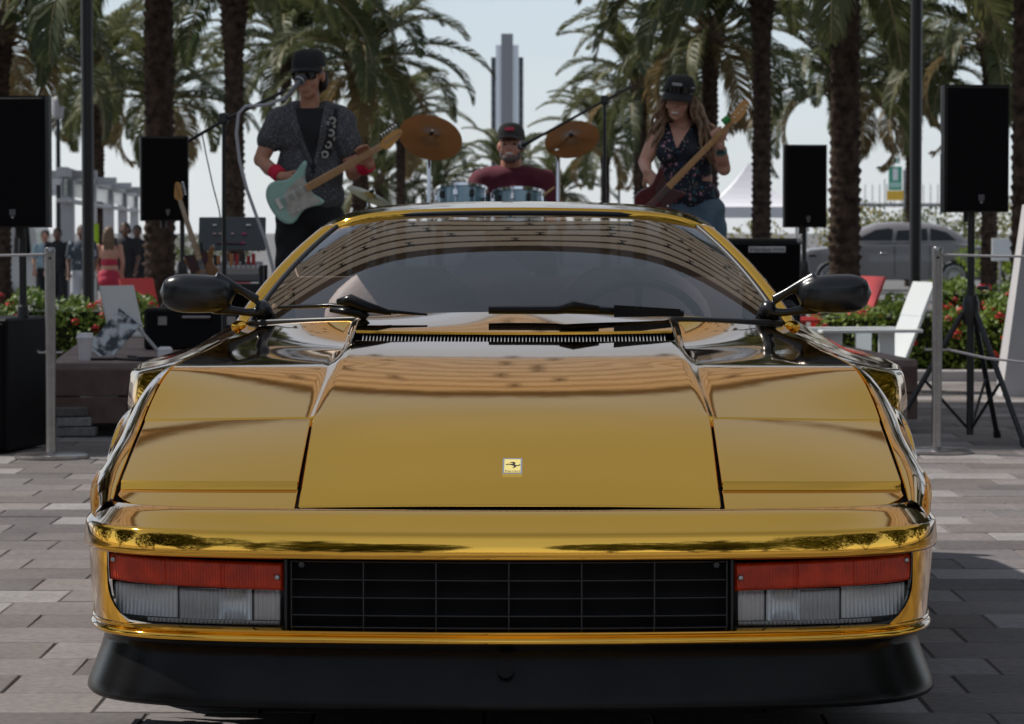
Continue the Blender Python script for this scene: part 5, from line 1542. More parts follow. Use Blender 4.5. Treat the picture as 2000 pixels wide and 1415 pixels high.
# ------------------------------------------------------------------ grey estate car on the street
def suv():
    dep = 86; Y = dep - D0; k = dep / FPX
    rear = at(1931, 445, Y).x
    t = thing("parked_car", "grey tall luxury suv parked beyond the hedge, rear to the right", "car", (rear, Y, LZ))
    PT = pbr("suv_paint", (.20, .19, .193), .3, coat=.5); GLS = pbr("suv_glass", (.008, .010, .012), .06); CHS = pbr("suv_trim", (.5, .5, .52), .25, .9)
    def col(x): # section outline at x (metres forward of the rear, negative)
        return None
    up = [(0.0, .62), (-.04, .95), (-.10, 1.12), (-.45, 1.22), (-1.05, 1.30), (-1.5, 1.30), (-2.6, 1.28), (-3.6, 1.26), (-4.9, 1.12), (-5.3, .95)]
    roof = [(-.62, 1.28), (-.74, 1.42), (-1.0, 1.62), (-1.3, 1.75), (-1.8, 1.81), (-2.6, 1.83), (-3.1, 1.79), (-3.6, 1.62), (-4.1, 1.30)]
    # lower body
    st = np.linspace(0, 5.3, 54); G = []
    for q in st:
        x = -q
        zt_ = float(np.interp(-x, [-a for a, b in up], [b for a, b in up])); e = min(1, (q / .5)) ** .5 * min(1, ((5.3 - q) / .6)) ** .5
        hw = .86 + .12 * e
        zb = .30
        for wc in (-1.06, -4.35):
            d = .44 ** 2 - (x - wc) ** 2
            if d > 0: zb = max(zb, .39 + math.sqrt(d) - .02)
        zb = min(zb, zt_ - .05)
        G.append([(x, -hw + .05, zb), (x, -hw, zb + .02), (x, -hw - .01, (zb + zt_) / 2), (x, -hw, zt_ - .16), (x, -hw + .05, zt_ - .03), (x, -hw + .14, zt_), (x, 0, zt_ + .01), (x, hw - .14, zt_), (x, hw, zt_ - .16), (x, hw, zb)])
    MB().grid(G).build("body", PT, t, smooth=45)
    rows = []
    for q in np.linspace(0, 1, 30):
        x = -.62 - 3.38 * q
        zr = float(np.interp(-x, [-a for a, b in roof], [b for a, b in roof])); zb = float(np.interp(-x, [-a for a, b in up], [b for a, b in up]))
        rows.append([(x, -.84, zb - .01), (x, -.80, zb + (zr - zb) * .35), (x, -.70, zb + (zr - zb) * .85), (x, -.58, zr - .01), (x, 0, zr + .03), (x, .58, zr - .01), (x, .84, zb)])
    MB().grid(rows).build("roof", PT, t, smooth=50)
    def win(pts, nm="side_window"):
        me = MB(); me.add([(x, y, z) for x, y, z in pts], [tuple(range(len(pts)))]); me.build(nm, GLS, t)
    yo = lambda z: -.865 + .20 * max(0, (z - 1.32) / .46)
    win([(x, yo(z) - .012, z) for x, z in ((-.98, 1.35), (-1.25, 1.58), (-1.62, 1.68), (-1.68, 1.68), (-1.68, 1.34))])
    win([(x, yo(z) - .012, z) for x, z in ((-1.76, 1.34), (-1.76, 1.68), (-2.55, 1.70), (-2.62, 1.34))])
    win([(x, yo(z) - .012, z) for x, z in ((-2.72, 1.34), (-2.66, 1.70), (-3.15, 1.64), (-3.75, 1.34))])
    MB().tube([(x, yo(1.33) - .02, 1.325) for x in (-.95, -2.4, -3.8)], .012, 6).build("window_trim", CHS, t)
    for wc in (-1.06, -4.35):
        w = MB().lathe([(0, -.10), (.28, -.11), (.36, -.11), (.39, -.06), (.39, .1), (0, .1)], (wc, -.88, .39), Euler((R(90), 0, 0)), 32)
        wo = w.build("wheel", RUBBER, t, smooth=45)
        rm = MB()
        rm.lathe([(.26, .115), (.285, .125), (.30, .11)], (wc, -.88, .39), Euler((R(90), 0, 0)), 32, caps=False)
        for q in range(18):
            a = 2 * math.pi * q / 18; rm.box((wc + .155 * math.cos(a), -1.0, .39 + .155 * math.sin(a)), (.22, .02, .028), Euler((0, -a, 0)))
        rm.lathe([(0, .125), (.07, .125), (.08, .11)], (wc, -.88, .39), Euler((R(90), 0, 0)), 16)
        rm.build("rim", CHS, wo)
    for x in (-2.15, -2.95): MB().box((x, -1.0, 1.02), (.20, .03, .03), bev=.008).build("door_handle", CHS, t)
    for x in (-1.72, -2.66): MB().box((x, -.988, .80), (.012, .012, .84)).build("door_gap", DARK, t)
    MB().box((-.10, -.93, .93), (.16, .06, .10), bev=.02).build("tail_lamp", pbr("suv_tail", (.16, .13, .135), .25), t)
    MB().box((-.16, -.97, .62), (.12, .02, .05)).build("reflector", pbr("suv_reflector", (.30, .02, .03), .3), t)
    MB().add([(-.60, -.55, 1.32), (-.60, .55, 1.32), (-.82, .5, 1.50), (-.82, -.5, 1.50)], [(0, 1, 2, 3)]).build("rear_window", GLS, t)
suv()
# small roadside signs by the car
for px, dep, y0, y1, w_, lb in ((1955, 70, 466, 510, .26, "white roadside notice board at the right, behind the barrier cord"), (1986, 74, 466, 500, .22, "small white notice board nearest the right edge")):
    Yn = dep - D0; p = at(px, (y0 + y1) / 2, Yn)
    nb_ = thing("notice_board", lb, "sign", (p.x, Yn, LZ), .12, "white notice boards by the street")
    MB().box((0, 0, p.z - LZ), (w_ * 1.6, .04, (y1 - y0) * dep / FPX), bev=.008).build("panel", SWH, nb_)
    MB().tube([(0, .05, 0), (0, .05, p.z - LZ)], .03, 8).build("post", GAL, nb_)
# ------------------------------------------------------------------ people
from mathutils.bvhtree import BVHTree
def skin_mat(name, col):
    m = pbr(name, col, .5, noise=(14, .12), spec=.4)
    b = m.node_tree.nodes["Principled BSDF"]; b.inputs["Subsurface Weight"].default_value = .12; b.inputs["Subsurface Radius"].default_value = (.01, .004, .002)
    return m
def limb(mb, pts, rs, n=12):
    mb.tube(pts, rs, n)
    for p, r in zip(pts, rs if hasattr(rs, '__len__') else [rs] * len(pts)): mb.ball(p, r * .995, 12, 8)
def head_parts(mb, c, M, k=1.0):
    q = lambda x, y, z: Vector(c) + M @ (Vector((x, y, z)) * k)
    e = lambda p, r: mb.ball(q(*p), tuple(a * k for a in r), 16, 12, M)
    e((0, .008, .03), (.074, .094, .086)); e((0, -.035, -.02), (.061, .058, .084)); e((0, -.040, -.076), (.046, .044, .034)); e((0, -.066, -.094), (.022, .018, .018))
    mb.tube([q(0, -.088, .008), q(0, -.106, -.022), q(0, -.102, -.032)], [.010 * k, .014 * k, .012 * k], 8); e((0, -.106, -.026), (.015, .013, .011))
    e((0, -.083, .016), (.046, .016, .012))
    for s in (-1, 1):
        e((s * .036, -.062, -.030), (.026, .024, .026)); e((s * .075, .004, -.008), (.012, .022, .033))
    e((0, -.091, -.060), (.026, .009, .007)); e((0, -.089, -.071), (.022, .010, .008))
def hand(mb, w, d, side, up, curl=.5, spread=.02, L=.17, thumb=1):
    """hand from wrist w pointing along d; side = across the knuckles, up = back of hand normal"""
    d, side = Vector(d).normalized(), Vector(side).normalized(); up = Vector(up).normalized(); w = Vector(w)
    palm = [w + side * o + d * t for o in (-.026, -.009, .009, .026) for t in (.0, .085)]
    for o in (-.027, -.010, .010, .027): limb(mb, [w + side * o * .6 + d * .01, w + side * o + d * .088], [.016, .0135], 8)
    for k, (o, ln) in enumerate(((-.030, .075), (-.010, .085), (.010, .08), (.030, .062))):
        p0 = w + side * o + d * .088; a1 = curl * .9; a2 = curl * 1.9
        d1 = d * math.cos(a1) - up * math.sin(a1) + side * o * spread * 10; d2 = d * math.cos(a2) - up * math.sin(a2)
        d3 = d * math.cos(a2 * 1.35) - up * math.sin(a2 * 1.35)
        p1 = p0 + d1 * ln * .45; p2 = p1 + d2 * ln * .32; p3 = p2 + d3 * ln * .25
        limb(mb, [p0, p1, p2, p3], [.0105, .0095, .0085, .007], 8)
    t0 = w + side * (-.03 * thumb) + d * .03; t1 = t0 + (side * (-thumb) * .7 + d * .6 - up * .5).normalized() * .042; t2 = t1 + (d * .9 - up * .5).normalized() * .034
    limb(mb, [t0, t1, t2], [.014, .0115, .009], 8)
def bvh_of(me): return BVHTree.FromPolygons([v.co for v in me.vertices], [tuple(p.vertices) for p in me.polygons])
def conform(bv, pts2, y0, off=.004, dirv=(0, 1, 0), th=.0):
    """drop a grid of (x, z) points onto a surface from the front"""
    G = []
    for row in pts2:
        r = []
        for x, z in row:
            h = bv.ray_cast(Vector((x, y0, z)), Vector(dirv), 2.0)
            r.append((x, (h[0].y if h[0] else (r[-1][1] + off if r else y0 + .3)) - off, z))
        G.append(r)
    return G
def folds(me, amp, scale, seed=0):
    r = random.Random(seed); ph = [r.uniform(0, 6) for _ in range(6)]
    n = [v.normal.copy() for v in me.vertices]
    for v, q in zip(me.vertices, n):
        c = v.co
        f = math.sin(c.x * scale + c.z * scale * .7 + ph[0]) * math.sin(c.z * scale * 1.3 - c.x * scale * .6 + ph[1]) + .6 * math.sin(c.x * scale * 2.1 - c.z * scale * 1.7 + ph[2])
        v.co = c + q * amp * f
    me.update()
    return me
SKIN1 = skin_mat("skin_tan", (.52, .255, .165)); SKIN2 = skin_mat("skin_fair", (.62, .33, .235)); SKIN3 = skin_mat("skin_rosy", (.66, .32, .23)); SKIN4 = skin_mat("skin_brown", (.16, .085, .06))
def pattern_mat(name, base, spots, scale, thr=.35, rough=.8):
    if name in MATS: return MATS[name]
    m = bpy.data.materials.new(name); N, L = nodes_of(m); b = N["Principled BSDF"]; b.inputs["Roughness"].default_value = rough
    tc = N.new("ShaderNodeTexCoord"); last = None
    col = N.new("ShaderNodeRGB"); col.outputs[0].default_value = (*base, 1); last = col.outputs[0]
    for k, (sc_, c_, t_) in enumerate(spots):
        vo = N.new("ShaderNodeTexVoronoi"); vo.inputs["Scale"].default_value = scale * sc_
        mp = N.new("ShaderNodeMapping"); mp.inputs["Location"].default_value = (k * 3.1, k * 1.7, k * .9); L.new(tc.outputs["Object"], mp.inputs[0]); L.new(mp.outputs[0], vo.inputs["Vector"])
        lt = N.new("ShaderNodeMath"); lt.operation = 'LESS_THAN'; lt.inputs[1].default_value = t_; L.new(vo.outputs["Distance"], lt.inputs[0])
        mx = N.new("ShaderNodeMix"); mx.data_type = 'RGBA'; mx.inputs["B"].default_value = (*c_, 1); L.new(last, mx.inputs["A"]); L.new(lt.outputs[0], mx.inputs["Factor"]); last = mx.outputs["Result"]
    L.new(last, b.inputs["Base Color"]); MATS[name] = m
    return m
def cap_parts(c, M, mat, parent, k=1.0, flat=1.0, brim=.075, tilt=.15):
    q = lambda x, y, z: Vector(c) + M @ (Vector((x, y, z)) * k)
    mb = MB(); G = []
    for i in range(9):
        t = i / 8.0
        r = math.cos(t * math.pi / 2) ** (.55 * flat); z = .035 + .095 * math.sin(t * math.pi / 2) ** .9
        G.append([q(.086 * r * math.cos(a), .004 + .108 * r * math.sin(a), z) for a in np.linspace(0, 2 * math.pi, 28, endpoint=False)])
    mb.grid(G, cv=True); cp = mb.build("cap", mat, parent, smooth=True)
    mb = MB(); G = []
    for i in range(7):
        t = i / 6.0; row = []
        for a in np.linspace(-1.25, 1.25, 17):
            rx = .086 + .002 * t; x = rx * math.sin(a) * (1 + .02 * t); y = .004 - .106 * math.cos(a) - brim * t * max(0, math.cos(a * .95)) ** .8
            row.append(q(x, y, .040 - tilt * .30 * t - .10 * (x * x) / .0074 * .12))
        G.append(row)
    mb.grid(G); mb.grid([[p + M @ Vector((0, 0, -.006)) for p in row] for row in G]); mb.build("cap_brim", mat, cp, smooth=True)
    return cp

# ---- electric guitars
def guitar(name, label, cat, O, ax, upv, k, kind, group=None, parent_thing=None):
    """O butt of body, ax along the neck, upv towards the upper horn; local z points to the viewer"""
    t = thing(name, label, cat, tuple(O))
    ax = Vector(ax).normalized(); Mx = frame((0, 0, 0), ax, upv)
    if (Mx.to_3x3() @ Vector((0, 0, 1))).y > 0: Mx = Mx @ Matrix.Diagonal((1, 1, -1, 1))
    body = [(0, 0), (.006, .07), (.03, .125), (.075, .160), (.13, .158), (.18, .132), (.22, .120), (.27, .132), (.33, .160), (.378, .182), (.398, .176), (.392, .150), (.352, .112), (.326, .070), (.322, .034), (.322, -.034), (.326, -.06), (.345, -.092), (.368, -.128), (.362, -.152), (.325, -.155), (.27, -.135), (.22, -.126), (.17, -.140), (.12, -.170), (.07, -.172), (.028, -.130), (.006, -.07)]
    if kind == 'bass': body = [(x * 1.12, y * 1.0) for x, y in body]
    cols = {'strat': (.30, .50, .42), 'bass': (.16, .008, .012), 'sun': (.25, .10, .03)}[kind]
    BM = pbr("guitar_" + kind, cols, .22, coat=.7) if kind != 'bass' else pbr("guitar_bass", cols, .22, coat=.7, noise=(4, .5, (.03, .004, .006)))
    def sc(pl, d=1): return [(x * k, y * k) for x, y in pl]
    # smooth body outline
    def sm(pl, n=3):
        for _ in range(n):
            o = []
            for i in range(len(pl)):
                a, b = pl[i], pl[(i + 1) % len(pl)]
                o += [(a[0] * .75 + b[0] * .25, a[1] * .75 + b[1] * .25), (a[0] * .25 + b[0] * .75, a[1] * .25 + b[1] * .75)]
            pl = o
        return pl
    ol = sm(body, 2); cx_, cy_ = .19, -.005
    mb = MB(); n = len(ol); rings = []
    for f, z in ((.90, -.022), (.985, -.017), (1.0, -.008), (1.0, .008), (.985, .017), (.90, .022)):
        rings.append([Mx @ Vector(((cx_ + (x - cx_) * f) * k, (cy_ + (y - cy_) * f) * k, z * k)) for x, y in ol])
    mb.grid(rings, cv=True); o_ = mb.n; mb.f.append(tuple(range(o_ - n, o_))); mb.f.append(tuple(range(o_ - 6 * n, o_ - 5 * n)))
    bd = mb.build("body", BM, t, smooth=50)
    nl = .62 if kind != 'bass' else .78      # neck length
    x0 = .30 if kind != 'bass' else .34
    NK = pbr("neck_maple", (.66, .32, .08), .35, coat=.4, noise=(8, .2))
    Mz = lambda z: Mx @ Matrix.Translation((0, 0, z * k))
    nk = MB().prism(sc([(x0, -.030), (x0 + nl, -.022), (x0 + nl, .022), (x0, .030)]), .014 * k, Mz(.018)).build("neck", NK, t)
    mb = MB()
    for q in range(1, 20):
        xf = x0 + nl * (1 - (1 - 2 ** (-q / 12.0)) / (1 - 2 ** (-21 / 12.0)) * 1.0); hw = .030 - .008 * (xf - x0) / nl
        mb.prism(sc([(xf, -hw), (xf + .0022, -hw), (xf + .0022, hw), (xf, hw)]), .0018 * k, Mz(.032))
    mb.build("frets", pbr("fret_dark", (.22, .15, .08), .4), nk, kind="stuff")
    hx = x0 + nl
    if kind == 'bass': hd = [(hx, -.022), (hx, .022), (hx + .05, .045), (hx + .14, .060), (hx + .20, .066), (hx + .235, .045), (hx + .23, .01), (hx + .19, -.008), (hx + .15, -.030), (hx + .06, -.040)]
    else: hd = [(hx, -.022), (hx, .022), (hx + .03, .040), (hx + .10, .050), (hx + .155, .056), (hx + .185, .035), (hx + .178, .008), (hx + .155, -.004), (hx + .12, -.018), (hx + .05, -.046), (hx + .025, -.040)]
    h_ = MB().prism(sc(sm(hd, 1)), .014 * k, Mz(.010)).build("headstock", NK, t)
    nt = 4 if kind == 'bass' else 6
    for q in range(nt):
        xq = hx + (.045 + q * .047 if kind == 'bass' else .035 + q * .024)
        yq = .050 if kind == 'bass' else .040 + .010 * q / 5
        pk = MB(); pk.prism(sc([(xq, yq), (xq + .008, yq), (xq + .008, yq + .03), (xq, yq + .03)]), .006 * k, Mz(.014)); pk.ball(Mx @ (Vector((xq + .004, yq + .032, .016)) * k), (.011 * k, .011 * k, .009 * k), 8, 6)
        pk.tube([Mx @ (Vector((xq + .004, .012, .022)) * k), Mx @ (Vector((xq + .004, .012, .034)) * k)], .006 * k, 8)
        pk.build("tuning_peg", CHROME, h_)
    if kind == 'strat':
        pgd = [(.095, -.10), (.12, -.145), (.20, -.118), (.30, -.135), (.35, -.14), (.345, -.11), (.325, -.07), (.322, -.036), (.30, -.034), (.30, .036), (.318, .045), (.335, .09), (.29, .085), (.22, .075), (.155, .055), (.12, .0)]
        PGM = pbr("pickguard_pearl", (.52, .50, .43), .35, noise=(30, .35))
    else:
        pgd = [(.16, -.11), (.22, -.13), (.33, -.12), (.385, -.14), (.375, -.10), (.35, -.04), (.35, .04), (.37, .10), (.30, .09), (.24, .07), (.22, .02), (.20, -.04)]
        PGM = pbr("pickguard_dark", (.055, .012, .014), .3)
    MB().prism(sc(sm(pgd, 1)), .003 * k, Mz(.0225)).build("pickguard", PGM, bd)
    for q, xq in enumerate((.13, .195, .26) if kind != 'bass' else (.20, .27)):
        MB().prism(sc([(xq, -.036), (xq + .02, -.030), (xq + .02, .034), (xq, .032)]), .008 * k, Mz(.0228)).build("pickup", pbr("pickup_cream", (.6, .58, .52), .4) if kind == 'strat' else BLKM, bd)
    MB().prism(sc([(.062, -.04), (.092, -.04), (.092, .04), (.062, .04)]), .012 * k, Mz(.0225)).build("bridge", CHROME, bd)
    for xq, yq in ((.14, -.105), (.175, -.112), (.215, -.112)) if kind != 'sun' else ((.10, -.10), (.13, -.12)):
        MB().lathe([(.011 * k, 0), (.010 * k, .012 * k), (0, .0125 * k)], tuple(Mx @ (Vector((xq, yq, .0255)) * k)), (Mx.to_3x3()), 12).build("control_knob", pbr("knob_cream", (.55, .53, .47), .4) if kind == 'strat' else CHROME, bd)
    st = MB()
    for q in range(nt):
        yy_ = (-.018 + .036 * q / (nt - 1))
        st.tube([Mx @ (Vector((.077, yy_ * 1.4, .037)) * k), Mx @ (Vector((hx, yy_, .036)) * k)], .0007, 4)
    st.build("strings", CHROME, t, kind="stuff")
    return t, Mx

def pants(pts_l, pts_r, rs, hipc, mat, parent, name="trousers", vox=.012):
    mb = MB(); limb(mb, pts_l, rs); limb(mb, pts_r, rs); mb.ball(hipc, (.165, .12, .13), 16, 12)
    me = folds(remesh_obj(mb, name, vox, 6), .004, 26, 4)
    return link(name, me, mat, parent)

# ================= singer
YS = 10.72
def S(px, py, dy=0.0): return at(px, py, YS + dy)
sing = thing("person", "singer in dark cap and sunglasses playing the pale green electric guitar", "person", (S(605, 445).x, YS, SZ))
SO = Vector(sing.location)
def L_(v): return Vector(v) - SO
Mh = Euler((R(4), R(-3), R(-14))).to_matrix()
hc = L_(S(604, 150, -.02))
mb = MB(); head_parts(mb, hc, Mh, 1.04)
nb_ = L_(S(606, 222, .03))
limb(mb, [hc + Vector((0, .02, -.06)), L_(S(605, 205, .02)), nb_], [.052, .055, .065])
sR, sL = L_(S(545, 236, .03)), L_(S(671, 236, .03))
eR, wR = L_(S(510, 312, -.02)), L_(S(549, 345, -.17))
eL, wL = L_(S(690, 338, -.02)), L_(S(722, 322, -.15))
limb(mb, [sR, (sR + eR) / 2, eR, (eR + wR) / 2 + Vector((-.008, 0, -.004)), wR], [.062, .052, .043, .040, .028])
limb(mb, [sL, (sL + eL) / 2, eL, (eL + wL) / 2, wL], [.062, .052, .043, .038, .028])
tc_ = L_(S(606, 300, .03))
mb.ball(L_(S(606, 262, .03)), (.165, .10, .16), 16, 12); mb.ball(L_(S(608, 340, .03)), (.155, .10, .20), 16, 12)
hpR, hpL = L_(S(577, 432, .03)), L_(S(637, 432, .03)); kR, kL = L_(S(566, 560, -.02)), L_(S(650, 560, -.02)); aR, aL = L_(S(562, 680, .03)), L_(S(660, 680, .03))
limb(mb, [hpR, kR, aR], [.09, .06, .045]); limb(mb, [hpL, kL, aL], [.09, .06, .045])
# strumming hand towards the strings, fretting hand round the neck
hand(mb, wR, L_(S(592, 368, -.185)) - wR, Vector((.35, -.1, .9)), Vector((-.3, -1, .2)), .35, .01, thumb=-1)
hand(mb, wL, L_(S(712, 300, -.19)) - wL, Vector((.85, .1, .5)), Vector((0, .9, .3)), .55, .02, thumb=1)
bodyS = link("body", remesh_obj(mb, "body", .0062, 2), SKIN1, sing)
SHIRT = pattern_mat("singer_shirt", (.055, .056, .062), [(1.0, (.17, .17, .18), .34), (1.7, (.11, .11, .12), .3)], 85)
mb = MB()
mb.ball(L_(S(606, 262, .03)), (.19, .125, .155), 18, 14); mb.ball(L_(S(606, 335, .035)), (.185, .128, .22), 18, 14); mb.ball(L_(S(612, 385, .04)), (.178, .13, .12), 18, 14)
limb(mb, [sR + Vector((.02, 0, .0)), sR * .52 + eR * .48], [.083, .077], 14); limb(mb, [sL + Vector((-.02, 0, 0)), sL * .5 + eL * .5], [.083, .077], 14)
limb(mb, [L_(S(575, 218, .04)), sR], [.06, .07]); limb(mb, [L_(S(638, 218, .04)), sL], [.06, .07])
shm = folds(remesh_obj(mb, "shirt", .008, 5), .0045, 24, 1)
# flat hem: cut the rounded underside
bmx = bmesh.new(); bmx.from_mesh(shm); zh = L_(S(600, 414)).z
bmesh.ops.bisect_plane(bmx, geom=bmx.verts[:] + bmx.edges[:] + bmx.faces[:], plane_co=(0, 0, zh), plane_no=(-.22, 0, -1), clear_outer=True); bmx.to_mesh(shm); bmx.free(); shm.shade_smooth()
shirt = link("shirt", shm, SHIRT, sing)
bv = bvh_of(shm)
TEE = pbr("black_tee", (.012, .012, .014), .85)
rows_ = []
for t_ in np.linspace(0, 1, 16):
    py = 212 + 128 * t_; hw = 26 * (1 - t_ ** 1.3) + 2; cx_ = 604 + 10 * t_
    rows_.append([(L_(S(cx_ + hw * u, py)).x, L_(S(cx_, py)).z) for u in np.linspace(-1, 1, 11)])
MB().grid(conform(bv, rows_, -.6, .006)).build("t_shirt", TEE, sing, smooth=True)
for s in (-1, 1):   # open lapels
    G = []
    for t_ in np.linspace(0, 1, 12):
        py = 208 + 110 * t_; x_in = 604 + 10 * t_ + s * (27 * (1 - t_ ** 1.3) + 1); wd = 18 * (1 - t_) + 3
        G.append([(L_(S(x_in + s * wd * u, py)).x, L_(S(604, py + 6 * u)).z) for u in (0, .5, 1)])
    MB().grid(conform(bv, G, -.6, .011)).build("lapel", SHIRT, shirt, smooth=True)
STRAP = pattern_mat("guitar_strap", (.012, .012, .014), [(.55, (.30, .29, .27), .30), (.55, (.02, .02, .02), .14)], 40)
G = []
for t_ in np.linspace(0, 1, 22):
    x_ = 650 - 16 * t_ + 6 * math.sin(t_ * 3); py = 212 + 95 * t_
    G.append([(L_(S(x_ + w_, py)).x, L_(S(x_, py + w_ * .25)).z) for w_ in np.linspace(-10, 10, 5)])
MB().grid(conform(bv, G, -.6, .010)).build("strap", STRAP, sing, smooth=True)
conchos = MB()
for py in (237, 261, 284, 303):
    x_ = 650 - 16 * (py - 212) / 95 + 6 * math.sin((py - 212) / 95 * 3); q = conform(bv, [[(L_(S(x_, py)).x, L_(S(x_, py)).z)]], -.6, .013)[0][0]
    MB().lathe([(.010, .002), (.016, .004), (.022, 0)], q, Euler((R(90), 0, 0)), 18, caps=False).build("strap_ring", pbr("strap_ring", (.35, .34, .30), .5), sing, smooth=True)
PANT = pbr("black_trousers", (.008, .008, .010), .85)
pants([hpR, kR, aR], [hpL, kL, aL], [.112, .085, .07], L_(S(607, 420, .03)), PANT, sing)
for a in (aR, aL): MB().ball(Vector((a.x, a.y - .06, .035)), (.05, .13, .045), 14, 10).build("shoe", RUBBER, sing, smooth=True)
WB = pbr("red_wristband", (.65, .01, .05), .8)
for w_, e_ in ((wR, eR), (wL, eL)):
    d_ = (e_ - w_).normalized(); MB().tube([w_ + d_ * .005, w_ + d_ * .035, w_ + d_ * .07], [.039, .042, .042], 16).build("wristband", WB, sing, smooth=50)
CAPM = pbr("dark_cap", (.014, .014, .016), .8, noise=(20, .4))
cap_parts(hc + Vector((0, 0, .012)), Mh, CAPM, sing, 1.06, .75, .045, .06)
HAIRD = pbr("dark_hair", (.012, .009, .008), .6)
mb = MB()
for s in (-1, 1): mb.ball(hc + Mh @ Vector((s * .066, .045, -.025)), (.028, .06, .06), 12, 8)
mb.ball(hc + Mh @ Vector((0, .07, -.03)), (.07, .045, .08), 12, 8)
link("hair", remesh_obj(mb, "hair", .008, 2), HAIRD, sing)
SGL = pbr("sunglass_lens", (.006, .006, .007), .1)
def shades(c, M, par, k=1.0, z=.006, y=-.094):
    q = lambda a, b, d: Vector(c) + M @ (Vector((a, b, d)) * k)
    g = MB()
    for s in (-1, 1):
        G = []
        for v in np.linspace(-1, 1, 7):
            G.append([q(s * (.034 + .030 * u * (1 - .12 * v * v)), y + .012 * (u * .5 + .5) ** 2 * 1.0 + .002, z - .020 * v * (1 - .25 * max(0, v) * abs(u))) for u in np.linspace(-1, 1, 9)])
        g.grid(G); g.tube([q(s * .066, y + .012, z + .012), q(s * .078, -.02, z + .012)], .004, 6)
    g.tube([q(-.01, y, z + .010), q(.01, y, z + .010)], .004, 6)
    return g.build("sunglasses", SGL, par, smooth=True)
shades(hc, Mh, sing, 1.06, .004, -.098)
# his guitar
gO = S(528, 408, -.20); gE = S(788, 262, -.24)
gt, gM = guitar("electric_guitar", "pale green electric guitar with pearl pickguard held by the singer", "guitar", gO, gE - gO, S(560, 310, -.20) - S(590, 366, -.20), (gE - gO).length / 1.10, 'strat')

# ================= bass player
YB = 11.5
def B(px, py, dy=0.0): return at(px, py, YB + dy)
bas = thing("person", "bass player in black cap and floral sleeveless top with long wavy hair", "person", (B(1345, 445).x, YB, SZ))
SO = Vector(bas.location)
Mb_ = Euler((R(7), R(6), R(-12))).to_matrix()
hb = L_(B(1326, 196, -.05))
mb = MB(); head_parts(mb, hb, Mb_, .98)
nbs = L_(B(1335, 248, .03)); limb(mb, [hb + Vector((0, .03, -.06)), L_(B(1332, 235, .02)), nbs], [.045, .047, .056])
sR, sL = L_(B(1286, 262, .02)), L_(B(1384, 258, .04)); eR, wR = L_(B(1259, 318, -.03)), L_(B(1264, 336, -.18)); eL, wL = L_(B(1414, 330, -.10)), L_(B(1407, 286, -.20))
limb(mb, [sR, (sR + eR) / 2, eR, (eR + wR) / 2, wR], [.050, .046, .038, .034, .025]); limb(mb, [sL, (sL + eL) / 2, eL, (eL + wL) / 2, wL], [.052, .048, .040, .037, .026])
mb.ball(L_(B(1336, 285, .04)), (.135, .095, .13), 16, 12); mb.ball(L_(B(1345, 350, .05)), (.135, .10, .17), 16, 12)
hpR, hpL = L_(B(1325, 415, .05)), L_(B(1378, 415, .05)); kR, kL = L_(B(1330, 545, -.04)), L_(B(1392, 520, -.02)); aR, aL = L_(B(1325, 668, .06)), L_(B(1388, 662, .16))
limb(mb, [hpR, kR, aR], [.085, .055, .042]); limb(mb, [hpL, kL, aL], [.085, .055, .042])
hand(mb, wR, L_(B(1286, 366, -.21)) - wR, Vector((.8, -.1, .35)), Vector((-.3, -1, .1)), .45, .015, thumb=1)
hand(mb, wL, L_(B(1397, 252, -.235)) - wL, Vector((.8, .1, .55)), Vector((-.15, -.9, .25)), 1.0, .01, thumb=-1)
link("body", remesh_obj(mb, "body", .006, 2), SKIN2, bas)
FLOR = pattern_mat("floral_top", (.012, .016, .030), [(1.0, (.42, .20, .27), .24), (1.35, (.10, .16, .13), .2), (1.9, (.50, .40, .28), .16), (.8, (.03, .09, .12), .22)], 26)
mb = MB()
mb.ball(L_(B(1335, 288, .03)), (.148, .115, .13), 18, 14); mb.ball(L_(B(1340, 330, .045)), (.148, .115, .16), 18, 14); mb.ball(L_(B(1346, 380, .05)), (.172, .135, .11), 18, 14)
for x_ in (1302, 1362): mb.ball(L_(B(x_, 298, -.055)), (.062, .055, .062), 14, 10)
limb(mb, [L_(B(1302, 245, .04)), L_(B(1298, 290, .0))], [.035, .05]); limb(mb, [L_(B(1366, 243, .05)), L_(B(1372, 290, .01))], [.035, .05])
tpm = folds(remesh_obj(mb, "top", .008, 5), .004, 26, 2)
bmx = bmesh.new(); bmx.from_mesh(tpm); zh = L_(B(1345, 412)).z
bmesh.ops.bisect_plane(bmx, geom=bmx.verts[:] + bmx.edges[:] + bmx.faces[:], plane_co=(0, 0, zh), plane_no=(0, 0, -1), clear_outer=True); bmx.to_mesh(tpm); bmx.free(); tpm.shade_smooth()
link("top", tpm, FLOR, bas); bv = bvh_of(tpm)
rows_ = []
for t_ in np.linspace(0, 1, 10):
    py = 240 + 50 * t_; hw = 22 * (1 - t_) + 1; cx_ = 1330 - 10 * t_
    rows_.append([(L_(B(cx_ + hw * u, py)).x, L_(B(cx_, py)).z) for u in np.linspace(-1, 1, 9)])
MB().grid(conform(bv, rows_, -.6, .005)).build("neckline", SKIN2, bas, smooth=True)
G = []
for t_ in np.linspace(0, 1, 18):
    x_ = 1364 - 22 * t_; py = 236 + 78 * t_
    G.append([(L_(B(x_ + w_, py)).x, L_(B(x_, py + w_ * .3)).z) for w_ in np.linspace(-9, 9, 5)])
MB().grid(conform(bv, G, -.6, .010)).build("strap", pbr("bass_strap", (.012, .014, .022), .7), bas, smooth=True)
JEAN = pbr("blue_jeans", (.06, .11, .16), .8, noise=(12, .35, (.12, .18, .23)), bump=(120, .3))
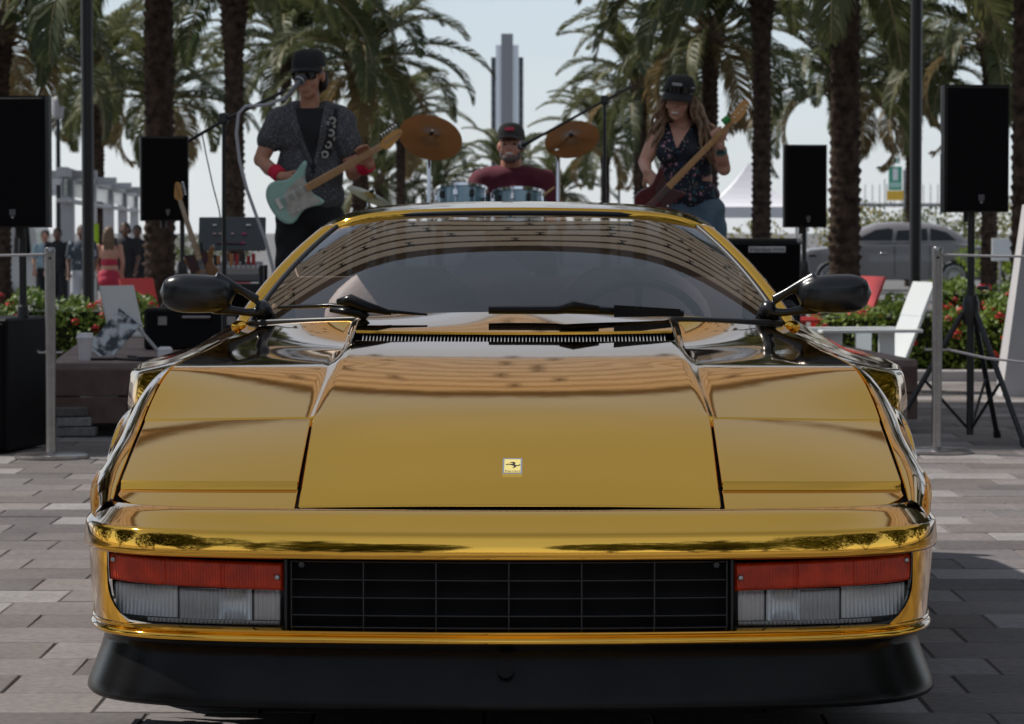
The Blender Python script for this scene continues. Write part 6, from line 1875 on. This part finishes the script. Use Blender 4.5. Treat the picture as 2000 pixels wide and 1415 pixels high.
pants([hpR, kR, aR], [hpL, kL, aL], [.118, .085, .065], L_(B(1350, 408, .06)), JEAN, bas, "jeans")
for a in (aR, aL): MB().ball(Vector((a.x, a.y - .06, .035)), (.045, .12, .04), 14, 10).build("shoe", PAP, bas, smooth=True)
cap_parts(hb + Vector((0, 0, .012)), Mb_, CAPM, bas, 1.02, .9, .070, .12)
sg_ = shades(hb, Mb_, bas, 1.02, .066, -.113)
MB().box(hb + Mb_ @ Vector((0, -.108, .098)), (.055, .006, .016), Mb_).build("cap_patch", pbr("patch_grey", (.35, .34, .36), .7), bas)
HAIRB = pbr("brown_hair", (.15, .085, .045), .5, noise=(30, .5, (.36, .23, .14)))
hr = MB(); rh = random.Random(8)
for k in range(230):
    a = rh.uniform(R(15), R(345)) + R(-90)   # leave the face free
    if abs(((a + math.pi / 2 + math.pi) % (2 * math.pi)) - math.pi) < R(78): continue
    e0 = Vector((.078 * math.cos(a), .092 * math.sin(a), rh.uniform(-.01, .035)))
    o = hb + Mb_ @ e0; out = (Mb_ @ Vector((math.cos(a), math.sin(a) + .25, 0))).normalized()
    ln = rh.uniform(.22, .38); ph_ = rh.uniform(0, 6); pts = []; spr = rh.uniform(.7, 1.9)
    side_ = .6 if out.x > 0 else .25
    for q in range(9):
        t_ = q / 8.0
        pts.append(o + out * (.03 + .075 * t_ * side_ * 1.8) * spr * (t_ ** .6) + Vector((.018 * math.sin(ph_ + t_ * 9), .014 * math.cos(ph_ + t_ * 8), -ln * t_)))
    hr.tube(pts, [.008, .010, .011, .011, .011, .010, .009, .007, .003], 5)
hr.build("hair", HAIRB, bas, smooth=True)
MB().box(hb + Mb_ @ Vector((0, -.0985, -.064)), (.040, .006, .010), Mb_, bev=.002).build("teeth", pbr("teeth", (.7, .66, .6), .3), bas)
d_ = (eL - wL).normalized(); MB().tube([wL + d_ * .02, wL + d_ * .045], .033, 14).build("watch_band", pbr("watch_green", (.10, .22, .20), .5), bas, smooth=50)
MB().box(wL + d_ * .033 + Vector((-.005, -.031, 0)), (.034, .012, .03), bev=.004).build("watch_face", BLKM, bas)
gO = B(1252, 420, -.20); gE = B(1470, 197, -.26)
guitar("bass_guitar", "dark red bass guitar with maple neck held by the bass player", "bass guitar", gO, gE - gO, B(1290, 330, -.2) - B(1330, 370, -.2), (gE - gO).length / 1.38, 'bass')
clipp = MB().tube([B(1412, 240, -.27), B(1424, 230, -.275)], .020, 10).build("clip_tuner", pbr("tuner_green", (.03, .30, .06), .4), None); tag(clipp, "green clip-on tuner on the bass guitar head", "tuner")

# ================= drummer
YD = 14.15
def Dm(px, py, dy=0.0): return at(px, py, YD + dy)
dru = thing("person", "smiling drummer in grey cap and maroon shirt behind the toms", "person", (Dm(1000, 445).x, YD, SZ))
SO = Vector(dru.location)
Md = Euler((R(-7), 0, R(-6))).to_matrix(); hd_ = L_(Dm(998, 286, -.03))
mb = MB(); head_parts(mb, hd_, Md, 1.04); limb(mb, [hd_ + Vector((0, .02, -.06)), L_(Dm(999, 328, .02)), L_(Dm(999, 340, .03))], [.064, .070, .08])
sR, sL = L_(Dm(940, 358, .03)), L_(Dm(1062, 358, .03)); eR, wR = L_(Dm(918, 425, -.05)), L_(Dm(945, 440, -.30)); eL, wL = L_(Dm(1082, 425, -.05)), L_(Dm(1060, 432, -.30))
limb(mb, [sR, eR, wR], [.066, .05, .032]); limb(mb, [sL, eL, wL], [.066, .05, .032])
mb.ball(L_(Dm(1000, 385, .03)), (.18, .13, .18), 16, 12); mb.ball(L_(Dm(1000, 450, .03)), (.19, .16, .20), 16, 12)
hpR, hpL = L_(Dm(975, 500, .02)), L_(Dm(1025, 500, .02)); kR, kL = Vector((-.22, -.38, .50)), Vector((.22, -.38, .50)); aR, aL = Vector((-.24, -.36, .07)), Vector((.24, -.36, .07))
limb(mb, [hpR, kR, aR], [.10, .065, .05]); limb(mb, [hpL, kL, aL], [.10, .065, .05])
hand(mb, wR, (.3, -.9, .15), (.9, .3, 0), (0, .1, 1), .9, .01, thumb=-1); hand(mb, wL, (-.3, -.9, .15), (.9, -.3, 0), (0, .1, 1), .9, .01, thumb=1)
link("body", remesh_obj(mb, "body", .007, 2), SKIN3, dru)
MAR = pbr("maroon_shirt", (.12, .014, .032), .85, noise=(8, .25))
mb = MB(); mb.ball(L_(Dm(1000, 410, .03)), (.225, .16, .27), 24, 18); limb(mb, [sR, L_(Dm(1000, 352, .03)), sL], [.095, .115, .095], 16)
limb(mb, [sR + Vector((.02, 0, 0)), sR * .35 + eR * .65], [.095, .085], 14); limb(mb, [sL + Vector((-.02, 0, 0)), sL * .35 + eL * .65], [.095, .085], 14)
limb(mb, [L_(Dm(978, 342, .04)), sR], [.065, .085]); limb(mb, [L_(Dm(1022, 342, .04)), sL], [.065, .085])
link("shirt", folds(remesh_obj(mb, "shirt", .010, 16), .004, 20, 3), MAR, dru)
pants([hpR, kR, aR], [hpL, kL, aL], [.12, .085, .065], L_(Dm(1000, 492, .03)), PANT, dru)
for a in (aR, aL): MB().ball(Vector((a.x, a.y - .06, .035)), (.05, .13, .045), 14, 10).build("shoe", RUBBER, dru, smooth=True)
CAPG = pbr("grey_cap", (.055, .052, .05), .85, noise=(20, .3)); cap_parts(hd_ + Vector((0, 0, .012)), Md, CAPG, dru, 1.06, .9, .065, .06)
MB().box(hd_ + Md @ Vector((0, -.115, .095)), (.06, .008, .026), Md @ Euler((R(-20), 0, 0)).to_matrix(), bev=.006).build("cap_badge", pbr("cap_red", (.5, .03, .07), .6), dru)
BRD = pbr("grey_beard", (.20, .16, .15), .8, noise=(60, .4)); mb = MB()
mb.ball(hd_ + Md @ Vector((0, -.052, -.086)), (.052, .048, .034), 14, 10)
for s in (-1, 1): mb.ball(hd_ + Md @ Vector((s * .052, -.030, -.055)), (.020, .035, .042), 12, 8)
bm_ = remesh_obj(mb, "beard", .006, 2); link("beard", bm_, BRD, dru)
MB().box(hd_ + Md @ Vector((0, -.108, -.064)), (.044, .006, .012), Md, bev=.003).build("teeth", MATS["teeth"], dru)
for s in (-1, 1): MB().ball(hd_ + Md @ Vector((s * .033, -.094, .000)), (.012, .006, .005), 10, 6).build("eye", pbr("eye_dark", (.02, .015, .012), .3), dru, smooth=True)
stl = thing("drum_stool", "black round drum stool under the drummer", "stool", (dru.location.x, YD + .03, SZ))
MB().lathe([(0, .50), (.17, .50), (.18, .47), (.17, .42), (0, .42)], n=24).build("seat", CAB, stl, smooth=40)
for k in range(3): a = 2.1 * k; MB().tube([(0, 0, .3), (.28 * math.cos(a), .28 * math.sin(a), .01)], .014, 8).build("leg", CHROME, stl)

# ------------------------------------------------------------------ drum kit
DRB = pbr("drum_blue", (.02, .20, .30), .2, .4, coat=.8, noise=(4, .5, (.35, .45, .48))); HEADM = pbr("drum_head", (.55, .55, .55), .5)
def tom(px, py, label, tilt):
    Y = YD - .75; p = at(px, py, Y)
    t = thing("tom_drum", label, "drum", tuple(p), 0, "mounted tom drums")
    M = Euler((R(-tilt), 0, 0)).to_matrix()
    sh = MB().lathe([(.155, -.22), (.155, 0)], n=40, rot=M, caps=False).build("shell", DRB, t, smooth=50)
    MB().lathe([(.0, .004), (.150, .004), (.158, 0)], n=40, rot=M).build("drum_head", HEADM, t, smooth=40)
    for z in (.0, -.22): MB().lathe([(.157, z - .010), (.166, z - .010), (.168, z + .008), (.158, z + .010)], n=40, rot=M, caps=False).build("rim", CHROME, t, smooth=40)
    for k in range(10):
        a = 2 * math.pi * k / 10 + .1; lg = MB()
        for z in (-.055, -.165): lg.box(M @ Vector((.163 * math.cos(a), .163 * math.sin(a), z)), (.03, .026, .045), M @ Euler((0, 0, a)).to_matrix(), bev=.006)
        lg.tube([M @ Vector((.170 * math.cos(a), .170 * math.sin(a), -.21)), M @ Vector((.170 * math.cos(a), .170 * math.sin(a), 0))], .004, 6)
        lg.build("lug", CHROME if k % 2 else BLKM, t)
tom(902, 372, "blue tom drum left of the drummer's chest", 14)
tom(1012, 378, "blue tom drum right in front of the drummer", 12)
bd_ = thing("bass_drum", "blue bass drum on the stage hidden behind the car roof", "drum", (at(960, 445, YD - .55).x, YD - .55, SZ))
MB().lathe([(.27, -.2), (.27, .2)], (0, 0, .28), Euler((R(90), 0, 0)), 40, caps=False).build("shell", DRB, bd_, smooth=50)
MB().lathe([(0, .205), (.262, .205), (.28, .20), (.28, .17)], (0, 0, .28), Euler((R(90), 0, 0)), 40).build("drum_head", HEADM, bd_, smooth=40)
MB().tube([(0, 0, .5), (0, 0, .86)], .016, 10).build("tom_mount", CHROME, bd_)
BRZ = pbr("cymbal_bronze", (.17, .088, .040), .30, 1.0, noise=(3, .35)); BRZ2 = pbr("hihat_bronze", (.20, .17, .06), .35, 1.0)
def cymbal(px, py, rad, tx, ty, label, mat=BRZ, Y=None, polex=None):
    Y = YD - .5 if Y is None else Y; p = at(px, py, Y)
    t = thing("cymbal_stand", label, "cymbal", (p.x, Y, SZ), 0, "cymbals on chrome stands")
    h = p.z - SZ
    M = Euler((R(tx), R(ty), 0)).to_matrix()
    c = Vector((0, 0, h))
    MB().lathe([(0, .030), (.014, .030), (.034, .020), (.046, .010), (rad * .55, .005), (rad, -.003), (rad, -.0045), (.046, .007), (0, .026)], c, M, 56).build("cymbal", mat, t, smooth=40)
    MB().tube([c + M @ Vector((0, 0, -.03)), c + M @ Vector((0, 0, .06))], .006, 8).build("wing_bolt", CHROME, t)
    MB().ball(c + M @ Vector((0, 0, .035)), (.016, .016, .012), 10, 8).build("felt", BLKM, t)
    px_ = 0 if polex is None else at(polex, py, Y).x - p.x
    MB().tube([c + M @ Vector((0, 0, -.02)), (px_, -.03, h - .09), (px_, -.03, .05)], [.009, .013, .014], 10).build("stand_tube", CHROME, t, smooth=60)
    MB().box((px_, -.035, h - .08), (.045, .04, .035), bev=.006).build("tilter", CHROME, t)
    for k in range(3): a = 2.1 * k + .5; MB().tube([(px_, -.03, .3), (px_ + .22 * math.cos(a), -.03 + .22 * math.sin(a), .01)], .008, 6).build("leg", CHROME, t)
cymbal(841, 268, .205, 44, 16, "bronze cymbal tilted towards the viewer beside the guitar headstock", polex=838)
cymbal(1117, 272, .175, 42, -14, "bronze cymbal right of the drummer under the microphone boom", polex=1090)
cymbal(722, 384, .15, 12, 25, "small dark cymbal edge-on by the singer's shirt hem", BRZ2, YD - .9)
stk = MB().tube([at(1058, 385, YD - .8), at(1083, 366, YD - .78)], [.008, .006], 8).build("drumstick", pbr("stick_wood", (.55, .36, .14), .5), None); tag(stk, "wooden drumstick held over the right tom", "drumstick")
# ------------------------------------------------------------------ microphone stands
def mic_stand(name, label, Y, pole_px, pole_top, boom, mic, r=.010, z0=SZ, goose=None):
    b = at(pole_px, 445, Y)
    t = thing("microphone_stand", label, "microphone stand", (b.x, Y, z0), 0, "boom microphone stands")
    q = lambda px, py, dy=0: at(px, py, Y + dy) - Vector((b.x, Y, z0))
    MB().tube([(0, 0, .03), q(pole_px, pole_top)], [.014, r], 10).build("upright", BLKM, t, smooth=60)
    for k in range(3): a = 2.094 * k + .4; MB().tube([(0, 0, .14), (.3 * math.cos(a), .3 * math.sin(a), .012)], .010, 8).build("leg", BLKM, t)
    MB().tube([q(*p) for p in boom], r * .9, 8).build("boom", BLKM, t, smooth=60)
    MB().box(q(pole_px, pole_top), (.05, .05, .06), bev=.01).build("clamp", BLKM, t)
    return t, q
t_, q_ = mic_stand("", "black boom stand reaching from the left to the singer's mouth", 10.42, 437, 232, [(368, 276, .05), (437, 236), (556, 178, -.02)], None)
t2, q2 = mic_stand("", "black boom stand slanting across to the drummer's mouth", YD - .55, 1181, 196, [(1236, 168, .1), (1181, 197), (1052, 268, .02)], None)
def microphone(a, b, label, shaft_r=.013, col=None, wind=False):
    a, b = Vector(a), Vector(b); d = (b - a).normalized()
    t = thing("microphone", label, "microphone", tuple(a), 0, "vocal microphones")
    MB().tube([Vector((0, 0, 0)), (b - a) * .75, (b - a)], [shaft_r * .75, shaft_r, shaft_r * 1.3], 12).build("handle", col or BLKM, t, smooth=60)
    MB().ball((b - a) + d * .02, .027, 16, 12).build("grille_ball", pbr("mic_grille", (.06, .06, .065), .4, .7), t, smooth=True)
    MB().tube([(b - a) - d * .006, (b - a) + d * .004], .029, 16).build("collar", pbr("mic_collar", (.35, .35, .37), .3, .9), t)
microphone(at(553, 200, 10.42), at(586, 158, 10.52), "grey microphone right at the singer's mouth", .013, pbr("mic_grey", (.16, .16, .17), .4, .5))
microphone(at(1055, 266, YD - .53), at(1022, 284, YD - .40), "black microphone at the drummer's mouth")
wc = MB().tube([at(x, y, 10.40) for x, y in ((556, 192), (520, 205), (480, 208), (466, 222), (462, 262), (468, 315), (482, 370), (500, 420), (518, 468), (532, 520), (540, 570), (530, 640))], .009, 8).build("microphone_cable", pbr("cable_grey", (.42, .42, .45), .4), None, smooth=True)
tag(wc, "thick pale cable arching from the singer's microphone down to the stage", "cable")
wc = MB().tube([at(x, y, 10.6) for x, y in ((395, 262), (402, 300), (415, 360), (428, 410), (436, 470))], .0035, 6).build("thin_cable", CBL, None); tag(wc, "thin dark cable hanging from the singer's boom stand", "cable")
# guitar on its stand
Yg = 12.4; gO = at(408, 562, Yg); gE = at(341, 358, Yg)
guitar("spare_guitar", "sunburst guitar with pale maple neck leaning on a stand by the mixing desk", "guitar", gO, gE - gO, at(450, 540, Yg) - at(380, 540, Yg) , (gE - gO).length / 1.10, 'sun')
gs = thing("guitar_stand", "black stand holding the sunburst guitar", "guitar stand", (at(405, 445, Yg).x, Yg + .1, SZ))
MB().tube([(0, 0, .1), (-.05, .02, .62)], .012, 8).build("upright", BLKM, gs)
for s in (-1, 1): MB().tube([(0, 0, .2), (s * .16, -.12, .01)], .012, 8).build("leg", BLKM, gs); MB().tube([(s * .08, 0, .16), (s * .08, -.16, .14)], .012, 8).build("cradle_arm", BLKM, gs)
MB().tube([(0, 0, .2), (0, .2, .01)], .012, 8).build("leg", BLKM, gs)

# ------------------------------------------------------------------ crowd on the left
def bystander(px, dep, h, label, skin, top_m, low_m, hair_m, face_away=True, kind='dress', seed=0, hairlen=.2):
    Y = dep - D0; p = at(px, 445, Y)
    t = thing("person", label, "person", (p.x, Y, LZ), 0 if face_away else math.pi)
    k = h / 1.7; V = lambda x, y, z: Vector((x, y, z)) * k
    mb = MB(); hc_ = V(0, 0, 1.58)
    head_parts(mb, hc_, Euler((0, 0, math.pi)).to_matrix(), k)      # faces +Y by default
    limb(mb, [V(0, -.01, 1.52), V(0, -.01, 1.42)], [.05 * k, .06 * k])
    mb.ball(V(0, 0, 1.25), (.16 * k, .10 * k, .19 * k), 14, 10); mb.ball(V(0, 0, 1.0), (.15 * k, .105 * k, .16 * k), 14, 10)
    for s in (-1, 1):
        limb(mb, [V(s * .18, 0, 1.37), V(s * .22, .02, 1.10), V(s * .19, .14, .92)], [.045 * k, .038 * k, .027 * k], 8)
        limb(mb, [V(s * .09, 0, .92), V(s * .10, .02, .5), V(s * .10, -.01, .09)], [.085 * k, .055 * k, .04 * k], 8)
        mb.ball(V(s * .10, .05, .04), (.045 * k, .12 * k, .04 * k), 10, 8)
        hand(mb, V(s * .19, .14, .92), (0, .5, -.8), (s * .9, .2, 0), (s * .2, -.6, -.3), .4, .01, thumb=s)
    link("body", remesh_obj(mb, "body", .013, 2), skin, t)
    mb = MB()
    if kind == 'dress':
        mb.ball(V(0, 0, 1.10), (.150 * k, .110 * k, .12 * k), 14, 10); mb.ball(V(0, 0, .88), (.185 * k, .135 * k, .17 * k), 14, 10); mb.ball(V(0, -.02, .80), (.185 * k, .14 * k, .14 * k), 14, 10)
        link("dress", remesh_obj(mb, "dress", .013, 3), top_m, t)
        MB().tube([V(0, -.02, 1.44), V(0, -.07, 1.40), V(0, -.08, 1.34)], .012 * k, 6).build("halter_strap", top_m, t)
    else:
        mb.ball(V(0, 0, 1.28), (.185 * k, .12 * k, .19 * k), 14, 10); mb.ball(V(0, 0, 1.05), (.175 * k, .125 * k, .18 * k), 14, 10)
        for s in (-1, 1): limb(mb, [V(s * .17, 0, 1.38), V(s * .205, .01, 1.20)], [.068 * k, .062 * k], 8)
        link("shirt", remesh_obj(mb, "shirt", .013, 3), top_m, t)
        mb = MB(); mb.ball(V(0, 0, .93), (.165 * k, .12 * k, .12 * k), 14, 10)
        zl = .48 if kind == 'shorts' else .12
        for s in (-1, 1): limb(mb, [V(s * .09, 0, .90), V(s * .105, .01, zl)], [.10 * k, .085 * k], 10)
        link("shorts" if kind == 'shorts' else "trousers", remesh_obj(mb, "shorts", .013, 3), low_m, t)
    mb = MB(); mb.ball(hc_ + V(0, -.015, .035), (.084 * k, .095 * k, .088 * k), 12, 10)
    if hairlen > .05:
        for q in range(9):
            x = -.06 + .015 * q; limb(mb, [hc_ + V(x, -.06, .0), hc_ + V(x * 1.2, -.085, -.5 * hairlen), hc_ + V(x * 1.1, -.075, -hairlen)], [.035 * k, .032 * k, .018 * k], 8)
    link("hair", remesh_obj(mb, "hair", .012, 1), hair_m, t)
    return t
RED = pbr("red_dress", (.48, .025, .06), .7); BLOND = pbr("blond_hair", (.22, .14, .08), .6, noise=(20, .4)); WHS = pbr("white_cloth", (.52, .52, .56), .8); DKC = pbr("dark_cloth", (.02, .02, .025), .85)
PATS = pattern_mat("leaf_shirt", (.05, .06, .08), [(1.0, (.30, .32, .36), .3)], 10)
bystander(213, 53, 1.72, "blonde woman in a red backless dress seen from behind, right of the left lamp post", SKIN2, RED, RED, BLOND, True, 'dress', 1, .26)
bystander(160, 52, 1.75, "man in patterned shirt and white shorts just left of the lamp post", SKIN4, PATS, WHS, HAIRD, False, 'shorts', 2, .02)
bystander(244, 55, 1.8, "curly haired person in dark clothes right of the woman in red", SKIN4, DKC, DKC, HAIRD, False, 'long', 3, .06)
bystander(268, 57, 1.75, "dark dressed person half hidden by the thick palm trunk", SKIN4, DKC, DKC, HAIRD, False, 'long', 4, .02)
bystander(112, 58, 1.7, "dark dressed person under the large left loudspeaker", SKIN4, DKC, DKC, HAIRD, False, 'long', 5, .02)
bystander(88, 60, 1.65, "person in pale blue shirt glimpsed left of the steel barrier post", SKIN2, pbr("blue_shirt", (.30, .42, .48), .8), DKC, HAIRD, False, 'long', 6, .02)
bn = thing("banner_stand", "lime green upright banner behind the crowd", "banner", (at(188, 445, 60).x, 60, LZ))
MB().box((0, 0, 1.40), (.10, .04, .66 * 1.0 + .1), bev=.01).build("fabric", pbr("lime_fabric", (.40, .62, .02), .7), bn); MB().tube([(0, .03, 0), (0, .03, 1.8)], .02, 8).build("pole", GAL, bn)
rb = MB().box((at(272, 548, 50).x, 50, LZ + .55), (.16, .3, .34), bev=.03).build("red_bag", pbr("red_bag", (.40, .02, .03), .7), None)
tag(rb, "red bag beside the thick palm trunk", "bag")
